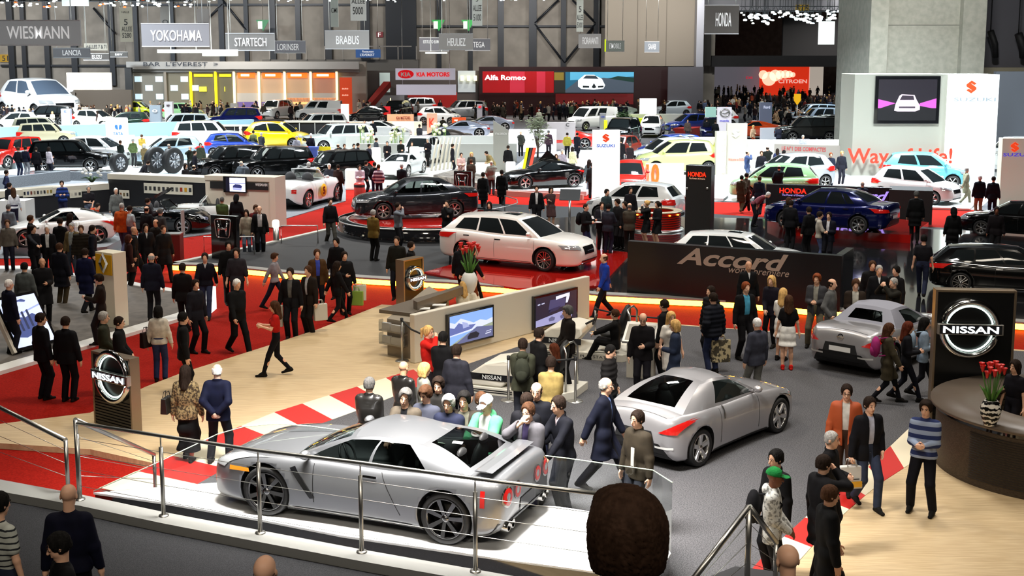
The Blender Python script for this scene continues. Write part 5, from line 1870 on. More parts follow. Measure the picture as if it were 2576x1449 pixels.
bent('bent steel barrier rail beside the lamp bollard',[P(708,612,ZH),P(708,612,ZH)+Vector((0,0,.65)),P(800,612,ZH)+Vector((0,0,.65)),P(800,612,ZH)])
e=empty('bollard_lamp',P(695,608,ZH),0,'short bollard lamp with glowing white top on the pale kerb','lamp')
MB().lathe([(.11,0),(.11,.55),(0,.55)],16).build('bollard',steel,e)
MB().lathe([(.12,.55),(.13,.58),(.13,.74),(.1,.8),(0,.82)],16).build('lamp_head',glow('fff4d8',5),e)
h2=slab('black totem with chrome letter emblem behind the dark grey saloon',(1142,520),(1186,522),0,430,.15,blackg)
hondaH(h2,*h2.loc(1163,455),h2.L*.72,h2.L*.72)
h3=slab('tall black totem with red word at its top beside the red-lit bar',(1722,588),(1786,592),ZH,415,.5,mat('black_satin',(.018,.017,.016),.35))
h3.text('HONDA',(1731,433,1777,444),glow('ff3010',1.2),bold=.04)
h3.text('The Power of Dreams',(1734,447,1774,451),glow('e8b090',.8))
for u in(1728,1779):
 x,z=h3.loc(u,474)
 MB().lathe([(0,-.03),(.05,-.025),(.05,0)],12,(x,0,z),'y').build('fixing_stud',steel,h3.o)
aw=slab('long black glossy wall with large slanted grey word in front of the white estate roof',(1577,738),(2112,786),ZH,606,.25,mat('black_satin_wall',(.008,.008,.009),.28),'display_wall','wall panel')
taupe=mat('taupe_letters',cl('8a7c6c'),.4,emit=cl('8a7c6c'),es=.25)
aw.text('Accord',(1704,632,1984,672),taupe,shear=.35,bold=.035)
aw.text('world premiere',(1834,674,1986,691),taupe,shear=.3)
aw.box('wall_return',aw.L-.2,.25,0,aw.L,1.6,aw.H,blackg)
hb=slab('black wall with red and lilac lettering behind the blue saloon',(1925,548),(2240,560),ZH,463,.3,mat('black_wall',(.012,.011,.014),.25),'display_wall','wall panel')
hb.text('HONDA',(1961,474,2029,486),glow('ff2a18',1.2),bold=.04)
hb.text('The Power of Dreams',(1967,488,2023,493),glow('b9a4ff',.9))
hb.text('Accord',(2080,480,2236,503),glow('a58cf0',1.0),shear=.35,bold=.03)
hb.box('side_block',hb.L-.1,-.2,0,hb.L+1.6,1.4,hb.H*.96,blackm)
e=empty('bar_counter',P(1650,578,ZH),0,'round bar counter with red glowing slatted front beside the tall totem','bar')
e.scale=(1,1,.74)
rb=(P(1718,590,ZH)-P(1590,590,ZH)).length/2
MB().lathe([(rb*.97,.12),(rb*.97,.98)],40).build('bar_front',mat('red_bar_front',cl('6a0d06'),.3,emit=cl('c21a08'),es=.25),e)
b=MB()
for k in range(6):
 b.lathe([(rb,.2+.12*k),(rb*1.01,.23+.12*k),(rb,.26+.12*k)],40)
b.build('slats',plain('4a0a06',.4),e)
MB().lathe([(rb*.7,1.06),(rb*1.04,1.06),(rb*1.04,1.0),(rb*.7,1.0),(rb*.7,1.06)],40).build('bar_top',plain('b9a788',.3),e)
MB().lathe([(rb*1.12,0),(rb*1.12,.1),(rb*.9,.12)],40).build('bar_foot',steel,e)
for k in range(5):
 t=R(215+27*k)
 MB().ell((rb*1.0*math.cos(t),rb*1.0*math.sin(t),.9),(.05,.05,.03),8).build('bar_lamp',glow('ff7a20',12),e)
e=empty('high_table',P(1503,632,ZH),0,'white round-topped high table where four visitors talk','table')
MB().lathe([(0,1.08),(.36,1.08),(.36,1.05),(0,1.05)],28).build('table_top',whitem,e)
MB().tube([(0,0,0),(0,0,1.05)],.05,12).build('column',steel,e)
MB().lathe([(0,.04),(.24,.03),(.26,0)],24).build('foot',steel,e)
e=empty('info_stand',P(1432,562,ZH),R(-12),'dark tilted information panel left of the bar visitors','information stand')
MB().tube([(0,0,0),(0,.1,.95)],.05,8).build('post',steel,e)
MB().box(-.42,-.02,0,.42,.03,.5,Matrix.Translation((0,0,.95))@Matrix.Rotation(-.6,4,'X')).build('tilted_panel',plain('3a3f44',.3),e)
e=empty('litter_bin',P(905,513,0),0,'red cylindrical litter bin on the red carpet left of the turntable','bin')
MB().lathe([(.26,0),(.26,.95),(.2,1.0),(0,1.0)],20).build('bin_body',plain('b3261a',.4),e)
MB().lathe([(.265,.8),(.265,.92)],20).build('bin_slot',blackm,e)
e=empty('litter_bin',P(437,662,0),0,'dark red square bin at the left end of the lit kerb','bin')
MB().box(-.3,-.25,0,.3,.25,1.0).build('bin_body',plain('6a1410',.5),e)
MB().box(-.31,-.26,1.0,.31,.26,1.04).build('bin_lid',steel,e)
# ------------------------------------------------------------------ yellow-badge stand at the left
r1=slab('white pillar with yellow badge plate on the brown stand floor',(248,818),(292,826),ZR_,632,.42,plain('e9e2cc',.45),top=(241,632))
x0,z0,x1,z1=r1.px('badge_plate',(244,640,283,690),plain('d9a514',.4))
cx,cz,s_=(x0+x1)/2,(z0*.42+z1*.58),(x1-x0)*.3
b=MB()
for sx in(1,-1):
 b.add([(cx,-.05,cz+s_*1.5),(cx+sx*s_,-.05,cz),(cx,-.05,cz-s_*1.5),(cx+sx*s_*.12,-.05,cz-s_*.75),(cx+sx*s_*.5,-.05,cz),(cx+sx*s_*.12,-.05,cz+s_*.75),(cx,-.09,cz+s_*1.2),(cx+sx*s_*.78,-.09,cz),(cx,-.09,cz-s_*1.2)],[(0,1,7,6),(1,2,8,7),(6,7,4,5),(7,8,3,4)])
b.build('diamond_emblem',chrome,r1.o)
r1.text('RENAULT',(250,681,279,687),blackm,bold=.05)
ts=Stand('tilted_screen','large tilted screen with blue engine picture behind the two dark suits','screen',(52,893),(150,868),ZR_)
ts.box('screen_foot',ts.L*.4,.32,0,ts.L*.7,.6,.38,plain('cfcabb',.5))
f_=empty('screen_panel',(0,0,.0),0)
f_.parent=ts.o
f_.rotation_euler=(-.55,0,0)
W_,H_=ts.L*1.02,1.5
o=MB().box(-.06,0,.1,W_,.08,H_).build('bezel',blackg,f_)
o2=MB().box(-.14,-.01,.08,-.06,.1,H_).build('side_edge',creamm,f_)
pic(f_,'picture',[('c3cff0',FULL),('8c9cd8',[(0,.55),(1,.75),(1,.78),(0,.58)]),('39477e',[(.14,.2),(.34,.16),(.8,.26),(.9,.5),(.72,.62),(.5,.56),(.3,.6),(.16,.46)]),('1d2648',[(.3,.3),(.36,.3),(.36,.66),(.3,.64)]),('1d2648',[(.44,.32),(.5,.32),(.5,.7),(.44,.68)]),('1d2648',[(.58,.36),(.64,.36),(.64,.72),(.58,.7)]),('39477e',[(.3,.86),(.36,.92),(.6,.94),(.7,.9),(.66,.87),(.5,.9)])],.02,.17,W_-.07,H_-.07,-.004,.95)
for u,v,w in[(522,765,40)]:
 p=P(512,775,ZR_)
 tag(MB().box(p.x-.1,p.y-.5,ZR_-.09,p.x+.28,p.y+.35,ZR_+.55).build('light_box',glow('f4f8f0',1.6)),'white glowing box end at the right tip of the brown stand','light box')
 # ------------------------------------------------------------------ white and black sports-car stand at the left
parm=plain('ded6c4',.5)
blk=plain('16161a',.5)
def booth(label,a,b,z0,vtop,th=.25,cap=.28,low=blk,kind=None):
 st=Stand('booth_wall',label,'wall panel',a,b,z0)
 H=st.top(a[0],vtop)
 st.H=H
 st.box('wall_body',0,0,0,st.L,th,H-cap,low)
 bevel(st.box('wall_cap',-.02,-.03,H-cap,st.L+.02,th+.6,H,parm),.01)
 return st
w1=booth('black booth wall with white cap and colour samples, at the far left',(-40,560),(276,532),.04,484)
w2=booth('black booth wall with white cap running behind the open-bonnet roadster',(276,532),(530,545),.04,437,cap=.24)
w3=booth('cream booth wall behind the white roadster, carrying a screen',(520,565),(682,572),.04,441,low=parm,cap=.2)
w3.px('dark_band',(530,458,676,476),blackm,.03)
w3.text('WIESMANN',(644,461,674,468),whitem,.06,bold=.03)
w3.box('wall_end',w3.L,-.05,0,w3.L+.25,.9,w3.H,parm)
def samples(st,q,n,cols):
 x0,z0,x1,z1=st.px('sample_board',q,plain('ece6d2',.5),.04)
 for i in range(n):
  x=x0+(x1-x0)*(i+.5)/n
  w_=(x1-x0)/n*.26
  st.box('colour_sample',x-w_,-.075,z0+(z1-z0)*.3,x+w_,-.06,z0+(z1-z0)*.68,plain(cols[i%len(cols)],.5))
samples(w1,(56,473,131,494),9,['1c1c24','303a5c','7c3a2a','8c7a66','20202a','7a7a72','2a2a30','c2a060','8a7a24'])
samples(w1,(174,478,204,497),3,['e0d8c4','98928a','303028'])
samples(w2,(302,478,327,499),3,['8a5a3a','7a6a4a','30302a'])
samples(w2,(364,462,486,488),11,['3a3a3a','50504a','2a2a30','504a40','303038','4a4640','28282c','6a6a64','a83a1a','d8a020','34383a'])
screen(w3,(564,444,622,484),lambda e,*a:pic(e,'picture',[('dfe4fa',FULL),('8088b8',[(0,.55),(1,.6),(1,.66),(0,.62)]),('2a2f60',[(.2,.28),(.75,.25),(.8,.4),(.68,.52),(.36,.54),(.22,.42)]),('9aa2d2',[(.22,.12),(.74,.1),(.78,.24),(.2,.26)]),('101020',[(-.24,0),(-.02,0),(-.02,1),(-.24,1)])],a[0]+.25,*a[1:],es=1.1),'screen with a pale car picture on the cream booth wall')
e=empty('table_lamp',P(337,512,.04)+Vector((0,0,.0)),0,'white-shaded lamp glowing behind the booth wall samples','lamp')
e.location=PD(337,465,P(337,530,.04).y+1.2)
e.location.z=.04
zt=PD(337,466,e.location.y).z
MB().tube([(0,0,0),(0,0,zt)],.04,8).build('lamp_stem',steel,e)
MB().lathe([(.34,zt),(.27,zt+.42),(0,zt+.42)],20).build('lamp_shade',glow('fff2d6',2.2),e)
e=empty('orchid_pot',PD(232,470,P(232,530,.04).y+.5),0,'white orchids in a pot behind the booth wall','plant')
e.location.z=.04
zt=PD(232,462,e.location.y).z
MB().lathe([(.2,0),(.26,zt),(0,zt)],14).build('pot',blk,e)
for i in range(10):
 a=i*2.4
 x,y=.4*math.cos(a),.25*math.sin(a)
 MB().ell((x,y,zt+.35+.03*i),(.09,.08,.07),8).build('flower',whitem,e)
for i in range(6):
 a=i*1.1
 MB().tube([(0,0,zt),(.2*math.cos(a),.2*math.sin(a),zt+.25),(.5*math.cos(a),.3*math.sin(a),zt+.2)],[.03,.05,.005],6).build('leaf',plain('2e4a24',.6),e)
poly('car_plinth',[(20,640),(160,650),(270,640),(312,618),(250,596),(60,592)],.04,.32,plain('8e949a',.4),.04,'thing','grey round-edged plinth under the white fastback coupe','platform')
tag(MB().box(*(lambda p:(p.x-.7,p.y-.5,.04,p.x+.5,p.y+.5,1.15))(P(48,570,.04))).build('white_counter',whitem),'white counter block by the couple at the far left','counter')
st=Stand('price_board','slim grey sign board on a stand before the black roadster','sign',(452,594),(470,590),.04)
MB().box(0,-.15,0,st.L,.15,.03).build('foot',steel,st.o)
MB().box(st.L*.3,-.02,.03,st.L*.7,.02,st.top(455,530)).build('panel',plain('a39c98',.4),st.o)
g1=Stand('booth_wall','low grey parapet wall behind the black booth at the far left','wall panel',(-40,482),(178,456),.02)
g1.box('wall_body',0,0,0,g1.L,.3,g1.top(20,446),greyf)
g2=Stand('booth_wall','low grey parapet wall under the black pick-up','wall panel',(88,452),(300,456),.02)
g2.box('wall_body',0,0,0,g2.L,.3,g2.top(100,431),greyf)
# ------------------------------------------------------------------ cars on show
def contacts(car,pf,pr,z,side,label,paint,smin=.9,smax=1.12,**k):
 """stand a car by the pixel feet of its near front and rear wheels"""
 F,Rr=P(*pf,z),P(*pr,z)
 d=F-Rr
 yaw=math.atan2(d.y,d.x)
 sc=max(smin,min(smax,d.length/car.wb))
 lft=Vector((-math.sin(yaw),math.cos(yaw),0))
 off=(car.W/2-.12)*sc
 c=(F+Rr)/2+lft*(-off if side=='left' else off)
 return car.place(label,c,yaw,paint,scale=sc,**k)
def cpos(car,u,v,z,yaw,label,paint,**k):
 return car.place(label,P(u,v,z),R(yaw),paint,**k)
silver=paintm('a4a6ab',.8,.33)
silverz=paintm('bcbabd',.6,.34)
white=paintm('eef0ef',0,.25)
wpearl=paintm('f3efe9',.0,.2)
black=paintm('08090a',.2,.15)
dgrey=paintm('30343a',.7,.25)
blue=paintm('0c1550',.5,.2)
bblue=paintm('2c49a8',.4,.25)
red=paintm('c41c10',.1,.25)
yellow=paintm('f0c400',0,.3)
lime=paintm('b8c400',0,.3)
cyan=paintm('6fc4d6',.2,.3)
orange=paintm('d84a14',.1,.3)
palegreen=paintm('a6dca0',.2,.3)
beige=paintm('c9c0a4',.2,.4)
contacts(GTR,(664,1290),(1141,1367),ZG,'left','silver sports coupe with four round tail lamps on the white platform',silver,smin=.95,smax=1.035,seat=blackm,rim=RIMD,glass=GLASS,steer=.12,name='sports_coupe')
contacts(ZC,(1950,1086),(1752,1171),ZN+.006,'right','silver-white coupe with red arrow-shaped tail lamps on the asphalt-look floor',silverz,glass=GLASS,seat=blackm,name='sports_coupe')
cpos(ZR,2222,900,ZN+.006,47,'silver roadster with grey soft top beside the large totem',silverz,roofm=mat('soft_top',cl('8b8c98'),.75),name='roadster')
contacts(WAGON,(1372,682),(1172,663),ZH+.06,'right','white estate car with sunroof on the red glossy plate',wpearl,glass=GLASSD,steer=-.1,name='estate_car',seat=mat('black_seat',(.02,.02,.02),.6))
contacts(SEDAN,(964,553),(1142,547),.72,'left','dark grey saloon on the round turntable',dgrey,name='saloon_car')
contacts(SEDAN,(1978,573),(2160,588),ZH+.3,'left','dark blue saloon in front of the black lettered wall',blue,glass=GLASSD,name='saloon_car')
contacts(WAGON,(1925,706),(1765,694),ZH,'right','white estate car whose roof shows above the long black wall',white,glass=GLASSD,name='estate_car')
contacts(WAGON,(2622,748),(2434,737),ZH,'right','black estate car at the right edge behind the large totem',black,glass=GLASSD,name='estate_car')
contacts(SEDAN,(2468,592),(2640,604),ZH,'left','black saloon at the right edge, nose towards the dark coats',black,glass=GLASSD,name='saloon_car')
contacts(HATCH,(1506,556),(1662,566),ZH,'left','white three-door hatchback behind the bar visitors',white,glass=GLASSD,name='hatchback',smax=1.05)
contacts(ROAD,(70,626),(255,612),.32,'left','white fastback coupe on the grey plinth at the left',white,name='sports_coupe')if False else contacts(ZC,(66,622),(246,612),.32,'left','white fastback coupe on the grey plinth at the left',white,glass=GLASS,name='sports_coupe')
contacts(ROAD,(462,588),(318,586),.04,'right','black open roadster with raised bonnet, behind the crowd at left',black,name='roadster')
contacts(ROAD,(462,572),(600,568),.04,'left','white open roadster before the cream booth wall',white,name='roadster',smax=1.25)
rc=contacts(ROAD,(846,505),(772,524),.06,'right','white open racing car with number five on its flank',white,name='racing_car',smax=1.3)
MB().lathe([(0,-.02),(.24,-.02),(.25,0)],20,(-.1,-.9,.56),'y').build('number_disc',plain('e0a81a',.4),rc)
text('5',rc,(-.1,-.93,.43),.26,plain('7a1c10',.5),bold=.05)
p=P(420,560,.04)
e=empty('raised_bonnet',p,0,'black raised bonnet panel standing up over the black roadster','car bonnet')
a,b=PD(398,498,p.y)-p,PD(424,474,p.y)-p
MB().add([(a.x-.3,-.5,a.z),(a.x-.3,.5,a.z),(b.x,.45,b.z),(b.x,-.45,b.z),(a.x-.2,-.5,a.z-.1),(a.x-.2,.5,a.z-.1),(b.x+.08,.45,b.z-.08),(b.x+.08,-.45,b.z-.08)],[(0,1,2,3),(7,6,5,4),(0,3,7,4),(1,5,6,2),(0,4,5,1),(3,2,6,7)]).build('bonnet_panel',black,e)
MB().tube([(a.x-.4,0,.9),(a.x-.1,0,a.z)],.02,6).build('prop_rod',steel,e)
MID=[(ZC,1368,470,.25,200,'black hot hatch with one door swung up, on the white plinth',black,'hatchback',1.0),(HATCH,1586,482,.25,262,'small red hatchback facing the camera beside the white lettered pillar',red,'hatchback',1.0),(SPORT,1010,440,.1,255,'low white sports car with red seats facing the camera',white,'sports_car',1.0),(SUV,1060,410,.1,258,'white off-roader with red interior behind the low white sports car',white,'off_roader',.95),(HATCH,1992,472,.12,200,'silver-white concept hatchback beside the two suited men',paintm('d9dbe0',.5,.3),'hatchback',1.15),(HATCH,1950,500,.12,168,'pale green hatchback half hidden by the black lettered wall',palegreen,'hatchback',1.1),(HATCH,2300,506,.12,318,'white small car with open door in front of the turquoise one',white,'hatchback',1.05),(HATCH,2322,468,.12,345,'turquoise small car under the red wall lettering',cyan,'hatchback',1.15),(HATCH,1706,436,.15,185,'pale yellow-green rally car with large lettering on the white plinth',paintm('e2ee9a',.1,.3),'rally_car',1.25),(HATCH,1690,408,.15,200,'blue rally car at the back of the white stand',bblue,'rally_car',1.15),(HATCH,1680,420,.15,195,'white rally car between the blue and the yellow ones',white,'rally_car',1.15),(HATCH,1560,400,.1,240,'dull red car behind the white lettered pillar',paintm('8c2a1a',.2,.4),'hatchback',1.0),(SUV,582,445,.03,215,'first big-wheeled black off-roader with glittering lamp reflections',black,'off_roader',1.0),(SUV,690,448,.03,212,'second big-wheeled black off-roader, nearer the red and blue posts',black,'off_roader',1.0),(SUV,178,430,.03,5,'long black pick-up with white cab window at the left',black,'pickup',1.05),(SUV,846,455,.03,222,'black tuned off-roader beside the fair-haired visitor',black,'off_roader',.95),(HATCH,248,410,.1,350,'white small electric car on the white left stand',white,'hatchback',1.1),(SUV,30,418,.1,250,'red off-roader facing the camera at the left edge',red,'off_roader',1.0),(SUV,525,372,.1,5,'white off-roader with tailgate at left on the white stand',white,'off_roader',1.12),(HATCH,585,392,.1,10,'blue small car in front of the white off-roader',bblue,'hatchback',1.0),(HATCH,698,372,.1,352,'yellow small car with roof box',yellow,'hatchback',1.25),(HATCH,430,410,.1,200,'pale blue small car by the men in dark jackets',paintm('bcd6e6',.2,.3),'hatchback',1.1),(SUV,800,345,.1,205,'white off-roader behind the yellow car',white,'off_roader',1.1),(SUV,850,380,.1,210,'pale silver estate behind the red and blue posts',paintm('d5dad6',.4,.3),'off_roader',1.1),(SUV,105,350,.1,15,'beige box-shaped off-roader with white roof',beige,'off_roader',1.0),(SUV,120,365,.1,12,'second beige off-roader, the nearer of the two',paintm('b9b090',.1,.4),'off_roader',.95),]
for car,u,v,z,yaw,lab,pt,nm,sc in MID:
 cpos(car,u,v,z,yaw,lab,pt,name=nm,scale=sc,lod=1,glass=GLASSD)
FARC=[(SUV,455,345,200,'white estate on the white stand left of the white off-roader',white),(HATCH,240,322,345,'cream small car behind the tall white pillar',paintm('ece8d4',.1,.3)),(HATCH,345,295,355,'lime green small car before the glazed bar',lime),(HATCH,460,300,10,'pale green small car beside the glazed bar',palegreen),(HATCH,40,330,200,'white small car in the crowd before the giant white car',white),(SUV,695,298,250,'white van-like car before the orange-lit bar',white),(VAN,805,302,180,'white van seen from behind near the bar end',white),(SUV,590,325,195,'dark blue car in the row behind the black fence',blue),(SUV,120,318,190,'dark car in the crowd at the far left',black),(HATCH,320,330,190,'dark green car behind the tall white pillar',paintm('10241a',.3,.3)),(SPORT,1160,345,185,'pale blue-silver supercar on the grey plinth',paintm('ccd4ec',.5,.25)),(SPORT,1225,330,190,'dark-striped silver supercar behind the pale one',paintm('9aa2b4',.5,.25)),(SPORT,960,345,350,'white coupe at the curved grey wall',white),(HATCH,1105,312,350,'white hatchback by the orange poster',white),(SUV,1165,300,200,'silver off-roader behind the white hatchback',paintm('c9ccd0',.6,.3)),(SUV,1000,300,255,'dark off-roader with headlamps on by the orange counter',black),(SUV,1040,290,200,'silver estate with raised tailgate by the red panels',paintm('b9bcc0',.6,.3)),(HATCH,930,310,180,'black car behind the cream wall',black),(VAN,1490,325,215,'white delivery van with side windows',white),(SUV,1566,360,250,'black saloon by the lime panel',black),(HATCH,1640,340,258,'white hatchback facing the camera by the lime panel',white),(HATCH,1735,335,200,'bright blue hatchback at the right of the lime panel',bblue),(SPORT,1420,372,180,'low red sports car behind the white pillar',red),(SPORT,1560,300,195,'pale green car with raised tailgate',paintm('cfe2d6',.2,.3)),(HATCH,1690,292,190,'white and blue car with raised tailgate',paintm('d5e2ec',.2,.3)),(SPORT,1110,372,190,'dark bronze supercar with open engine cover',paintm('3a322c',.5,.3)),(SPORT,1890,345,190,'bright orange-red open racing car',orange),(HATCH,1800,320,180,'white car on the red ramp by the square badge pillar',white),(HATCH,1790,348,260,'navy blue car by the red ramp',blue),(SUV,2045,312,190,'silver-blue estate in the far right rows',paintm('b4cbe0',.4,.3)),(SUV,2060,325,188,'second silver-blue estate in the far right rows, the nearer one',paintm('c4d6e8',.4,.3)),(SUV,2030,356,185,'black car with open bonnet beside the white wall',black),(SUV,2080,350,185,'dark grey car with raised tailgate beside the pier',dgrey),(SUV,2560,285,190,'white car high at the right edge',white),(SUV,2550,335,200,'blue-black car with bright reflections at the right edge',blue),(SUV,2560,425,200,'white car behind the small lettered pillar at right',white),]
for i,(car,u,v,yaw,lab,pt)in enumerate(FARC):
 cpos(car,u,v,.1,yaw,lab,pt,name='car',scale=1.1,lod=2,glass=GLASSD)
e=cpos(HATCH,100,300,.02,318,'giant white show car towering over the crowd at the far left',paintm('fbfdff',0,.3),name='giant_car',scale=2.75,lod=1,glass=mat('giant_car_glass',cl('4a5666'),.25))
def bigwheel(u,v,r,label,yaw=60):
 p=P(u,v,.03)
 e=empty('wheel_display',p+Vector((0,0,r)),R(yaw),label,'wheel')
 MB().lathe([(r*.62,-.16),(r*.93,-.2),(r,-.13),(r,.13),(r*.93,.2),(r*.62,.16),(r*.6,0),(r*.62,-.16)],28,axis='y').build('tyre',rubber,e)
 b=MB().lathe([(0,-.12),(r*.2,-.12),(r*.25,-.06),(r*.6,-.1),(r*.63,-.16)],24,axis='y').lathe([(r*.62,.15),(r*.3,.05),(0,.05)],24,axis='y')
 for k in range(8):
  a=k*math.pi/4
  b.tube([(r*.2*math.cos(a),-.13,r*.2*math.sin(a)),(r*.6*math.cos(a),-.15,r*.6*math.sin(a))],r*.06,6)
 b.build('rim',mat('pale_alloy',cl('b8bcc2'),.3,.9),e)
for u,v,r,lb in[(392,436,.78,'upright show wheel beside the black pick-up, the nearer to the white pillar'),(436,436,.76,'upright show wheel second from the black pick-up'),(655,447,.76,'upright show wheel under the red cover'),(703,447,.78,'upright show wheel right of the red-covered one'),(300,436,.6,'show wheel lying low at the nose of the black pick-up')]:
 bigwheel(u,v,r,lb)
p=P(1355,462,.25)
e=empty('scissor_door',p,0,'black car door swung upwards over the black hot hatch','car door')
q=[PD(u,v,p.y-.9)-p for u,v in[(1340,446),(1362,455),(1408,415),(1398,398),(1376,378),(1345,415)]]
n=len(q)
MB().add([v for v in q]+[v+Vector((.05,.14,0))for v in q],[tuple(range(n)),tuple(range(2*n-1,n-1,-1))]+[(i,i+n,(i+1)%n+n,(i+1)%n)for i in range(n)]).build('door_panel',black,e)
p=P(1330,440,.1)
e=empty('open_bonnet',p,0,'striped yellow and red raised car panel behind the black hot hatch','car bonnet')
for k,(c,du)in enumerate([('d9d400',0),('202020',7),('c8402a',15)]):
 q=[PD(u+du,v,p.y)-p for u,v in[(1311,441),(1318,441),(1334,372),(1324,372)]]
 MB().add(q+[v+Vector((0,.1,0))for v in q],[(0,1,2,3),(7,6,5,4),(0,4,5,1),(1,5,6,2),(2,6,7,3),(3,7,4,0)]).build('panel_stripe',plain(c,.4),e)
 # ------------------------------------------------------------------ hanging name boards
sgrey=plain('b4b3b6',.5)
def hang(word,q,Y,board,words,label,txt=None,tm=None,dy=0,yaw=0,m=None,edge=True,lines=None,name='hanging_sign',rods=True,tq=None,up=16.6,**k):
 """board hung from the roof; q = pixel box (u0,v0,u1,v1) at distance Y"""
 a,b=PD(q[0],q[3],Y),PD(q[2],q[1],Y)
 wd,hh=b.x-a.x,b.z-a.z
 e=empty(name,((a.x+b.x)/2,Y,a.z),R(yaw),label,'sign')
 o=MB().box(-wd/2,0,0,wd/2,.12,hh).build('board',board,e)
 if edge:
  for z in(.0,hh-.05):
   MB().box(-wd/2,-.015,z,wd/2,.0,z+.05).build('board_rail',plain('dedee0',.5),e)
 if rods:
  for x in(-wd*.4,wd*.4):
   MB().tube([(x,.06,hh),(x,.06,up-a.z)],.025,5).build('hanging_rod',steel,e)
 for(t,tq_)in(words or[]):
  x0,x1=(tq_[0]-q[0])/(q[2]-q[0])*wd-wd/2,(tq_[2]-q[0])/(q[2]-q[0])*wd-wd/2
  z1,z0=(1-(tq_[1]-q[1])/(q[3]-q[1]))*hh,(1-(tq_[3]-q[1])/(q[3]-q[1]))*hh
  text(t,e,((x0+x1)/2,-.03,z0),z1-z0,tm or mat('sign_letters',(.95,.95,.95),.5,emit=(1,1,1),es=.35),width=x1-x0,bold=k.get('bold',.006))
 return e,wd,hh
gb=lambda h,s:mat('sign_board_%s'%h,tuple(x*.35 for x in cl(h)),.6,emit=cl(h),es=s)  # darkened base plus glow: board brightness is put into the material
for w_,q,Y,bc,tq,lab in[('WIESMANN',(-30,50,201,115),58,'9a9a9a',(19,66,173,97),'large grey hanging sign with white letters at the far left'),('LANCIA',(134,120,226,146),105,'6e6e72',(158,126,204,139),'dim grey hanging sign low at the left below the large one'),('ISUZU',(210,134,274,152),125,'5c5856',(232,138,256,148),'small dim brownish hanging sign right of the low grey one'),('BMW',(277,130,321,144),135,'605e5c',(290,134,308,140),'smallest dim hanging sign at the left, beside the brownish one'),('YOKOHAMA',(357,58,525,118),68,'b2b2ba',(380,76,507,102),'pale lilac-grey hanging sign, second large one from the left'),('STARTECH',(568,83,690,128),86,'a09e9c',(591,95,670,116),'grey hanging sign overlapping a narrower one on its right'),('LORINSER',(690,102,768,134),100,'7e7e84',(698,110,752,126),'darker grey hanging sign tucked beside the overlapping one'),('BRABUS',(818,76,928,124),96,'b4b2b0',(846,90,903,111),'pale hanging sign above the blue banner of the upper bar'),('HEULIEZ',(1104,84,1190,126),108,'a5a29e',(1126,96,1171,115),'grey hanging sign in front of two dimmer ones at centre'),('ISTITUTO EUROPEO',(1055,94,1130,129),120,'85838a',(1065,101,1118,109),'dim lilac-grey hanging sign half hidden at centre left'),('ARTEGA',(1170,97,1233,128),118,'7b7b80',(1176,105,1219,119),'dim grey hanging sign half hidden at centre right'),('FIORAVANTI',(1455,85,1512,121),125,'b0adaa',(1465,94,1505,111),'small pale hanging sign before the wall bracing'),("E'MOBILE",(1523,102,1571,130),130,'8d948c',(1533,109,1562,122),'small grey-green hanging sign with lime edge'),('SAAB',(1621,104,1659,132),140,'b2bac4',(1631,110,1650,124),'small pale blue hanging sign on the taupe panels'),('HONDA',(1772,12,1860,86),84,'57524e',(1800,32,1840,66),'dark brown hanging sign next to the corner post, high at the right')]:
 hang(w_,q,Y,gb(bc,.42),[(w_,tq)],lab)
MB().box(*(lambda a,b:(a.x,129.9,a.z,b.x,130.1,b.z))(PD(1521,130,130),PD(1524,99,130))).build('lime_edge',glow('c8e000',1.2),[o for o in bpy.data.objects if o.get('label','').endswith('lime edge')][0]).matrix_parent_inverse=[o for o in bpy.data.objects if o.get('label','').endswith('lime edge')][0].matrix_world.inverted()if False else Matrix.Translation(-[o for o in bpy.data.objects if o.get('label','').endswith('lime edge')][0].location)
for word,q,Y,bc,ws,lab,tc in[('a',(303,18,331,105),100,'b7b2a0',[('5',(313,48,321,63)),('ALLEE',(307,67,330,79)),('5280',(308,83,328,95)),('HALLE',(309,28,325,33))],'narrow beige aisle banner hanging above the left dark wall',None),('b',(882,-20,920,52),82,'e6e8e2',[('ALLEE',(885,-2,918,9)),('5000',(888,18,913,36))],'white aisle banner with large number above the pale sign at centre left',None),('c',(1188,-20,1213,65),100,'e2e6de',[('5',(1197,-6,1203,4)),('ALLEE',(1190,13,1211,28)),('5100',(1191,36,1210,52))],'white aisle banner beside the green flags',None),('d',(1450,-20,1468,80),118,'9ea39c',[('5',(1456,15,1463,30)),('ALLEE',(1451,37,1467,50)),('5300',(1452,56,1466,69))],'grey aisle banner hanging before the wall bracing',None),('e',(212,109,270,127),115,'a6a092',[('HALLES 7 & 71',(217,113,268,122))],'beige hall banner above the low hanging signs at left',None),('f',(2119,26,2159,91),135,'aaa6a2',[('HALLES',(2122,28,2152,31)),('& 7-71',(2124,39,2156,46)),('+',(2139,62,2154,74))],'grey hall banner with red cross beside the pier',None),('g',(2002,12,2035,29),149.86,'c9a21a',[('515',(2003,13,2034,28))],'yellow number plate on the bulkhead',None),('h',(0,137,25,156),151.86,'c79a10',[('51',(6,140,20,153))],'yellow number plate at the far left wall',None),('i',(832,-10,850,68),110,'aab0a8',[('CMI',(834,20,848,32))],'narrow grey banner with round mark beside the white aisle banner',None),('j',(404,16,425,60),112,'86827c',[('O',(408,50,422,60))],'plain grey banner left of the lilac-grey sign top',None),('k',(495,22,525,62),112,'a29c98',[('SORTIE',(498,57,522,61))],'plain pale banner behind the right end of the lilac-grey sign',None),('l',(156,-20,221,15),90,'d6dad4',[],'white blank board cut by the top edge at left',None)]:
 dark=blackm if 'cross' not in lab else plain('4a4646',.6)
 hang(word,q,Y,gb(bc,.3),ws,lab,tm=dark,edge=False,rods=Y<140)
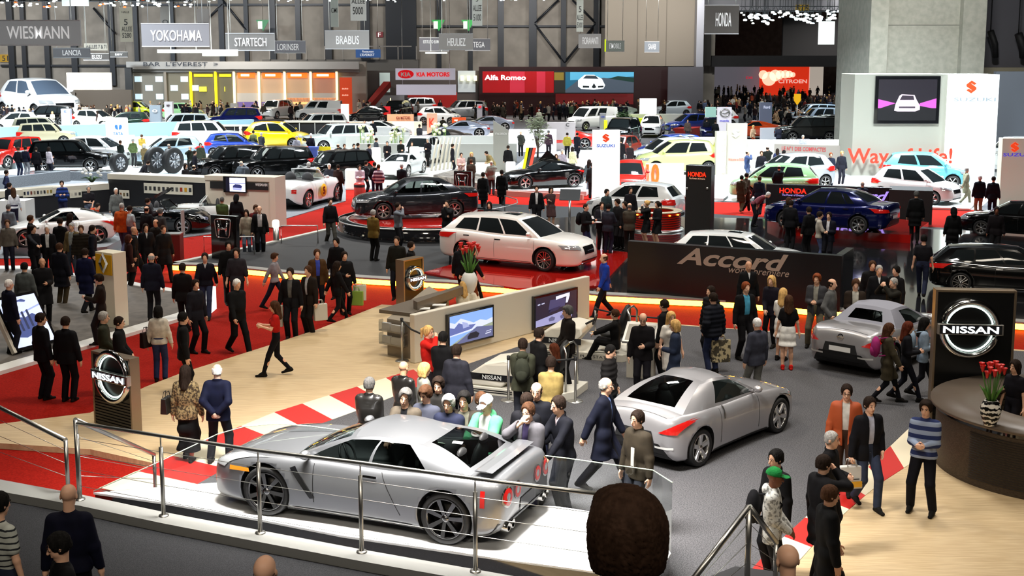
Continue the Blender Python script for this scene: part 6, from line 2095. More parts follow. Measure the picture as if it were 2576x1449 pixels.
for u,lab in((1100,'green emergency-exit pennant, the left of the pair'),(1175,'green emergency-exit pennant, the right of the pair'),(658,'dark green exit pennant above the grey signs at left')):
 Y=148
 a,b,c=PD(u-15,50,Y),PD(u+19,50,Y),PD(u+4,78,Y)
 e=empty('exit_pennant',c,0,lab,'sign')
 V=[a-c,b-c,Vector((0,0,0))]
 V=V+[v+Vector((0,.08,0))for v in V]
 MB().add(V,[(0,2,1),(3,4,5),(0,1,4,3),(1,2,5,4),(2,0,3,5)]).build('pennant',glow('1c8a3a' if u>900 else '0f5a34',.7),e)
 MB().box(a.x-c.x+.25,-.02,a.z-c.z-1.0,a.x-c.x+.75,-.01,a.z-c.z-.15).build('white_panel',glow('d0e8d0',.6),e)
 MB().tube([(0,.04,a.z-c.z),(0,.04,16.6-c.z)],.03,5).build('hanging_rod',steel,e)
hang('F',(947,80,963,94),151.86,gb('7a2028',.5),[('F',(951,82,958,93))],'dark red fire-point plate on the wall between the steel columns',edge=False,rods=False)
for q,Y,lab in[((398,116,525,133),75,'glowing white suspended light ceiling under the lilac-grey sign'),((510,108,597,141),80,'second glowing suspended light ceiling, right of the first'),((1070,128,1125,135),118,'thin glowing light ceiling under the centre signs')]:
 a,b=PD(q[0],q[3],Y),PD(q[2],q[1],Y)
 e=empty('light_ceiling',((a.x+b.x)/2,Y,a.z),0,lab,'lamp')
 r=(b.x-a.x)/2
 MB().lathe([(0,0),(r,0),(r,(b.z-a.z)*.5),(0,(b.z-a.z)*.5)],28).build('glowing_disc',glow('f6fff6',2.4),e)
 for x in(-r*.5,r*.5):
  MB().tube([(x,0,.2),(x,0,16.6-a.z)],.03,5).build('hanging_rod',steel,e)
a,b=PD(2058,112,140),PD(2100,54,140)
e=empty('light_drum',((a.x+b.x)/2,140,a.z),0,'glowing white cylinder hanging in the far hall','lamp')
MB().lathe([(0,0),((b.x-a.x)/2,0),((b.x-a.x)/2,b.z-a.z),(0,b.z-a.z)],24).build('glowing_drum',glow('f2fff8',1.6),e)
MB().tube([(0,0,b.z-a.z),(0,0,16.6-a.z)],.05,6).build('hanging_rod',steel,e)
rnd=random.Random(11)
lampm=[glow('eafff6',9),glow('f8fff2',7),glow('d8f4ff',8)]
stem_me=MB().tube([(0,0,0),(0,0,1)],.015,4).mesh('stem')
def spots(n,u0,u1,vf,Y,rr,group,label,reds=0):
 me=[]
 for m in lampm:
  b=MB().lathe([(0,-.35),(.8,-.35),(1,.15),(.6,.55),(0,.6)],10,axis='z')
  x=b.mesh('spotlight')
  x.materials.append(m)
  me.append(x)
 for i in range(n):
  u=u0+(u1-u0)*rnd.random()
  p=PD(u,vf(u),Y+rnd.uniform(-3,3))
  o=bpy.data.objects.new('spotlight',me[i%3])
  COL.objects.link(o)
  o.location=p
  s=rr*rnd.uniform(.6,1.25)
  o.scale=(s,s,s)
  if reds and i%reds==0:
   o.material_slots[0].link='OBJECT'
   o.material_slots[0].material=glow('ff5a20',3)
  st_=addobj('stem',stem_me,o,steelc)
  st_.scale=(1/s,1/s,(16.6-p.z)/s)
  tag(o,label,'spotlight',group)
spots(120,1862,2182,lambda u:30+26*rnd.random()**1.4+8*math.sin(u*.05),135,.2,'spotlights in the far hall','bright white spotlight in the lamp bank of the far hall')
spots(70,0,480,lambda u:1+17*rnd.random(),95,.12,'spotlights on the truss at upper left','small spotlight on the truss along the top left edge',5)
spots(34,480,1420,lambda u:-2+7*rnd.random()**2,100,.1,'spotlights on the truss at the top edge','small spotlight on the truss at the top edge',0)
for(u0,u1,Y,v,lab)in[(0,480,95,2,'dark lamp truss along the top left edge'),(480,1420,100,-8,'dark lamp truss above the centre of the hall'),(1862,2182,135,28,'dark lamp truss in the far hall')]:
 a,b=PD(u0,v,Y),PD(u1,v,Y)
 e=empty('lamp_truss',a,0,lab,'truss')
 L=b.x-a.x
 for y,z in((0,0),(.5,0),(.25,.5)):
  MB().tube([(0,y,z),(L,y,z)],.05,6).build('chord',steelc,e)
 b_=MB()
 k=int(L/.8)
 for i in range(k):
  x=L*i/k
  b_.tube([(x,0,0),(x+L/k/2,.25,.5),(x+L/k,.5,0)],.025,4)
 b_.build('lattice',steelc,e)
 for x in(L*.1,L*.5,L*.9):
  MB().tube([(x,.25,.5),(x,.25,16.6-a.z)],.03,5).build('hanging_rod',steelc,e)
  # ------------------------------------------------------------------ far stands and backdrops
def bg(name,label,cat,q,Y,m,th=.6,kind=None,foot=None):
 """upright board or block filling the pixel box q at distance Y (foot=None: down to q's lower edge)"""
 a,b=PD(q[0],q[3],Y),PD(q[2],q[1],Y)
 z0=a.z if foot is None else foot
 e=empty(name,((a.x+b.x)/2,Y,z0),0,label,cat)
 if kind:
  e['kind']=kind
 wd,hh=b.x-a.x,b.z-z0
 MB().box(-wd/2,0,0,wd/2,th,hh).build('board',m,e)
 e['q']=q
 e['wh']=(wd,hh)
 return e
def on(e,q,m,name='panel',y=-.03,th=.03):
 Q,(wd,hh)=e['q'],e['wh']
 x0,x1=(q[0]-Q[0])/(Q[2]-Q[0])*wd-wd/2,(q[2]-Q[0])/(Q[2]-Q[0])*wd-wd/2
 pz=(b_top(e)-PDz(e,q[1]),b_top(e)-PDz(e,q[3]))
 z1,z0=PDz(e,q[1])-e.location.z,PDz(e,q[3])-e.location.z
 return MB().box(x0,y-th,z0,x1,y,z1).build(name,m,e)
def PDz(e,v):
 return PD(1288,v,e.location.y).z
def b_top(e):
 return e.location.z+e['wh'][1]
def ont(e,t,q,m,y=-.07,**k):
 Q,(wd,hh)=e['q'],e['wh']
 x0,x1=(q[0]-Q[0])/(Q[2]-Q[0])*wd-wd/2,(q[2]-Q[0])/(Q[2]-Q[0])*wd-wd/2
 z1,z0=PDz(e,q[1])-e.location.z,PDz(e,q[3])-e.location.z
 return text(t,e,((x0+x1)/2,y,z0),z1-z0,m,width=x1-x0,**k)
bar=bg('bar_building','long two-storey glazed bar with orange and yellow lit bays at the left back','building',(328,155,920,278),140,plain('8f8880',.7),1.2,foot=0)
on(bar,(328,155,905,174),plain('9a9896',.6),'name_fascia',-.3,.5)
ont(bar,'BAR  L\'EVEREST  >',(371,156,556,166),plain('2b2f3a',.6),-.85)
on(bar,(328,174,905,182),plain('74716e',.6),'ledge',-.02,.4)
for k,(u0,u1,c,s)in enumerate([(335,420,'6e6a60',.3),(424,482,'6a6454',.35),(486,544,'5c5640',.35),(549,590,'55503c',.35),(597,650,'a08468',.6),(658,715,'a3866a',.6),(721,780,'a08266',.6),(786,848,'9a6e5a',.45)]):
 on(bar,(u0,184,u1,272),mat('bay_%d'%k,cl(c),.6,emit=cl(c),es=s),'bay',-.05,.05)
 if k>=4:
  on(bar,(u0+4,183,u1-6,196),glow('ff5a10',1.6),'lit_sign',-.15,.1)
  on(bar,(u0+12,186,u1-20,192),glow('ffe0b0',1.6),'sign_mark',-.27,.03)
  on(bar,(u0,234,u1,256),mat('bay_band',cl('a09a92'),.6,emit=cl('a09a92'),es=.3),'gallery_front',-.12,.06)
  on(bar,(u0,256,u1,270),mat('bay_low',cl('5a4a78'),.6,emit=cl('5a4a90'),es=.5),'poster_band',-.12,.06)if k<6 else on(bar,(u0,246,u1,262),glow('ffb070',.9),'bar_shelves',-.12,.06)
 elif k>=2:
  on(bar,(u0+6,186,u1-6,193),glow('f0e000',1.5),'lit_sign',-.15,.1)
  on(bar,(u0+18,218,u1-22,230),glow('f4ee30',1.5),'lit_box',-.15,.1)
 else:
  for r in range(3):
   for c_ in range(3):
    if(r+c_+k)%2==0:
     on(bar,(u0+8+26*c_,192+22*r,u0+26+26*c_,206+22*r),glow('c8e4f0',.9),'lit_pane',-.12,.05)
for u,c,s in[(484,'ffe400',2),(546,'ffe400',2),(592,'ffe2a0',2.2),(654,'ffe2a0',2.2),(718,'ffe2a0',2.2),(783,'ffe2a0',2.2),(848,'ffe2a0',2.0)]:
 on(bar,(u-2.5,180,u+2.5,280),glow(c,s),'lit_column',-.2,.3)
for u in(330,421):
 on(bar,(u-3,180,u+3,270),plain('8a8074',.6),'column',-.2,.3)
e=bg('red_poster_stand','tall orange-red poster board at the right end of the glazed bar','sign',(855,195,884,262),138,mat('poster_red',cl('b0321a'),.5,emit=cl('d8481a'),es=.5),.4,foot=0)
for v in(220,236):
 ont(e,'auto',(861,v,876,v+5),glow('ffd8c0',.8))
ter=bg('terrace','dark terrace with rail and small lamps above the glazed bar','building',(660,150,1052,166),146,plain('55524f',.7),2.0,foot=0)
for u in range(680,1050,46):
 on(ter,(u-1.2,116,u+1.2,150),plain('7a7672',.6),'terrace_post',-.0,.2)
on(ter,(860,115,1036,118),plain('7a7672',.6),'terrace_rail',-.0,.2)
e=hang('x',(895,124,957,145),145,gb('24508c',.6),[('Restaurant',(912,127,940,132)),("L'EVEREST",(906,135,942,141))],'blue banner on the terrace above the glazed bar',edge=False)
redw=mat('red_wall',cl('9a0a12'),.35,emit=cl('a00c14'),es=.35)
e=bg('brand_wall','long red wall with white name at the back of the hall','wall panel',(1214,180,1394,233),138,redw,.6)
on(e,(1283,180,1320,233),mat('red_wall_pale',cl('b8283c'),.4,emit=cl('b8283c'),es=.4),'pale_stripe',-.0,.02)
on(e,(1350,180,1372,233),mat('red_wall_pale',cl('b8283c'),.4),'pale_stripe',-.0,.02)
ont(e,'Alfa Romeo',(1219,189,1323,201),glow('f0e8e8',.95),bold=.04)
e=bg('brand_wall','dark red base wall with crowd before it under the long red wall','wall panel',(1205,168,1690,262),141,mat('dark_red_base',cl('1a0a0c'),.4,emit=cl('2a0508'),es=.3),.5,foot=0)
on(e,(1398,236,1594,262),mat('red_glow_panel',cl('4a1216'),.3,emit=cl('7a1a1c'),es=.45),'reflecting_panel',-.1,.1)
sc=Stand('video_wall','wide video screen showing a white sports car, right of the long red wall','screen',PD(1394,233,138),PD(1594,233,138))
pic(sc.o,'picture',[('16506a',FULL),('4a94b4',[(.2,.6),(1,.78),(1,1),(.2,1)]),('0c2a24',[(.6,.6),(.8,.8),(1,.72),(1,.5)]),('3a4450',[(.1,0),(1,0),(1,.5),(.62,.72),(.3,.6)]),('1a1a18',[(0,0),(.14,0),(.14,1),(0,1)]),('6a5a20',[(0,.6),(.12,.6),(.12,.98),(0,.98)]),('e8f4fa',[(.3,.3),(.34,.18),(.5,.14),(.62,.2),(.64,.36),(.6,.66),(.5,.86),(.38,.86),(.3,.6)]),('283038',[(.36,.68),(.56,.66),(.52,.82),(.4,.83)]),('10181c',[(.47,.26),(.5,.2),(.53,.26),(.5,.46)]),('10181c',[(.36,.24),(.44,.24),(.44,.32),(.36,.34)]),('10181c',[(.55,.24),(.62,.26),(.62,.34),(.55,.32)])],0,0,sc.L,PD(1394,181,138).z-sc.A.z,-.02,1.0)
MB().box(-.05,0,-.05,sc.L+.05,.4,PD(1394,180,138).z-sc.A.z+.05).build('screen_body',blackm,sc.o)
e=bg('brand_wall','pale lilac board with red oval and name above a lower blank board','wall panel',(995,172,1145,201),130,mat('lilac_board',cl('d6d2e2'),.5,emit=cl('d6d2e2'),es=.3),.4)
MB().lathe([(0,-.04),(1,-.04),(1,0)],30,axis='y').build('red_oval',glow('d0141c',.7),e)
o=[c for c in e.children if c.name.startswith('red_oval')][0]
wd,hh=e['wh']
o.scale=(wd*20/150,1,hh*.37)
o.location=(-wd/2+wd*26/150,-.02,hh*.5)
ont(e,'KIA',(1009,182,1034,192),whitem,-.1,bold=.04)
ont(e,'KIA MOTORS',(1048,182,1131,192),glow('d0141c',.8),-.12,bold=.06)
e=bg('blank_board','blank lilac board hanging below the one with the red oval','wall panel',(997,213,1147,239),130,mat('lilac_board',cl('d6d2e2'),.5),.4)
for x in(-2.4,2.4):
 MB().tube([(x,.2,e['wh'][1]),(x,.2,16.6-e.location.z)],.03,5).build('hanging_rod',steel,e)
e=bg('back_wall_panel','dark glazed stand wall behind the lilac boards','wall panel',(920,178,1206,275),142,plain('4a4240',.6),.6,foot=0)
on(e,(1026,232,1150,272),mat('deep_red',cl('8a1410'),.5,emit=cl('8a1410'),es=.3),'red_panel',-.05,.05)
on(e,(1152,178,1196,232),mat('pale_glass',cl('a8b0b4'),.2,emit=cl('a8b0b4'),es=.4),'pale_glass_panel',-.05,.05)
on(e,(956,183,982,232),mat('bright_door',cl('aab8b4'),.4,emit=cl('aab8b4'),es=.5),'lit_doorway',-.05,.05)
on(e,(944,240,1018,270),plain('8d8d92',.6),'grey_cabinets',-.1,.3)
for u in(1163,1179,1196):
 on(e,(u-4,190,u+4,203),glow('fff2b0',2),'round_lamp',-.3,.2)
tag(MB().add([PD(905,278,138),PD(918,278,138),PD(982,205,141),PD(965,205,141),*[p+Vector((0,1,-.6))for p in(PD(905,278,138),PD(918,278,138),PD(982,205,141),PD(965,205,141))]],[(0,1,2,3),(7,6,5,4),(0,4,5,1),(1,5,6,2),(2,6,7,3),(3,7,4,0)]).build('red_stair',plain('7a140e',.6)),'red sloping stair between the glazed bar and the lilac boards','stair')
for u,v0,v1,lab in[(890,242,285,'glowing pale yellow cone lamp, first from the left'),(983,247,290,'glowing pale yellow cone lamp, second from the left'),(1071,230,275,'glowing pale yellow cone lamp, third from the left'),(1170,240,282,'glowing pale yellow cone lamp, fourth from the left')]:
 p=P(u,v1+4,.02)
 z0,z1=PD(u,v1,p.y).z,PD(u,v0,p.y).z
 e=empty('cone_lamp',p,0,lab,'lamp')
 MB().lathe([(.3,0),(.05,.06),(.04,max(z0,.2))],10).build('lamp_foot',steel,e)
 MB().lathe([(.05,max(z0,.2)),(.22,z0+(z1-z0)*.25),(.1,z0+(z1-z0)*.6),(.03,z1),(0,z1)],12).build('lamp_cone',glow('fff0a0',3),e)
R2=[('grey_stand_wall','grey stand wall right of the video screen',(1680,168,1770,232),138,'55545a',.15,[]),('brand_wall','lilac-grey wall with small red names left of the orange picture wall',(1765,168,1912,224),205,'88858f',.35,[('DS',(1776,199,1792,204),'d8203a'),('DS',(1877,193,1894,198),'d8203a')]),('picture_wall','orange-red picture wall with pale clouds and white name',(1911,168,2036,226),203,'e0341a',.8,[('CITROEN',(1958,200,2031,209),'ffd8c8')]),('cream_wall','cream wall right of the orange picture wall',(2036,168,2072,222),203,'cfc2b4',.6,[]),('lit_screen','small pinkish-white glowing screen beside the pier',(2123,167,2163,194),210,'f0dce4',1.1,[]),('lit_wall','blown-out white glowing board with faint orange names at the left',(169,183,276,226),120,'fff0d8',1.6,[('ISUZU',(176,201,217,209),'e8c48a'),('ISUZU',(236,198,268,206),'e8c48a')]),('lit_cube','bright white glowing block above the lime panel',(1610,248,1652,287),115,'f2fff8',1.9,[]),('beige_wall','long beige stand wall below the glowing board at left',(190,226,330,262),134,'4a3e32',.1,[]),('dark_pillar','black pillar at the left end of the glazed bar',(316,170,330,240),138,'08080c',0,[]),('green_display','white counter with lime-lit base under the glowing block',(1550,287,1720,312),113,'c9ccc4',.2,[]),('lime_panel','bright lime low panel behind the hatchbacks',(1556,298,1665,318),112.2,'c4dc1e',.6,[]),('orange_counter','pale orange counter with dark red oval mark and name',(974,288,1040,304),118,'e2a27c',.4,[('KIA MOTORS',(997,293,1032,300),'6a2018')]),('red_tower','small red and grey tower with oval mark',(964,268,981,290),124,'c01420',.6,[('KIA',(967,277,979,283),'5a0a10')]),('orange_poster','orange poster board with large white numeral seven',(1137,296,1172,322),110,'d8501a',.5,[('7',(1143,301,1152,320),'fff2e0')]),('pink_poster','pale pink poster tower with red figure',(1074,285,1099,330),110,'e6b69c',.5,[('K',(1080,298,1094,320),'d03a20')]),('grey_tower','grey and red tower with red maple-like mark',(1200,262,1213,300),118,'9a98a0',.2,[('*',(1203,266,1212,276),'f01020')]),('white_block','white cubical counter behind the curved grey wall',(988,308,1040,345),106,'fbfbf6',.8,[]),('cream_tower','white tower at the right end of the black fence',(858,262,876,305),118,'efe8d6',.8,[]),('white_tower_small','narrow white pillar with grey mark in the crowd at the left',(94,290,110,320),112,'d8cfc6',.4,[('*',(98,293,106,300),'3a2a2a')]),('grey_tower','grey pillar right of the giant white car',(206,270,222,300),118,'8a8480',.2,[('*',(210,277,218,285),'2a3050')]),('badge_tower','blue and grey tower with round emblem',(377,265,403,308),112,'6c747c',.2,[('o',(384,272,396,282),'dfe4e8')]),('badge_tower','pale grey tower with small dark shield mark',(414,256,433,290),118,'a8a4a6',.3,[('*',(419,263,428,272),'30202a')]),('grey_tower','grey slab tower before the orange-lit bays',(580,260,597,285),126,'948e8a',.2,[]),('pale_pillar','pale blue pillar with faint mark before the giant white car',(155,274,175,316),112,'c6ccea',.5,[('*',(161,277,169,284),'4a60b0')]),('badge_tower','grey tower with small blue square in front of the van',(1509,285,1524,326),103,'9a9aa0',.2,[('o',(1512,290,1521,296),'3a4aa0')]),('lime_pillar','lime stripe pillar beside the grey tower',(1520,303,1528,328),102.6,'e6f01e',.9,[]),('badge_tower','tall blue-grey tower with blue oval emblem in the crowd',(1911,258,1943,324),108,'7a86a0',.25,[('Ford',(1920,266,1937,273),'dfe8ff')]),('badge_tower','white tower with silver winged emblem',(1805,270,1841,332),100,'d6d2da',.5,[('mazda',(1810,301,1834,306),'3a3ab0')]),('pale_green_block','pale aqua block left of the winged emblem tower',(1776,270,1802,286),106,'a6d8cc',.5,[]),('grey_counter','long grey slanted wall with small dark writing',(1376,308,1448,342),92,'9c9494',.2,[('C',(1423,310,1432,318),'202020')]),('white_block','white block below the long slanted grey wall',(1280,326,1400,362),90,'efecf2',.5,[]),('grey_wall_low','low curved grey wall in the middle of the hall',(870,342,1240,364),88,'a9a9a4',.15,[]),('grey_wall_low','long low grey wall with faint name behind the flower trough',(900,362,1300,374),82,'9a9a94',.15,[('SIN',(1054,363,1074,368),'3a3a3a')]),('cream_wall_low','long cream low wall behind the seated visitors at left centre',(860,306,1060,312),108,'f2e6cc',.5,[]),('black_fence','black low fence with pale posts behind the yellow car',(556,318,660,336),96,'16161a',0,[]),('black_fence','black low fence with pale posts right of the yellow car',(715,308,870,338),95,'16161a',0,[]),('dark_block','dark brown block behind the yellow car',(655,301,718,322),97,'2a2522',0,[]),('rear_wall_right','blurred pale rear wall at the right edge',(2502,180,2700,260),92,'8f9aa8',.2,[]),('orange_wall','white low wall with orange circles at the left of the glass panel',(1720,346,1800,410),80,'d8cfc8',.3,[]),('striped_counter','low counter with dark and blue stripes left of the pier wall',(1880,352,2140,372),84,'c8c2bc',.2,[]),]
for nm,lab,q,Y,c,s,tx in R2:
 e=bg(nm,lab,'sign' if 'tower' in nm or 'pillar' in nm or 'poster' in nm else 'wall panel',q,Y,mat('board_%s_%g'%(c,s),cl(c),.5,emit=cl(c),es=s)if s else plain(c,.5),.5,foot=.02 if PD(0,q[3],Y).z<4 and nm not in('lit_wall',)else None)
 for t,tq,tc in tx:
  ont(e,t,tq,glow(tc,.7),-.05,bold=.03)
for e in[o for o in bpy.data.objects if o.name.startswith('picture_wall')]:
 for u,r,v in[(1920,14,188),(1935,22,198),(1950,18,190),(1962,14,188),(1975,13,187),(1985,11,187),(1994,8,188)]:
  wd,hh=e['wh']
  Y=e.location.y
  k=Y/FPX
  b=MB().lathe([(0,-.06),(r*k*.8,-.06),(r*k*.8,-.02)],20,((u-1973.5)*k,0,PDz(e,v)-e.location.z),'y')
  b.build('cloud_shape',glow('ffd0b0',1.1),e)
for e in[o for o in bpy.data.objects if o.name.startswith('black_fence')]:
 wd,hh=e['wh']
 n=int(wd/1.0)
 for i in range(n+1):
  MB().tube([(-wd/2+wd*i/n,-.05,0),(-wd/2+wd*i/n,-.05,hh)],.03,5).build('fence_post',plain('b8b4ac',.5),e)
 MB().box(-wd/2,-.1,hh,wd/2,.5,hh+.12).build('fence_rail',plain('d8d0c4',.5),e)
e=[o for o in bpy.data.objects if o.get('label')=='white tower with silver winged emblem'][0]
wd,hh=e['wh']
cz=PDz(e,284)-e.location.z
MB().tube([(wd*.33*math.cos(t),-.06,cz+wd*.27*math.sin(t))for t in[2*math.pi*k/24 for k in range(24)]],wd*.06,6,closed=True).tube([(-wd*.3,-.06,cz+wd*.08),(0,-.07,cz-wd*.06),(wd*.3,-.06,cz+wd*.08)],wd*.05,6).build('winged_emblem',steel,e)
# ------------------------------------------------------------------ blue-and-white left stand
tata=Stand('sign_totem','tall white glowing pillar with blue round emblem and letters on the white left stand','sign',(268,398),(317,398),.1)
Ht=tata.top(268,297)
bevel(tata.box('panel',0,0,0,tata.L,.9,Ht,mat('lit_white_panel',cl('f6fbf8'),.4,emit=cl('f6fbf8'),es=.75)),.12,3)
bl=glow('3a74d0',.8)
tata.text('TATA',(285,333,310,340),bl,bold=.03)
cx,cz=tata.loc(298,319)
rr=tata.L*.19
b=MB()
for sx in(1,-1):
 pts=[(cx+sx*rr*.12,-.04,cz-rr*.75),(cx+sx*rr*.25,-.04,cz+rr*.45),(cx+sx*rr*.75,-.04,cz+rr*.6),(cx+sx*rr*.98,-.04,cz+rr*.1),(cx+sx*rr*.8,-.04,cz-rr*.5),(cx+sx*rr*.45,-.04,cz-rr*.75)]
 b.add(pts+[(p[0],-.01,p[2])for p in pts],[tuple(range(6)),tuple(range(11,5,-1))]+[(i,i+6,(i+1)%6+6,(i+1)%6)for i in range(6)])
b.build('round_emblem',bl,tata.o)
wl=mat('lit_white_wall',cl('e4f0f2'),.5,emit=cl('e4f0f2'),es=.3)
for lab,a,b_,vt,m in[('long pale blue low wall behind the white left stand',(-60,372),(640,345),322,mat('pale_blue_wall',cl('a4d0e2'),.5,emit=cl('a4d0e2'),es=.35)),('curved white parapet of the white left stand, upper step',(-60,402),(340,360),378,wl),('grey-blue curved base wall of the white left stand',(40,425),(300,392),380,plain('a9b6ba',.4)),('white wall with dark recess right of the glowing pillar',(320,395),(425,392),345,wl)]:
 st=Stand('low_wall',lab,'wall panel',a,b_,.02)
 st.box('wall_body',0,0,0,st.L,.5,max(.5,st.top(a[0],vt)),m)
st=Stand('round_desk','white round desk with waiting visitors beside the glowing pillar','desk',(310,415),(350,415),.02)
MB().lathe([(st.L*.5,0),(st.L*.5,1.15),(0,1.15)],28,(st.L/2,.6,0)).build('desk_body',plain('c9d2cc',.4),st.o)
p=P(242,352,.02)
e=empty('globe',p,0,'dark red ball on the pale blue wall','ball')
zc=PD(242,332,p.y).z
MB().ell((0,0,zc),(.38,.38,.38),18).build('ball',noisy('red_ball',cl('b0322a'),cl('5a5a6a'),3),e)
MB().tube([(0,0,0),(0,0,zc)],.05,8).build('stem',steel,e)
for u,c,lab in[(762,'d8401a','red display post beside the second black off-roader'),(790,'4a5aa8','blue display post beside the red one'),(815,'e0c800','small yellow sign board on a post near the black tuned off-roader')]:
 p=P(u,408,.02)
 e=empty('display_post',p,0,lab,'post')
 z0,z1=0,PD(u,370,p.y).z
 if u<800:
  MB().box(-.24,-.2,0,.24,.2,z1*.82).build('post_body',plain(c,.5),e)
  MB().box(-.34,-.25,z1*.82,.34,.25,z1).build('post_head',plain(c,.5),e)
 else:
  MB().tube([(0,0,0),(0,0,z1)],.04,6).build('post',steel,e)
  MB().box(-.45,-.05,z1*.75,.45,.05,z1).build('board',plain(c,.5),e)
  # ------------------------------------------------------------------ white lettered stand, centre right
def bigS(st,cx,cz,s,m):
 """slanted S made of two folded bars"""
 q=[(0,1),(.78,.52),(.42,.3),(0,.56),(-.1,.5),(.78,-.08),(.78,-.4),(0,-1),(-.78,-.52),(-.42,-.3),(0,-.56),(.1,-.5),(-.78,.08),(-.78,.4)]
 V=[(cx+a*s,-.06,cz+b*s)for a,b in q]
 n=len(V)
 me=npmesh('emblem',V+[(v[0],-.01,v[2])for v in V],[tuple(range(n))]+[(i,i+n,(i+1)%n+n,(i+1)%n)for i in range(n)],False)
 me.materials.append(m)
 addobj('emblem',me,st.o)
litw=mat('backlit_white',cl('fbfffb'),.4,emit=cl('f6fff8'),es=.95)
rs,bs=glow('e0441c',.9),glow('2a62c8',.8)
s1=slab('white backlit pillar with red emblem and blue letters beside the small red hatchback',(1490,512),(1558,512),.02,328,.5,litw)
bigS(s1,*s1.loc(1524,347),s1.L*.16,rs)
s1.text('SUZUKI',(1501,363,1546,370),bs,bold=.03)
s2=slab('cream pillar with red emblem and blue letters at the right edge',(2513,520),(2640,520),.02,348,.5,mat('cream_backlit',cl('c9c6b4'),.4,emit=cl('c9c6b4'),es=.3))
bigS(s2,*s2.loc(2552,370),s2.L*.1,rs)
s2.text('SUZUKI',(2523,385,2598,393),glow('4a3ac0',.8),bold=.03)
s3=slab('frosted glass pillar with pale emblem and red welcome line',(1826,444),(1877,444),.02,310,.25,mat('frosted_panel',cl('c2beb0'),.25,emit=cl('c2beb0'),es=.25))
bigS(s3,*s3.loc(1851,335),s3.L*.22,mat('pale_emblem',cl('eaf0ec'),.3,emit=cl('eaf0ec'),es=.5))
s3.text('Welcome to SUZUKI',(1832,398,1876,404),glow('c04a30',.7))
s3b=slab('pale frosted panel with a column of small lamps left of the welcome pillar',(1800,446),(1826,445),.02,330,.2,mat('frosted_panel',cl('c2beb0'),.25))
for v in range(345,430,14):
 x,z=s3b.loc(1819,v)
 MB().ell((x,-.05,z),(.1,.05,.16),8).build('small_lamp',glow('fff0c8',3),s3b.o)
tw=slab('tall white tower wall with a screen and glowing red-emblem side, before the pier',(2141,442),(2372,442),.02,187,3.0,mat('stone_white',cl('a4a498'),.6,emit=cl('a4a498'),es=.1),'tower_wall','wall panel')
lt=tw.L
x1=tw.loc(2502,300)[0]
tw.box('backlit_side',lt,-.4,0,x1,2.4,tw.H,litw)
o_=Stand('x',None,None,tw.A,tw.A+tw.d*lt)
bpy.data.objects.remove(o_.o)
screen(tw,(2199,191,2362,311),lambda e,*a:pic(e,'picture',[('17121a',FULL),('b04aa0',[(0,.28),(.3,.42),(0,.52)]),('b04aa0',[(1,.28),(.7,.36),(.72,.42),(1,.54)]),('0a080c',[(0,0),(1,0),(1,.3),(0,.3)]),('c9b4c4',[(.28,.24),(.34,.22),(.64,.22),(.72,.26),(.72,.36),(.66,.5),(.62,.62),(.4,.64),(.36,.6),(.3,.4)]),('2a222c',[(.37,.5),(.62,.5),(.6,.6),(.41,.61)]),('f0e2ec',[(.33,.36),(.66,.37),(.64,.48),(.36,.48)]),('3a303a',[(.36,.3),(.64,.3),(.64,.34),(.36,.34)])],*a,es=.85),'screen with a pale concept car on the tall white tower wall',th=.15)
cx,cz=tw.loc(2437,218)
b_=type('q',(),{'o':tw.o})
for_e=empty('emblem_holder',(0,-.4,0))
for_e.parent=tw.o
st_=type('q',(),{'o':for_e})
bigS(st_,cx,cz,.36,rs)
text('SUZUKI',for_e,((tw.loc(2445,250)[0]),-.05,tw.loc(2445,254)[1]),tw.loc(2445,245)[1]-tw.loc(2445,254)[1],plain('b9c4cc',.3),width=tw.loc(2500,250)[0]-tw.loc(2395,250)[0],bold=.02)
tw.text('Way of Life!',(2126,372,2388,408),glow('e0301a',.9),.5,bold=.02)
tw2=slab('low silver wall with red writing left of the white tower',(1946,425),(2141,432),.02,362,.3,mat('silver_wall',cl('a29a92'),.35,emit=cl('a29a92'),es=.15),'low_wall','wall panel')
tw2.text('LE N°1 DES COMPACTES',(1967,370,2078,380),glow('a83a3a',.5),bold=.02)
st=Stand('low_wall','white plinth edge strip of the white stand before the red carpet','wall panel',(1240,492),(1800,520),.012)
st.box('plinth_body',0,0,0,st.L*.42,.2,.25,plain('b9857a',.5))
for lab,q,h in[('white plinth under the black hot hatch',[(1255,478),(1475,482),(1490,468),(1450,452),(1270,455)],.25),('white plinth under the rally cars',[(1610,480),(1820,500),(1860,470),(1800,400),(1650,395)],.15),('white plinth at the tower with the small cars',[(1880,475),(1925,505),(2440,525),(2500,464),(2400,448),(2141,447),(1900,438)],.12),('white plinth of the small red hatchback',[(1535,482),(1625,484),(1620,455),(1545,455)],.25)]:
 poly('show_plinth',q,.031,h,whitem,h,'thing',lab,'platform')
mm=Stand('raised_number','orange and white figures of the rally car display board','sign',(1625,470),(1720,470),.15)
mm.text('10',(1625,415,1658,460),glow('f0601a',.9),.05,bold=.05)
MB().box(0,0,0,mm.L,.3,mm.top(1650,412)).build('panel',plain('f2efe0',.4),mm.o)
ap=Stand('sign_pillar','grey pillar with slanted top in the middle of the hall','sign',(1241,432),(1279,432),.02)
h0,h1_=ap.top(1241,303),ap.top(1279,328)
MB().add([(0,0,0),(ap.L,0,0),(ap.L,0,h1_),(0,0,h0),(0,.3,0),(ap.L,.3,0),(ap.L,.3,h1_),(0,.3,h0)],[(0,1,2,3),(7,6,5,4),(0,4,5,1),(1,5,6,2),(2,6,7,3),(3,7,4,0)]).build('panel',plain('8d8c84',.5),ap.o)
ap.text('ITALDESIGN',(1246,334,1275,339),whitem)
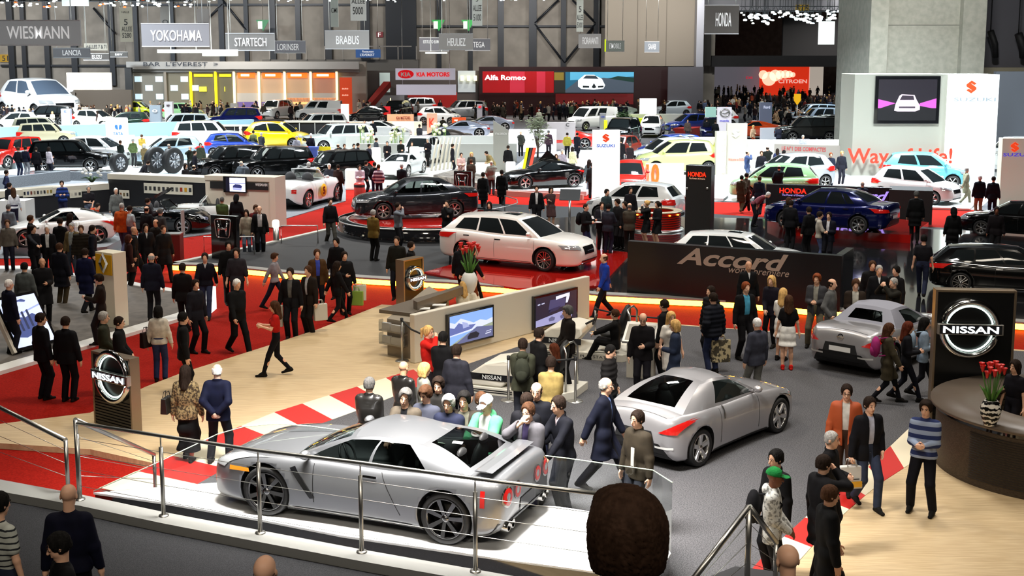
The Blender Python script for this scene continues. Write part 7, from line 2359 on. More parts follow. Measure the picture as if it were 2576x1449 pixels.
def tree(label,u,v,vt,s,leafc,n=420,pot=None):
 p=P(u,v,.02)
 h=PD(u,vt,p.y).z
 e=empty('potted_tree',p,0,label,'tree')
 MB().lathe([(.4,0),(.48,.6),(.42,.6),(0,.5)],14).build('pot',blackm if not pot else pot,e)
 b=MB().tube([(0,0,.5),(.06,0,h*.5),(0,0,h*.8)],[.07,.05,.02],7)
 r_=random.Random(5)
 tips=[]
 for i in range(12):
  a=r_.random()*6.28
  t=Vector((s*.75*math.cos(a)*r_.uniform(.4,1),s*.75*math.sin(a)*r_.uniform(.4,1),h*r_.uniform(.5,.95)))
  b.tube([(0,0,h*.35),(t.x*.5,t.y*.5,t.z*.8),t],[.03,.02,.008],5)
  tips.append(t)
 b.build('trunk',plain('4a3a2c',.8),e)
 b=MB()
 for i in range(n):
  t=tips[i%12]
  c=t.lerp(Vector((0,0,h*.7)),r_.random()*.5)+Vector((r_.gauss(0,s*.22),r_.gauss(0,s*.22),r_.gauss(0,s*.2)))
  M=Matrix.Rotation(r_.random()*6.28,3,'Z')@Matrix.Rotation(r_.uniform(-1,1),3,'X')
  L=.13
  b.add([c+M@Vector(q)for q in((-L,0,0),(0,-L*.4,.02),(L,0,0),(0,L*.4,.02))],[(0,1,2,3)])
 b.build('foliage',noisy('leaf_'+leafc,cl(leafc),tuple(x*1.6 for x in cl(leafc)),3),e)
tree('slender grey-green olive tree behind the dark supercar',1352,420,290,1.0,'7a8068')
tree('round dark green tree in front of the lime panel',1570,345,282,.9,'2a4a24',500)
for lab,u,v in[('dark trough with pale yellow flowers on the low grey wall',1106,376),('tall white flower arrangement beside the dark-suited talkers',923,380),('white flower arrangement by the seated visitors',1000,382)]:
 p=P(u,v+12,.02)
 e=empty('flower_trough',p,0,lab,'plant')
 top=PD(u,v,p.y).z
 MB().box(-.55,-.3,0,.55,.3,max(top-.3,.6)).build('trough',blackm if u>1100 else whitem,e)
 z=max(top-.3,.6)
 r_=random.Random(u)
 for i in range(14):
  x,y,h=r_.uniform(-.45,.45),r_.uniform(-.2,.2),r_.uniform(.5,1.5)
  MB().tube([(x,y,z),(x*1.1,y,z+h)],.02,5).build('stem',plain('6a8a3a',.6),e)
  MB().ell((x*1.1,y,z+h),(.13,.12,.13),8).build('flower',plain('ecebc0',.6),e)
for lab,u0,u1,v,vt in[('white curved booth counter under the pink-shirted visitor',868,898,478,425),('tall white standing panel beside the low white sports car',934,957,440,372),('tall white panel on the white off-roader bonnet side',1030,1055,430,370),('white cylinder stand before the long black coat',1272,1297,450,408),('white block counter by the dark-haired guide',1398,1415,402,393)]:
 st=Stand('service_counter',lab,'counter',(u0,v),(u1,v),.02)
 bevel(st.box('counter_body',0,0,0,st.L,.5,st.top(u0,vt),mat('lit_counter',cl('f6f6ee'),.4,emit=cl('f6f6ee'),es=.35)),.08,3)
st=Stand('ramp_rail','row of slanted pale struts along the ramp in the middle of the hall','railing',(1085,430),(1145,424),.02)
for i in range(7):
 x=st.L*i/6
 MB().tube([(x,0,0),(x+.5,0,1.9)],.07,6).build('strut',plain('c9c2b0',.5),st.o)
tag(MB().prism([P(u,v,.02)for u,v in[(1090,462),(1150,446),(1245,470),(1200,484)]],.02,.5).build('stone_block',noisy('stone',cl('4a4644'),cl('8a847c'),3)),'rough grey stone-look block behind the small black totem','platform')
st=Stand('red_ramp','red sloping ramp with two men by the winged emblem tower','platform',(1735,345),(1805,335),.02)
st.box('ramp_body',0,0,0,st.L,1.5,.7,plain('a02418',.5))
st=Stand('white_arch_wall','long white curved wall among the far right cars','wall panel',(1915,352),(2140,350),.02)
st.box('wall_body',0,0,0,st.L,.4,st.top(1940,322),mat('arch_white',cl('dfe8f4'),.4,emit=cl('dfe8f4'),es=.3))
tag(MB().box(*(lambda a,b:(a.x,a.y,.0,b.x,a.y+6,.5))(P(2135,300,0),P(2150,300,0))).build('show_block',whitem),'small white block beside the pier in the far rows','platform')
e=empty('shield_sign',PD(2006,250,118),0,'small yellow shield emblem above the far right crowd','sign')
MB().add([(-.32,0,.5),(.32,0,.5),(.32,0,-.1),(0,0,-.55),(-.32,0,-.1),(-.32,.06,.5),(.32,.06,.5),(.32,.06,-.1),(0,.06,-.55),(-.32,.06,-.1)],[(0,4,3,2,1),(5,6,7,8,9),(0,1,6,5),(1,2,7,6),(2,3,8,7),(3,4,9,8),(4,0,5,9)]).build('shield',glow('d8a010',.8),e)
MB().tube([(0,.03,-.5),(0,.03,-e.location.z)],.05,6).build('post',steel,e)
# ------------------------------------------------------------------ people, placed by the top of the head
PAT={'*grey_white':bands('jumper_grey_white',[(0,cl('4a4c58')),(1.08,cl('4a4c58')),(1.1,cl('1e2034')),(1.17,cl('1e2034')),(1.18,cl('f0f0f0')),(1.29,cl('f0f0f0')),(1.3,cl('3a3c48')),(1.6,cl('3a3c48'))]),'*blue_stripe':stripes('jumper_blue_stripe',cl('2a3560'),cl('93a0b8'),.13,2,.5),'*purple_stripe':stripes('jumper_purple_stripe',cl('5a3048'),cl('c9b4bc'),.16,2,.5),'*bw_stripe':stripes('tee_fine_stripe',cl('b9bcb4'),cl('2a2c30'),.06,2,.72,wob=.02),'*navy_band':stripes('shirt_navy_band',cl('24408c'),cl('16244c'),.16,2,.5),'*camo':noisy('camouflage_cloth',cl('5a4c34'),cl('2a261e'),14,.85,4,lo=.45,hi=.55),'*leopard':noisy('mottled_blouse',cl('8c7854'),cl('3a2e20'),26,.8,4,lo=.45,hi=.55),'*white_print':noisy('printed_hoodie',cl('d8d8d4'),cl('8a8a88'),22,.85,4,lo=.5,hi=.56),'*leather':mat('black_leather',(.012,.011,.01),.3,coat=.3),'*tan_leather':mat('tan_suede',cl('a8481a'),.7),}
ZS={'0':.012,'N':ZN+.006,'H':ZH+.005,'K':ZR_+.006,'W':ZW-.12,'S':1.9,'L':4.4,'G':.04,'F':.02,'P':.15,'T':ZN+.2}
AR=dict(d='down',f='swingf',r='swingb',p='pocket',b='belly',l='low',k='behind',c='chin',h='phone',o='point',n='lean',x='cross',e='read',w='wheel',i='hip',s='strap',g='bag',a='reach',t='photo',m='side',q='lap')
def crew(txt):
 for ln in txt.strip().split('\n'):
  if not ln.strip():
   continue
  f=ln.split('|')
  u,v,z,h,ht,hair,hc,top,tc,bot,bc,legs,arms=f[0].split()
  kw=dict(hair=hair,hc=hc,top=top,tc=PAT.get(tc,tc),bot=bot,bc=PAT.get(bc,bc),legs=legs,arms=(AR[arms[0]],AR[arms[1]]))
  if len(f)>2:
   kw.update(eval('dict(%s)'%f[2]))
  u,v,ht,z=float(u),float(v),float(ht),ZS[z]
  p=P(u,v,z+ht+.01)
  lean=R(kw.get('lean',0))
  if legs=='sit':
   p=P(u,v,z+ht*.754+kw.get('seat',.5)-.5)
  elif lean:
   p=P(u,v,z+ht*(.53+.47*math.cos(lean)))
   p-=Vector((math.sin(R(float(h))),-math.cos(R(float(h))),0))*math.sin(lean)*.7
  p.z=z
  vox=kw.pop('vox',max(.0095,round(p.y*.00046,4)))
  if kw.get('open'):
   kw.setdefault('inner',1)
  person(f[1],p,float(h),ht,vox,**kw)
crew('''
100 787 0 140 1.82 short dark jacket 0b0b12 trousers 0b0b12 stand dd|dark-haired man in black suit, in front of the tilted engine picture screen|yaw=-30,collar=1
163 796 0 170 1.78 short dark jacket 0a0a10 trousers 0a0a10 stand dd|man in black suit with white shirt collar, back turned, right of the tilted screen|
258 783 0 100 1.76 short grey jacket 2c2e22 trousers 1c1c1c stand ll|grey-haired man in olive jacket looking right, before the yellow-badge pillar|
297 796 0 95 1.74 short dark jacket 0c0c10 trousers 101014 stand ll|man in black track jacket with pale sleeve stripe, beside the olive jacket|collar=1
397 769 0 185 1.68 bob black sweater cfc8bc jeans 2a3358 stand dd|woman in cream sweater and jeans with dark bobbed hair, back turned on the red carpet|w=.9
458 785 0 110 1.8 short black jacket 0a0a0c trousers 0a0a0c stand dd|dark-haired man all in black beside the cream sweater woman, face turned right|
490 701 0 60 1.8 short dark jacket 14141c trousers 0c0c10 step dd|man in dark suit jacket turning his face, next to the glowing box end|yaw=-20
458 662 0 175 1.78 short dark jacket 0c0a0c trousers 0c0a0c stand dd|man in black suit seen from behind at the tip of the brown stand|collar=1
515 633 0 10 1.8 short dark sweater 0c0c18 jeans 28304a walk rf|young man in navy pullover and jeans walking before the lit kerb|vee=.14,open=(.05,.0)
574 606 H 20 1.78 short black jacket 0a0a0c trousers 0c0c0e stand dd|dark-haired man in black behind the grey-shouldered pullover|
594 623 0 5 1.84 short dark sweater 28262c trousers 14141a stand dd|man in grey and black pullover with pushed-up sleeves before the lit kerb|rolled=1
594 698 0 50 1.84 buzz white jacket 08080a trousers 08080a walk rf|white-haired man in black striding over the red carpet|fat=.4,w=1.05,pitch=20
689 634 0 80 1.62 full brown sweater 8a868c jeans 181a2c walk fr|boy in grey sleeveless hoodie running past the lit kerb|stride=.42
730 673 0 -5 1.82 short dark jacket 0b0a0e trousers 0c0c12 stand dg|man in black jacket with pale coat over his arm|open=(.06,.02),ic="5a5a58"
776 668 0 -35 1.8 short brown jacket 1c140f trousers 120e0c stand dd|man with glasses in dark brown suit, beside the pale coat carrier|glasses=1,open=(.05,.01)
797 626 0 20 1.8 short brown jacket 4a3218 trousers 0c0c14 stand dd|man in tan-brown blazer and blue shirt by the lit kerb|open=(.06,.03),ic="3a4aa8"
846 597 H -20 1.76 short black jacket 0b0b0d trousers 0b0b0d stand dd|dark-haired man in black on the black stand edge|
866 632 0 25 1.74 short dark jacket 0c0b0d trousers 0c0b0d stand gb|dark-haired man in black carrying a white bag and a green bag|
847 655 0 120 1.66 long dark jacket 0c0a0c slim 0c0c10 walk rf|woman with long dark hair in black behind the man with the green bag|w=.88
692 754 N -80 1.68 long brown tee b01712 slim 0b0b12 walk ee|woman in red top with white sleeves walking left over the wood floor|w=.86,bust=1
938 527 H 150 1.72 short grey jacket 6a5624 trousers 0c0c0c stand bl|grey-haired man in mustard jacket before the turntable|
1000 509 H 70 1.74 short dark sweater 6a7078 trousers 101014 stand dc|man in grey sleeveless pullover at the turntable, hand on chin|
1125 503 H -20 1.78 buzz dark jacket 0a0a0c trousers 0a0a0c stand cx|man in black jacket, hand at his mouth, at the tail of the turntable|
1231 507 H -10 1.68 bob dark jacket 14171a trousers 101012 stand dd|dark-haired woman in black blouse behind the white estate roof|w=.9
998 593 H -10 1.82 buzz dark jacket 171712 jeans 14141e stand dd|close-cropped man in dark olive jacket facing the camera behind the small totem|
1033 607 H 80 1.72 short dark jacket 0b0b0c trousers 0b0b0c stand dd|bearded man in black beside the cropped man, looking right|
1162 604 0 165 1.82 short dark jacket 0c0c14 trousers 0c0c14 walk dd|man in dark suit walking beside a long-haired woman, past the white estate|collar=1
1187 618 0 120 1.7 long dark jacket 0e0c0c trousers 0c0c0e walk2 rf|long-haired woman in black walking beside the dark suit past the white estate|w=.88
1521 635 0 -75 1.78 fringe brown jacket 1c3a9c trousers 14121a walk fr|balding man in bright blue jacket striding left along the lit kerb|
1166 708 N -160 1.68 long blond tee e8e0cc skirt e8e0cc sit qq|hostess with long blonde hair in white behind the cream wall|w=.86
1201 706 N -110 1.68 curly red tee e8e0cc skirt e8e0cc sit qq|hostess with wavy auburn hair in white leaning to the blonde one|w=.86,lean=12
1076 819 N 60 1.68 pony blond jacket c01c14 trousers 1a1418 stand lc|woman with blonde ponytail in red jacket at the left end of the cream wall|w=.88
1114 834 N 165 1.78 short black jacket 0b0a0c trousers 0b0a0c stand ll|dark-haired man in black facing the left game screen|
1148 866 N 160 1.8 short dark jacket 22222a trousers 14141c stand dd|man in dark grey suit jacket seen from behind before the left pod|
1014 908 N 150 1.74 bald dark jacket *leather trousers 0c0c0e stand ll|bald man in black leather jacket on the wood floor|skin="m"
928 949 N 165 1.78 short dgrey coat *leather trousers 0c0c0e stand ll|grey-haired man in long black leather jacket at the end of the group|
1066 912 N 110 1.68 bob blond jacket 8a8a80 trousers 2a2a2c stand ll|fair-haired woman in light grey jacket beyond the pointing man|w=.9
1103 947 N -10 1.85 full dark jacket 1c1a18 trousers 101012 stand dd|dark-haired man with centre parting between the jumper and the suit back|
1020 976 N -15 1.89 full dgrey jacket 4a4238 trousers 1c1a18 stand lo|grey-haired man in taupe blazer pointing at the silver coupe|open=(.05,.02),ic="0c0c10",roll=12,yaw=10
1072 969 N -30 1.89 full brown sweater *grey_white jeans 22263c stand ln|young man in grey jumper with white chest band at the glass screen|pitch=22
1129 992 N -15 1.87 full grey jacket 181c30 trousers 101014 stand ll|grey-haired man with glasses between jumper and olive jacket|glasses=1,skin="m"
1168 983 N -10 1.91 full black jacket 2c2620 trousers 1a1a1c stand dl|dark-haired young man in olive-brown jacket holding a small camera|open=(.08,.06),ic="5c5a4e"
1210 985 N 40 1.85 short brown jacket 2a2a2c trousers 1a1a1c stand dd|brown-haired visitor mostly hidden behind the white cap|
1225 993 N -30 1.91 cap f0f0ee jacket 4c9a6c jeans 2a3050 stand no|man in green hooded jacket and white cap leaning on the glass screen|open=(.09,.02),ic="d8dcd8",hoodup=1,rolled=1,pitch=20
1324 988 N 150 1.87 short dark jacket 0e0e14 trousers 101014 stand dd|dark-haired person behind the grey blazer, face hidden|
1350 960 N -10 1.93 fringe dark sweater 0d0e16 jeans 1c2036 stand dd|balding man with pendant in dark pullover behind the grey blazer|
1330 1011 N -30 1.91 short brown coat 57555a trousers 2c2a3a stand lc|man in grey blazer holding a hand over his mouth at the glass screen|open=(.05,.03),ic="2c2440",glasses=1
1409 996 N -60 1.93 short dark sweater 0c0d16 trousers 14161e stand nn|man in black V-neck pullover with pink collar leaning on the glass screen|vee=.16,open=(.06,.0),ic="d8c4cc",collar=1,lean=8
1522 944 N 70 1.93 fringe grey coat 0f1222 trousers 0b0b12 walk fr|elderly man with glasses in navy jacket with red collar striding past the coupe|open=(.045,.02),ic="7c98d8",glasses=1,stride=.36
1606 1031 N -50 1.85 short dark jacket 332c22 jeans 2a2c34 stand dd|young man in dark olive hooded jacket with large white figure on the chest|
1315 851 N 175 1.78 short dark jacket 38392c jeans 22242c stand ll|young man in grey-green hooded jacket with back print before the pods|hoodup=1
1386 897 N 170 1.72 full dark sweater 9c8650 jeans 2a2c3c stand ll|dark-haired person in tan-yellow top seen from behind by the barrier|
1395 866 N -112 1.6 curly 4a2210 sweater 100e10 trousers 100e10 sit ww|long auburn-haired girl seated in the left driving pod|w=.86,seat=.42
1355 824 T 120 1.72 short dark jacket 0d0c0d trousers 0d0c0d stand ll|person in black hood with headphones leaning into the left pod|
1430 768 N -70 1.8 full dgrey jacket 18120f trousers 100e10 stand ll|grey-haired man in dark brown leather jacket before the right game screen|
1533 866 N 70 1.76 buzz black puffer 1a1818 trousers 101014 stand pd|cropped dark-haired man in black padded jacket behind the white coupe|pitch=25
1549 779 N -108 1.66 short brown jacket 0d0b0c trousers 0d0b0c sit ww|brown-haired player in black gripping the wheel of the right pod|seat=.44
1618 786 N -10 1.78 fringe dark jacket 100d10 trousers 121016 stand bd|balding man with glasses in black jacket beside the right pod|glasses=1,pitch=25
1673 753 N -120 1.74 short dark jacket 0e0d0f trousers 0d0d10 stand dd|dark-haired man in black behind the white dress hostess|
1688 783 N 15 1.7 long blond dress e6e0d6 none e6e0d6 stand dd|hostess with long blonde hair in white dress with red belt|w=.86,bust=1
1700 804 N -100 1.66 bob blond coat 2a3348 trousers 22283a stand bd|fair short-haired person in blue-grey coat talking to the hostess|
1790 719 0 -60 1.8 short dark puffer 0d0c10 trousers 101014 stand dd|tall dark-haired man behind the navy track jacket|
1796 736 N -150 1.8 short dark puffer 11131c jeans 242c48 stand pg|man in navy track jacket with white sleeve stripe and patterned bag|
1876 707 N 20 1.84 short red jacket 0c0b0d trousers 0b0a0d step dd|red-haired man with glasses in black suit and turquoise shirt|glasses=1,open=(.07,.055),ic="4a9cbc"
1942 693 N -35 1.74 long blond jacket 14101c slim 0c0b0f stand dl|tall blonde woman in black with violet scarf before the lit kerb|w=.88
1970 725 N 150 1.68 long blond tee e6e2dc skirt f0ece6 stand bd|blonde hostess in white, arm folded, behind the brown-haired girl|w=.86
1985 743 N 175 1.68 long brown tee 0d0b0d skirt f2eee8 stand dd|brown-haired hostess in black top, white skirt and red shoes|w=.86,sc="c01810"
1906 798 N -150 1.74 buzz white jacket 3a3c48 trousers 6a6a66 step dd|white-haired man in grey jacket looking left, behind the white coupe|
2056 686 N -25 1.82 full red jacket 3c3c40 trousers 6a6250 wide bb|ginger man with beard in grey cardigan and khaki trousers|open=(.06,.02),ic="8c8a80"
2092 700 N 60 1.8 fringe dark jacket 5c5c5c trousers 3c3a36 stand dp|balding man in light grey zip jacket beside the ginger man|
2153 701 N -10 1.8 short brown jacket 2a2018 jeans 2c3c48 stand bb|man in brown blazer and white shirt behind the silver roadster|open=(.07,.05),ic="b4b0a4",pitch=25
2212 666 N -5 1.82 buzz grey coat 0b0b0f trousers 0b0b0f stand dd|grey-haired man in black overcoat with tie behind the roadster|open=(.04,.0),vee=.2,ic="dadada",tie=1
2195 655 0 -5 1.82 short brown coat 0c0b0d trousers 0c0b0d stand dd|brown-haired man half hidden behind the overcoat with tie|
2250 698 N -70 1.76 buzz grey jacket 1c1a14 trousers 141210 stand tt|grey-haired man in dark olive jacket raising a camera to his eye|
2256 668 0 -60 1.8 short black jacket 0b0a0c trousers 0b0a0c stand dd|dark-haired man behind the man with the camera|
2236 810 N 85 1.66 long 3a2214 coat 3a3426 slim 0c0c14 walk sf|brown-haired girl in khaki parka with pink backpack walking right|w=.86
2284 806 N 80 1.66 long 4a1e10 jacket 14141a slim 10121e walk2 bb|auburn-haired girl in black jacket, middle of the three walking right|w=.86
2326 796 N 80 1.66 long black jacket 8a9cb0 slim 0e0e16 walk bb|black-haired girl in pale blue jacket, leading the three walking right|w=.86
2131 964 N -15 1.8 short dark jacket *tan_leather trousers 3a2418 step dd|man with sunglasses in rust-orange suede jacket and white shirt|open=(.06,.03),ic="d4d0c8",glasses=1
2188 993 N 15 1.8 short dark jacket 0b0b11 jeans 2c3448 walk pg|young man in black blazer carrying a white and yellow bag|open=(.05,.03),ic="b4b8cc",stride=.22
2331 1003 N -30 1.8 full dark sweater *blue_stripe trousers 0c0c14 wide bb|young man in blue striped jumper with clasped hands by the curved desk|
2090 1083 N 60 1.76 buzz grey jacket 100f12 trousers 141216 stand bd|grey-haired man in dark jacket looking down, in front of the rust jacket|
2070 1144 N 110 1.78 short dark coat 0c0b0e trousers 0c0b0e stand dc|dark-haired man in long black coat, face to the right|
2086 1215 N 95 1.8 short brown coat 0a0a0c trousers 0a0a0c walk fd|brown-haired man in long black suit coat, the nearest at lower right|collar=1,skin="m"
1955 1129 N -60 1.8 short black jacket 0e0d10 trousers 0e0d10 stand dd|black-haired man in dark suit behind the green cap|collar=1
1946 1176 N 75 1.76 cap 1a7a3a jacket *white_print trousers 0e0e12 stand ll|young man in green cap and white printed hoodie with black backpack|skin="d",hoodup=1
1985 1369 S 190 1.78 bald dark jacket 14110f trousers 141210 stand dd|bald man seen from behind at the bottom edge by the stair rail|vox=.0075
170 1217 W 185 1.8 bald dark sweater 0a0c20 trousers 0a0c16 stand dd|bald man in navy pullover seen from behind at the lower left|
152 1338 W -60 1.78 short black sweater 08080c trousers 0a0a0e stand dd|young dark-haired man in black pullover at the lower left corner|yaw=-10,pitch=20
-8 1238 W 150 1.8 short black tee *bw_stripe jeans 22283c stand dd|person in striped T-shirt cut by the left edge|
668 1393 S -10 1.76 bald dark jacket 1a1210 trousers 141210 stand dd|bald man with glasses at the bottom edge, looking down|glasses=1,pitch=30,fat=.3,vox=.0075
1581 1243 L 178 1.76 full 2a1a10 sweater 14120f trousers 141210 stand dd|large brown-haired head seen from behind in the foreground|vox=.005
''')
crew('''
20 702 K 140 1.78 buzz white jacket 0b0d22 trousers 10121e stand dd|white-haired man in navy at the far left edge of the brown stand|
60 660 K 175 1.74 short black jacket 4a5050 trousers 14161c stand dd|man in grey jacket seen from behind on the brown stand|
105 648 K 30 1.76 bald dark coat 0a0a0e trousers 0a0a0e stand bd|bald man in long black coat on the brown stand|skin="m"
148 611 0 160 1.8 short brown coat 0a0b16 trousers 3a3020 stand dd|brown-haired man in dark coat and khaki trousers, back turned|
212 622 K 165 1.8 short dark coat 0c1030 trousers 0a0c14 walk dd|man in navy coat with lowered head by the yellow-badge pillar|
250 688 K -80 1.74 full dark jacket 1a120c trousers 141010 step eb|dark-haired man in brown jacket holding white papers beside the yellow-badge pillar|
380 636 K 180 1.8 fringe grey jacket 0e1020 trousers 0c0c12 stand dd|grey-haired man in navy suit seen from behind right of the yellow-badge pillar|
18 552 0 20 1.74 short brown sweater 6a645c jeans 1c1c2c stand dd|person in pale grey patterned jumper at the left edge|
75 541 G 110 1.82 short brown coat 0b0c10 trousers 0b0c10 stand dd|tall dark-coated man at the nose of the white fastback coupe|
82 566 0 60 1.78 short dark jacket 0a0b12 trousers 0a0b12 stand ba|man in dark suit reaching out a hand before the white fastback coupe|
118 566 0 10 1.72 buzz white jacket 0c0c10 trousers 0c0c10 stand dd|white-haired man in black with white shirt before the white fastback coupe|open=(.06,.03),ic="d8d8d8"
150 548 0 170 1.8 short dark jacket 0a0a0c trousers 0a0a0c stand dd|dark-haired man in black at the flank of the white fastback coupe|
180 560 0 -10 1.76 buzz grey jacket 6a5a3c jeans 3a4250 stand dd|man in tan jacket and pale shirt at the tail of the white fastback coupe|open=(.08,.06),ic="9aa0a0"
203 566 0 20 1.76 short brown puffer 221c14 trousers 1a1818 stand dd|man in dark brown padded jacket next to the tan jacket|
231 566 0 100 1.8 short dark jacket 0a0c18 trousers 0a0c18 stand dd|dark-suited man with white collar at the right of the group by the coupe|collar=1
175 536 G 150 1.7 long dark shirt b8b4c0 trousers 1c1c20 stand dd|long-haired woman in pale blouse beside the white fastback coupe|w=.88
305 508 G 175 1.88 buzz grey jacket b8501a jeans 3a3c54 walk dd|tall man in orange-sleeved dark vest walking by the black roadster|
325 517 G 150 1.76 short dark tee a8b0b4 jeans 3a3c54 stand dd|man in pale T-shirt beside the orange-sleeved vest|
368 518 G 160 1.76 fringe dark jacket 141418 trousers 141418 stand dd|balding man in black leaning by the black roadster|
402 524 G 150 1.76 short dgrey jacket 3a3838 trousers 1c1a1c stand dd|man in dark grey jacket near the slim sign board|
335 567 0 100 1.8 bald dark coat 0b0a0c trousers 0b0a0c walk dd|bald-headed man in black coat with a red-scarfed woman, left of the corner totem|skin="m"
322 590 0 120 1.64 bob 3a1a12 coat 2a0f0c trousers 0b0a0c stand dd|auburn-haired woman in dark red scarf beside the bald man in black|w=.9
366 562 0 30 1.78 short dark jacket 0b0b10 trousers 0b0b10 stand dd|dark-haired man in suit with white shirt left of the parka man|open=(.04,.0),vee=.2,ic="d8d8d8"
410 564 0 40 1.8 buzz brown coat 0f0d0e trousers 0f0d0e walk dd|man in dark parka with pale fur collar striding on the red carpet|hoodup=1
392 551 0 -20 1.76 fringe dark jacket 1a1410 trousers 0e0c0c stand dd|man in dark jacket between the suit and the parka|skin="m"
20 513 G 170 1.76 buzz dgrey jacket 5a6068 trousers 2a2c34 stand dd|grey-jacketed man seen from behind left of the white counter block|
22 459 G 140 1.8 short dark jacket 14141e trousers 14141e stand dd|tall man in dark suit close to a woman in white at the far left|
33 472 G -150 1.7 long brown shirt d8d8dc slim 2a2438 stand dd|woman in white top close to the dark suit at the far left|w=.88
155 454 G 20 1.78 short dark shirt *navy_band jeans 1a1c34 stand ee|man in blue striped shirt at the booth wall|
222 466 G 30 1.8 short grey tee 1c1a20 jeans 5a6478 stand lb|man in black T-shirt and jeans with a camera at the booth wall|
245 512 G 60 1.74 short dark tee d84a20 jeans 5a6478 stand ll|man in bright orange-red top bending over the black roadster|lean=45
291 472 G 30 1.76 buzz white jacket 6a6e6c trousers 2a2c30 stand dd|white-haired man in grey jacket behind the black roadster|
370 498 G 120 1.72 short dark jacket 1a1418 trousers 141014 stand ee|dark-haired person reading at the raised bonnet|
558 495 G 175 1.76 buzz dgrey jacket 3a4a24 trousers 2a2a22 stand ll|man in green jacket seen from behind at the white roadster|
594 489 G 175 1.74 hood 0c0b10 coat 0c0b10 trousers 0c0b10 stand dd|person in black hooded coat at the white roadster|
619 527 0 5 1.66 bob dark jacket a49a88 jeans 5a6474 stand dd|woman in beige jacket with shoulder bag right of the corner totem|w=.9
652 517 0 15 1.8 fringe brown jacket 0c0b0e trousers 0b0b0e stand dd|man in dark jacket and white shirt walking on the red carpet behind the corner totem|open=(.08,.06),ic="c4c0c0"
643 515 0 20 1.78 full brown jacket 5a1414 jeans 4a5468 stand dd|person in dark red top behind the dark jacket and white shirt|
830 496 0 30 1.82 short dark sweater 0e0c10 trousers 3c3a34 walk dd|man in black jumper with red collar striding at the pale kerb|collar=1
''')
crew('''
1350 466 H 0 1.78 short dark jacket 0a0a0e trousers 0a0a0e stand dd|guide in black suit with white shirt, badge and tie in front of the red edge|open=(.05,.02),ic="d4d4d4",tie=1
1386 470 H 10 1.66 bob dark dress 4a3434 none 4a3434 stand xi|guide in grey-brown dress with short sleeves beside the suited guide|w=.88
1473 512 H 60 1.76 buzz dark jacket 0c0b0e jeans 1c2040 stand eb|man with black backpack at the high table|
1526 475 H 40 1.8 short black jacket 2c3a3c trousers 141416 stand dd|man in grey-green jacket standing by the white hatchback door|
1514 507 H 10 1.74 short dark jacket 14121a trousers 101012 stand lb|man in black and grey top at the far side of the high table|open=(.06,.04),ic="8a8a8a"
1530 512 H 150 1.76 short black jacket 22242e jeans 1a1c30 stand be|man in slate blazer at the near side of the high table|
1554 500 H -60 1.78 full dark jacket 0d0b0d trousers 0d0b0d stand dd|dark-haired man in black between the high table and the bar|
1572 506 H -50 1.72 short dark jacket 100c0c trousers 0d0b0d stand dd|second dark-haired person in black between the high table and the bar|
1584 510 H 175 1.76 fringe dgrey jacket 3a342a trousers 141210 stand ll|balding man in olive-grey blazer seen from behind at the bar|
1586 470 H 20 1.74 short dark jacket 16141a trousers 101012 stand dd|man in black leaning at the white hatchback window|
1628 504 H -70 1.68 bun blond jacket 0e0c0e skirt 0c0c0e stand cb|blonde barmaid in black behind the bar counter|w=.88
1655 506 H -60 1.68 pony dark jacket 0e0c10 skirt 0c0c0e stand bb|dark ponytailed barmaid in black behind the bar counter|w=.88
1932 484 H 60 1.74 buzz white shirt 8c4a54 trousers 14141c stand ll|white-haired man in pink-red shirt bending over at the blue saloon|lean=55
1990 503 H 150 1.76 short dark jacket 0a0a0e trousers 0a0a0e stand dd|dark-haired man in black at the nose of the blue saloon|
1984 496 H 120 1.66 bob brown jacket 14100e trousers 0a0a0e stand dd|brown-haired person behind the black jacket at the blue saloon|
2036 520 H -150 1.74 short dark jacket 0b0a0d trousers 0b0a0d stand dd|man in black facing the flank of the blue saloon|
2062 531 H 80 1.76 short dark sweater a39c90 jeans 4a5478 stand ee|man in cream hooded top with a plate beside the blue saloon|hoodup=1
2086 533 H -30 1.76 short dark jacket 0c0d1a trousers 0c0c14 stand bd|man in dark jacket and white shirt talking to the cream hooded top|open=(.05,.03),ic="d0d0d4"
2306 480 H 170 1.88 short dgrey coat 08080a trousers 08080a stand dd|tall man in black coat with bag at the end of the lettered wall|
2400 522 H 175 1.74 hood 060608 coat 08080a trousers 08080a stand dd|person in black hooded coat between the two black cars|
2325 588 H 160 1.82 short black tee 14141a jeans 20263c walk dd|dark-haired man in black T-shirt and jeans walking away near the large totem|
2508 520 H -20 1.76 short dark jacket 100a0e trousers 0c0a0c stand dd|dark figure standing at the nose of the black saloon|skin="d"
1883 656 H 10 1.74 bald dark jacket 0a0a0c trousers 0a0a0c stand dd|bald man in black suit whose head shows before the grey wall lettering|open=(.04,.0),vee=.2,ic="c8c8c8",skin="m"
2556 905 N -60 1.66 bob dark tee 14121a slim 14121a stand dd|bare-armed woman half hidden at the right edge beside the large totem|w=.88
''')
tag(MB().box(-9,5.0,0,4.2,9.9,1.9).build('walkway_step',plain('39393c',.9)),kind='structure')
tag(MB().box(-4,-1.5,0,3,3.7,4.4).build('walkway_landing',plain('39393c',.9)),kind='structure')
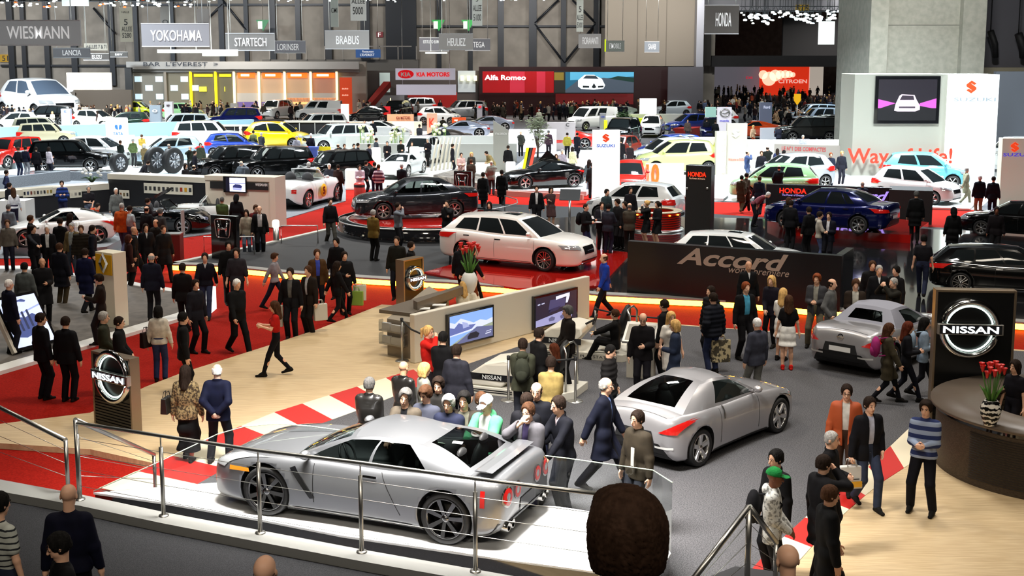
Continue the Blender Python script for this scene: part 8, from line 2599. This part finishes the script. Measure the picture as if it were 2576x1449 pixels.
def bag(label,p,s,m,rz=0,cat='bag',handles=True,name='carrier_bag'):
 e=empty(name,p,rz,label,cat)
 w_,d_,h_=s
 o=MB().add([(-w_/2,-d_/2,0),(w_/2,-d_/2,0),(w_/2,d_/2,0),(-w_/2,d_/2,0),(-w_/2*1.04,-d_/3,h_),(w_/2*1.04,-d_/3,h_),(w_/2*1.04,d_/3,h_),(-w_/2*1.04,d_/3,h_)],[(0,3,2,1),(4,5,6,7),(0,1,5,4),(1,2,6,5),(2,3,7,6),(3,0,4,7)]).build('bag_body',m,e)
 bevel(o,.015)
 if handles:
  for y in(-d_/3,d_/3):
   MB().tube([(-w_*.2,y,h_),(-w_*.15,y*.6,h_+.1),(w_*.15,y*.6,h_+.1),(w_*.2,y,h_)],.008,6).build('handle',m,e)
 return e
def by_hand(lab,i,dz):
 o=[o for o in bpy.data.objects if o.get('label')==lab][0]
 s=o.scale.x
 a=R(o.rotation_euler.z*0)+o.rotation_euler.z
 t,_=HANDS['bag']
 x,y=(1 if i==0 else-1)*t[0]*s,-t[1]*s
 return o.location+Vector((x*math.cos(a)-y*math.sin(a),x*math.sin(a)+y*math.cos(a),t[2]*s-dz)),a
p,a=by_hand('young man in black blazer carrying a white and yellow bag',1,.5)
e=bag('white paper carrier bag with a yellow base held by the black blazer',p,(.36,.14,.36),plain('c9c8c4',.5),R(10))
MB().box(-.165,-.076,.03,.165,-.069,.12).build('yellow_band',plain('d8a020',.5),e)
MB().box(-.14,-.075,.15,.12,-.068,.165).build('printed_line',blackm,e)
p,a=by_hand('dark-haired man in black carrying a white bag and a green bag',0,.52)
bag('lime green carrier bag at the edge of the wood floor',p+Vector((.04,-.08,-.06)),(.36,.12,.4),plain('7a9a3a',.5),R(-8))
bag('white carrier bag behind the lime green one',p+Vector((.1,.1,.04)),(.36,.12,.44),plain('cfc8bc',.5),R(5))
p,a=by_hand('man in navy track jacket with white sleeve stripe and patterned bag',1,.62)
bag('patterned cream carrier bag beside the white coupe roof',p+Vector((-.05,-.1,0)),(.42,.14,.5),noisy('woven_print',cl('c4b48c'),cl('4a4436'),12,.7,2,stretch=(1,1,1),lo=.47,hi=.53),R(12))
p,a=by_hand('man in black jacket with pale coat over his arm',1,.1)
bag('pale coat hanging over the arm of the man in black jacket',p+Vector((.0,-.06,-.42)),(.2,.12,.55),cloth('a8a294'),0,'coat',False,'folded_coat')
o=[o for o in bpy.data.objects if o.get('label','').startswith('man with glasses in dark brown suit')][0]
bag('white plastic bag hanging by the dark brown suit',o.location+Vector((.28,-.05,.42)),(.34,.16,.42),plain('c4c0b4',.5),R(30))
def pack(label,lab,c,c2=None,s=1):
 o=[o for o in bpy.data.objects if o.get('label')==lab][0]
 k=o.scale.x*s
 a=o.rotation_euler.z
 e=empty('backpack',o.location+Vector((-math.sin(a)*.21,math.cos(a)*.21,1.02*o.scale.x)),a,label,'backpack')
 e.scale=(k,k,k)
 MB().ell((0,.03,.2),(.15,.1,.23),14).ell((0,.09,.12),(.11,.06,.12),12).build('bag_body',cloth(c),e)
 for sx in(1,-1):
  MB().tube([(sx*.1,-.04,.4),(sx*.11,-.2,.43),(sx*.13,-.34,.3),(sx*.15,-.2,.06),(sx*.1,-.02,.02)],.014,6).build('strap',cloth(c2 or c),e)
pack('pink backpack on the khaki parka','brown-haired girl in khaki parka with pink backpack walking right','9c2a6c')
pack('black backpack on the white printed hoodie','young man in green cap and white printed hoodie with black backpack','101014')
pack('black backpack of the man at the high table','man with black backpack at the high table','0a0a0c')
pack('dark green backpack on the grey-green hooded jacket','young man in grey-green hooded jacket with back print before the pods','2c2e24')
pack('pale blue backpack of the leading girl','black-haired girl in pale blue jacket, leading the three walking right','9ab0c4')
p=P(545,913,ZN+1.79)
person('elderly white-haired man in navy suit, hands behind his back, on the wood floor',(p.x,p.y,ZN),178,1.78,.0095,hair='fringe',hc='white',top='jacket',tc='0c1028',bot='trousers',bc='0a0c14',legs='wide',arms=('behind','behind'),collar=1,skin='p')
p=P(465,918,ZN+1.71)
person('woman with long dark hair in mottled brown blouse and long black skirt',(p.x,p.y,ZN),175,1.7,.0095,hair='long',hc='dark',top='jacket',tc=PAT['*leopard'],bot='longskirt',bc='08080a',legs='step',arms=('down','down'),w=.95)
bag('black shoulder bag hanging at the left of the mottled blouse',Vector((p.x-.34,p.y,ZN+.86)),(.26,.14,.28),PAT['*leather'],R(80),name='handbag')
p=P(397,769,1.69)
bag('dark brown shoulder bag at the hip of the cream sweater woman',Vector((p.x-.26,p.y-.06,.78)),(.3,.14,.34),cloth('1c100e'),R(60),name='handbag')
for lab,t,dx,z,h_,m,tw_ in[('young man in dark olive hooded jacket with large white figure on the chest','1',.07,1.02,.24,plain('c4c0b8',.8),None),('young man in grey-green hooded jacket with back print before the pods','PKUV',0,1.16,.08,plain('a8b020',.8),.28)]:
 o=[o for o in bpy.data.objects if o.get('label')==lab][0]
 text(t,o,(dx,-.175 if t=='1' else.2,z),h_,m,width=tw_,rz=0 if t=='1' else math.pi,name='printed_mark',bold=.05)
 # ------------------------------------------------------------------ middle and far visitors: one figure each
KINDS=[dict(arms=('down','down'),hair='short',top='jacket'),dict(arms=('belly','belly'),hair='short',top='jacket',legs='step'),dict(arms=('swingf','swingb'),hair='short',top='coat',legs='walk',stride=.25),dict(arms=('pocket','chin'),hair='fringe',top='jacket'),dict(arms=('down','belly'),hair='long',top='coat',w=.88),dict(arms=('pocket','pocket'),hair='short',top='sweater',bot='jeans'),dict(arms=('belly','down'),hair='bob',top='jacket',w=.9),dict(arms=('read','read'),hair='short',top='jacket',lean=35)]
def one(label,u,v,z,h,ht,k,tc,bc='121218',hc='dark',group=None,feet=False):
 p=P(u,v,z)if feet else P(u,v,z+ht)
 p.z=z
 far_person(label,p,h,ht,tc,bc,hc,group=group,vox=.024 if p.y<85 else.034,**KINDS[k])
for r in[(942,408,.02,175,1.76,5,'0c0c12','1c2440','dark','man in black T-shirt beside the purple striped jumper'),(1010,412,.02,170,1.76,1,'14141a','1c1c2c','grey','man in dark jacket at the bonnet of the low white sports car'),(905,414,.02,10,1.7,1,'d4bcc8','141418','dark','person in pale pink shirt with folded arms at the white booth counter'),(920,405,.02,100,1.74,0,'16141a','16141a','dark','person in black right of the pale pink shirt'),(1215,432,.02,170,1.8,2,'0a0a0c','0a0a0c','dark','man in black suit beside the long black coat, behind the dark saloon'),(1262,426,.02,175,1.8,2,'060608','060608','dark','man in long black coat walking on the red carpet edge'),(1236,404,.02,170,1.74,3,'7a7c72','2a2c30','grey','grey-haired man in pale grey jacket behind the two black coats'),(1185,400,.02,175,1.74,1,'3a3026','1c1a18','brown','man in brown jacket before the dark bronze supercar'),(1160,384,.02,20,1.74,1,'c8a49c','1a1418','dark','man in salmon shirt, arms crossed, by the dark bronze supercar'),(1186,383,.02,10,1.66,6,'2a2824','1c1a18','blond','fair-haired woman in dark brown beside the salmon shirt'),(1138,362,.02,90,1.8,0,'14141c','14141c','dark','man in dark suit at the end of the slanted struts'),(1240,373,.02,-60,1.76,7,'8c7a50','14120f','dark','man in tan jacket bending into the dark bronze supercar'),(1278,366,.02,160,1.78,0,'0a0a0c','0a0a0c','dark','person in black at the foot of the slanted grey pillar'),(1490,409,.02,175,1.78,0,'1a1c1e','14161a','dark','man in dark coat and white scarf left of the white lettered pillar'),(1482,402,.02,150,1.72,4,'5a6a70','8a90a0','dark','woman in grey-green beside the dark coat at the white lettered pillar'),(1399,388,.02,10,1.66,6,'6a5a1c','14120c','brown','woman in mustard jacket beside the open striped panel'),(1414,376,.02,20,1.76,0,'8c8088','1c1a20','grey','grey-haired man in lilac-grey shirt behind the mustard jacket'),(1427,334,.02,175,1.74,5,'a89a3a','141418','dark','man in yellow top at the red supercar rail'),(1452,333,.02,150,1.78,2,'10101c','10101c','dark','man in dark suit at the red supercar rail'),(1380,328,.02,170,1.76,0,'3a2430','1c141c','dgrey','man in plum jacket by the olive tree'),(1310,330,.02,0,1.74,3,'3a3a34','1c1c1c','grey','balding man behind the low counter under the olive tree'),(890,362,.02,20,1.78,0,'1c1c26','8c9cb8','dark','man in dark jacket, white shirt and pale jeans among the dark suits'),(928,362,.02,60,1.8,0,'2a2a38','1c1c28','dark','grey-suited guide by the white booth panel'),(900,360,.02,100,1.78,0,'22202a','1c1a24','dark','man in dark suit right of the pale jeans'),(866,362,.02,30,1.76,1,'2c2a2c','1c1c20','brown','man in dark grey at the left of the dark suits'),(946,347,.02,120,1.76,0,'3a4048','2a2c34','dark','man with flat cap at the low grey wall'),(974,355,.02,0,1.74,1,'1c1a1e','1c1a1e','dgrey','seated-looking man in black suit and pink tie at the middle table'),(1008,352,.02,20,1.72,1,'1a1c1a','141414','dark','woman in black beside the white flowers at the middle table'),(1036,356,.02,10,1.72,1,'221f1c','141414','dark','man in dark jacket left of the standing waiter'),(1076,348,.02,-20,1.78,1,'16141a','141414','grey','standing man in black suit at the right of the middle table'),(1880,379,.12,60,1.78,3,'3a4a70','4a5878','dark','man in blue denim standing before the frosted pillar'),(1916,380,.12,-10,1.78,0,'14141c','14141c','brown','suited guide in black with pale shirt beside the blue denim man'),(1931,368,.12,160,1.82,3,'10140f','1a1c1a','dark','heavy bald man in dark green behind the suited guide'),(1956,374,.12,170,1.66,4,'2c3458','2a2c3c','dark','dark-haired woman in navy behind the silver-white concept car'),(1972,378,.12,120,1.66,6,'b8a088','3a3430','black','woman in pale top beside the navy one'),(2090,384,.12,0,1.78,0,'161c2c','161c2c','red','red-haired suited man with pale tie on the white stand'),(2118,380,.12,10,1.8,0,'1a1a24','1a1a24','blond','fair-haired suited man beside the red-haired one'),(1960,416,.12,165,1.76,3,'0e141c','0e1418','dark','man in black at the door of the pale green hatchback'),(1911,442,.02,165,1.76,2,'161c2c','101420','brown','man in dark coat left of the black lettered wall'),(1866,440,.02,150,1.7,2,'3a2c1c','5a4a34','black','woman with yellow bag in dark brown on the red carpet'),(1878,434,.02,120,1.78,2,'3a2a1c','1c1610','dark','man in brown coat beside the woman with yellow bag'),(2170,457,.12,160,1.74,3,'1c2438','1c2438','grey','grey-haired man behind the black lettered wall'),(2432,420,.03,90,1.76,2,'8c8c74','a8a890','grey','man in pale khaki walking on the white stand'),(2466,441,.03,175,1.8,0,'10121e','8c7458','white','man with white cap, navy jacket and beige trousers at the cream pillar'),(2500,444,.03,160,1.8,0,'0e1420','121a2a','dark','man in black with pale collar at the cream pillar'),(45,370,.02,165,1.76,5,'14141c','2a3048','brown','man in black T-shirt and jeans at the red off-roader'),(63,368,.02,170,1.78,5,'16182a','9a9aa0','dark','man in navy T-shirt and pale trousers at the red off-roader'),(90,370,.02,175,1.76,0,'0e0c12','0e0c12','dark','man in black with white belt line right of the pale trousers'),(118,354,.02,160,1.8,2,'141e2c','14181f','dark','tall man in dark blue coat by the curved base wall'),(122,370,.02,150,1.7,6,'d8ccd4','2a2c38','dark','person in pale shirt beside the dark blue coat'),(302,353,.02,160,1.76,1,'1c2420','1c1c1c','brown','man in dark green coat at the round white desk'),(334,349,.02,175,1.74,5,'5a6a40','2a2a2c','grey','grey-haired man in moss green jumper at the round white desk'),(356,338,.02,170,1.7,1,'b8963c','4a4030','brown','man in mustard shirt behind the round white desk'),(362,362,.02,170,1.72,6,'8c7a54','3a3428','white','white-haired person in tan jacket by the round white desk'),(352,398,.02,120,1.7,7,'141218','1a181c','dark','bending man in black between the show wheels'),(424,362,.02,160,1.74,3,'1c1c1e','1c1c20','grey','man in dark jacket at the pale blue small car'),(489,379,.02,90,1.76,0,'14141e','14141c','dark','man in black suit beside the first big off-roader'),(478,368,.02,0,1.74,3,'2a3028','1c1c1c','brown','man in olive jacket between pale blue car and off-roader'),(504,360,.02,20,1.74,0,'3a4034','1c1c1c','brown','man in grey-green jacket at the front of the first big off-roader'),(466,412,.02,60,1.72,6,'1a1618','141214','dark','dark-haired woman leaning at the white cap of the booth'),(487,415,.02,165,1.72,3,'0e0e12','0e0e12','dark','bald man in black at the white cap of the booth'),(606,405,.02,150,1.74,3,'5a6068','2c2e34','grey','bald man in grey jumper between the big off-roaders'),(637,328,.02,170,1.74,5,'5a5e38','3a3a30','dark','man in olive jacket at the tail of the yellow car'),(657,333,.02,160,1.76,1,'2a2c34','2a2a30','grey','man in dark blue left of the yellow car'),(605,318,.02,120,1.7,6,'c8a890','4a4a58','white','white-haired woman with bare arms behind the blue small car'),(782,336,.02,165,1.78,5,'10101c','14141c','white','man in black T-shirt with white cap by the white cars'),(746,342,.02,10,1.72,0,'9a98a4','2a2a30','grey','man in pale shirt right of the yellow car'),(832,308,.02,160,1.78,0,'3a4458','2a3040','grey','man in grey-blue suit at the white off-roader behind the yellow car'),(800,422,.02,10,1.66,4,'b8a48c','2a2426','blond','long fair-haired woman in fur-trimmed coat by the black tuned off-roader'),(828,412,.02,5,1.76,0,'2a2a34','2c2c34','white','white-haired man in dark jacket right of the fair-haired woman'),(850,414,.02,160,1.76,0,'2a1612','1c1214','dark','person in dark red-brown jacket at the right of the white-haired man'),(776,408,.02,150,1.72,6,'241a20','1c1418','grey','person in plum coat left of the fair-haired woman'),(850,362,.02,160,1.76,3,'2a2c28','1c1c1c','brown','man in dark jacket by the silver estate'),(15,428,.02,120,1.74,5,'2a3050','2a3048','dark','man in navy jumper behind the grey parapet at left'),(1806,346,.02,170,1.74,5,'b4b830','3a3a3c','brown','man in lime jacket at the rally car tail'),(1748,340,.02,160,1.7,4,'9a8a80','3a3a3c','blond','fair-haired woman before the orange-circled wall'),(1730,300,.02,0,1.74,0,'5a4c44','2a2a30','dark','man in brown jacket by the navy blue far car'),(1778,298,.02,170,1.76,0,'14161c','14161c','dark','man in black on the red ramp, left of two'),(1800,302,.02,170,1.76,2,'101216','101216','dark','man in black on the red ramp, right of two'),(1690,320,.02,160,1.74,0,'14121c','14121c','dark','person in black by the bright blue hatchback'),(1545,300,.02,150,1.78,0,'101012','101012','dark','man in black at the lime stripe pillar'),(1356,275,.02,175,1.76,0,'9a9c8c','6a6a60','grey','man in pale grey-green coat before the far crowd'),(1562,350,.02,170,1.76,0,'1c1a1e','1a1a1e','dark','man in black left of the dark saloon rear'),(1585,360,.02,150,1.74,1,'2a2024','1c1a1e','dgrey','man in dark suit right of the white lettered pillar top'),(1506,262,.02,170,1.72,5,'d8901a','6a4a18','dark','person in bright orange overalls before the red reflecting panel'),(1960,315,.02,170,1.76,3,'2a2c3c','2a2a34','dark','man in dark blue before the white arch wall'),(1895,315,.02,30,1.7,6,'c8a888','8a3a20','blond','fair-haired person beside the orange racing car'),(2020,340,.02,20,1.74,0,'b8bcc4','2a2a34','grey','man in white shirt by the black car with open bonnet'),(1055,312,.02,160,1.76,2,'2a2a30','1c1c28','dark','man in dark jacket by the white cubical counter'),(1114,294,.02,170,1.76,0,'2a261c','1c1a14','dark','man in dark olive before the white hatchback'),(917,302,.02,10,1.78,0,'1a1c2c','1a1c2c','dark','suited man with white shirt behind the cream low wall, left of two'),(938,302,.02,10,1.78,0,'14161f','14161f','dark','suited man with white shirt behind the cream low wall, right of two'),(838,285,.02,20,1.74,1,'1c1414','141014','dark','man in black with red badge at the bar end'),(1440,370,.02,150,1.7,6,'d8d4a8','4a4a40','dark','seated-looking person in pale yellow behind the white saloon roof'),(952,414,.02,175,1.76,5,PAT['*purple_stripe']if False else '6a4458','1c1a2c','brown','man in purple and white striped jumper before the low white sports car')]:
 u,v,z,h,ht,k,tc,bc,hc,lab=r
 one(lab,u,v,z,h,ht,k,tc,bc,hc)
o=[o for o in bpy.data.objects if o.get('label','').startswith('man in purple and white')][0]
o.material_slots[1].material=PAT['*purple_stripe']
rnd=random.Random(21)
DK=['0e0e12','14141c','1c1a1e','22222c','2c2420','1a2030','3a342c','101010','2a1a1a','16181c']
LT=['8c8a84','b0a89a','7a2a24','5a6a8a','c4c0b8','9a7a5a','4a5a44','a84a30']
crowd=[]
for n,u0,u1,v0,v1,lab,grp,lt in[(52,10,330,306,326,'small dark-clothed visitor in the crowd below the giant white car','crowd below the giant white car',.15),(36,340,620,293,312,'small visitor in the crowd before the glazed bar','crowd before the glazed bar',.4),(74,1180,1680,291,307,'small dark-clothed visitor in the crowd before the long red wall','crowd before the long red wall',.15),(210,1745,2140,238,330,'small dark-clothed visitor in the dense far crowd left of the pier','dense crowd left of the pier',.22),(16,640,860,293,305,'small visitor in the crowd before the orange-lit bays','crowd before the orange-lit bays',.3),(14,900,1180,291,300,'small visitor in the far crowd under the lilac boards','crowd under the lilac boards',.3)]:
 for i in range(n):
  v=v0+(v1-v0)*rnd.random()
  crowd.append((v,rnd.uniform(u0,u1),lab,rnd.uniform(0,360),rnd.uniform(1.62,1.86),rnd.choice([0,0,1,2,3,4,5,6]),rnd.choice(LT if rnd.random()<lt else DK),rnd.choice(DK),rnd.choice(['dark','brown','black','grey','blond']),grp))
crowd.sort(reverse=True)
NEARN=46
for v,u,lab,h,ht,k,tc,bc,hc,grp in crowd[:NEARN]:
 one(lab,u,v,.02,h,ht,k,tc,bc,hc,grp,True)
Vs,Qs,mi,pal,o_=[],[],[],[],0
for v,u,lab,h,ht,k,tc,bc,hc,grp in crowd[NEARN:]:
 me=simple_mesh(KINDS[k],.045)
 n=len(me.vertices)
 co=np.empty(n*3,np.float32)
 me.vertices.foreach_get('co',co)
 q=np.empty(len(me.polygons)*4,np.int32)
 me.loops.foreach_get('vertex_index',q)
 m_=np.empty(len(me.polygons),np.int32)
 me.polygons.foreach_get('material_index',m_)
 p=P(u,v,.02)
 M=np.array(Matrix.Rotation(R(h),3,'Z'),np.float32)*(ht/1.75)
 Vs.append(co.reshape(-1,3)@M.T+np.array((p.x,p.y,.02),np.float32))
 Qs.append(q.reshape(-1,4)+o_)
 o_+=n
 loc=[]
 for m in(skinm('l'),cloth(tc),cloth(bc),hairm(hc)):
  if m not in pal:
   pal.append(m)
  loc.append(pal.index(m))
 mi.append(np.array(loc,np.int32)[m_])
me=npmesh('crowd',np.concatenate(Vs),np.concatenate(Qs),True,np.concatenate(mi))
for m in pal:
 me.materials.append(m)
tag(addobj('crowd',me),'dense far crowd of tiny visitors at the back of the hall','crowd',None,'stuff')
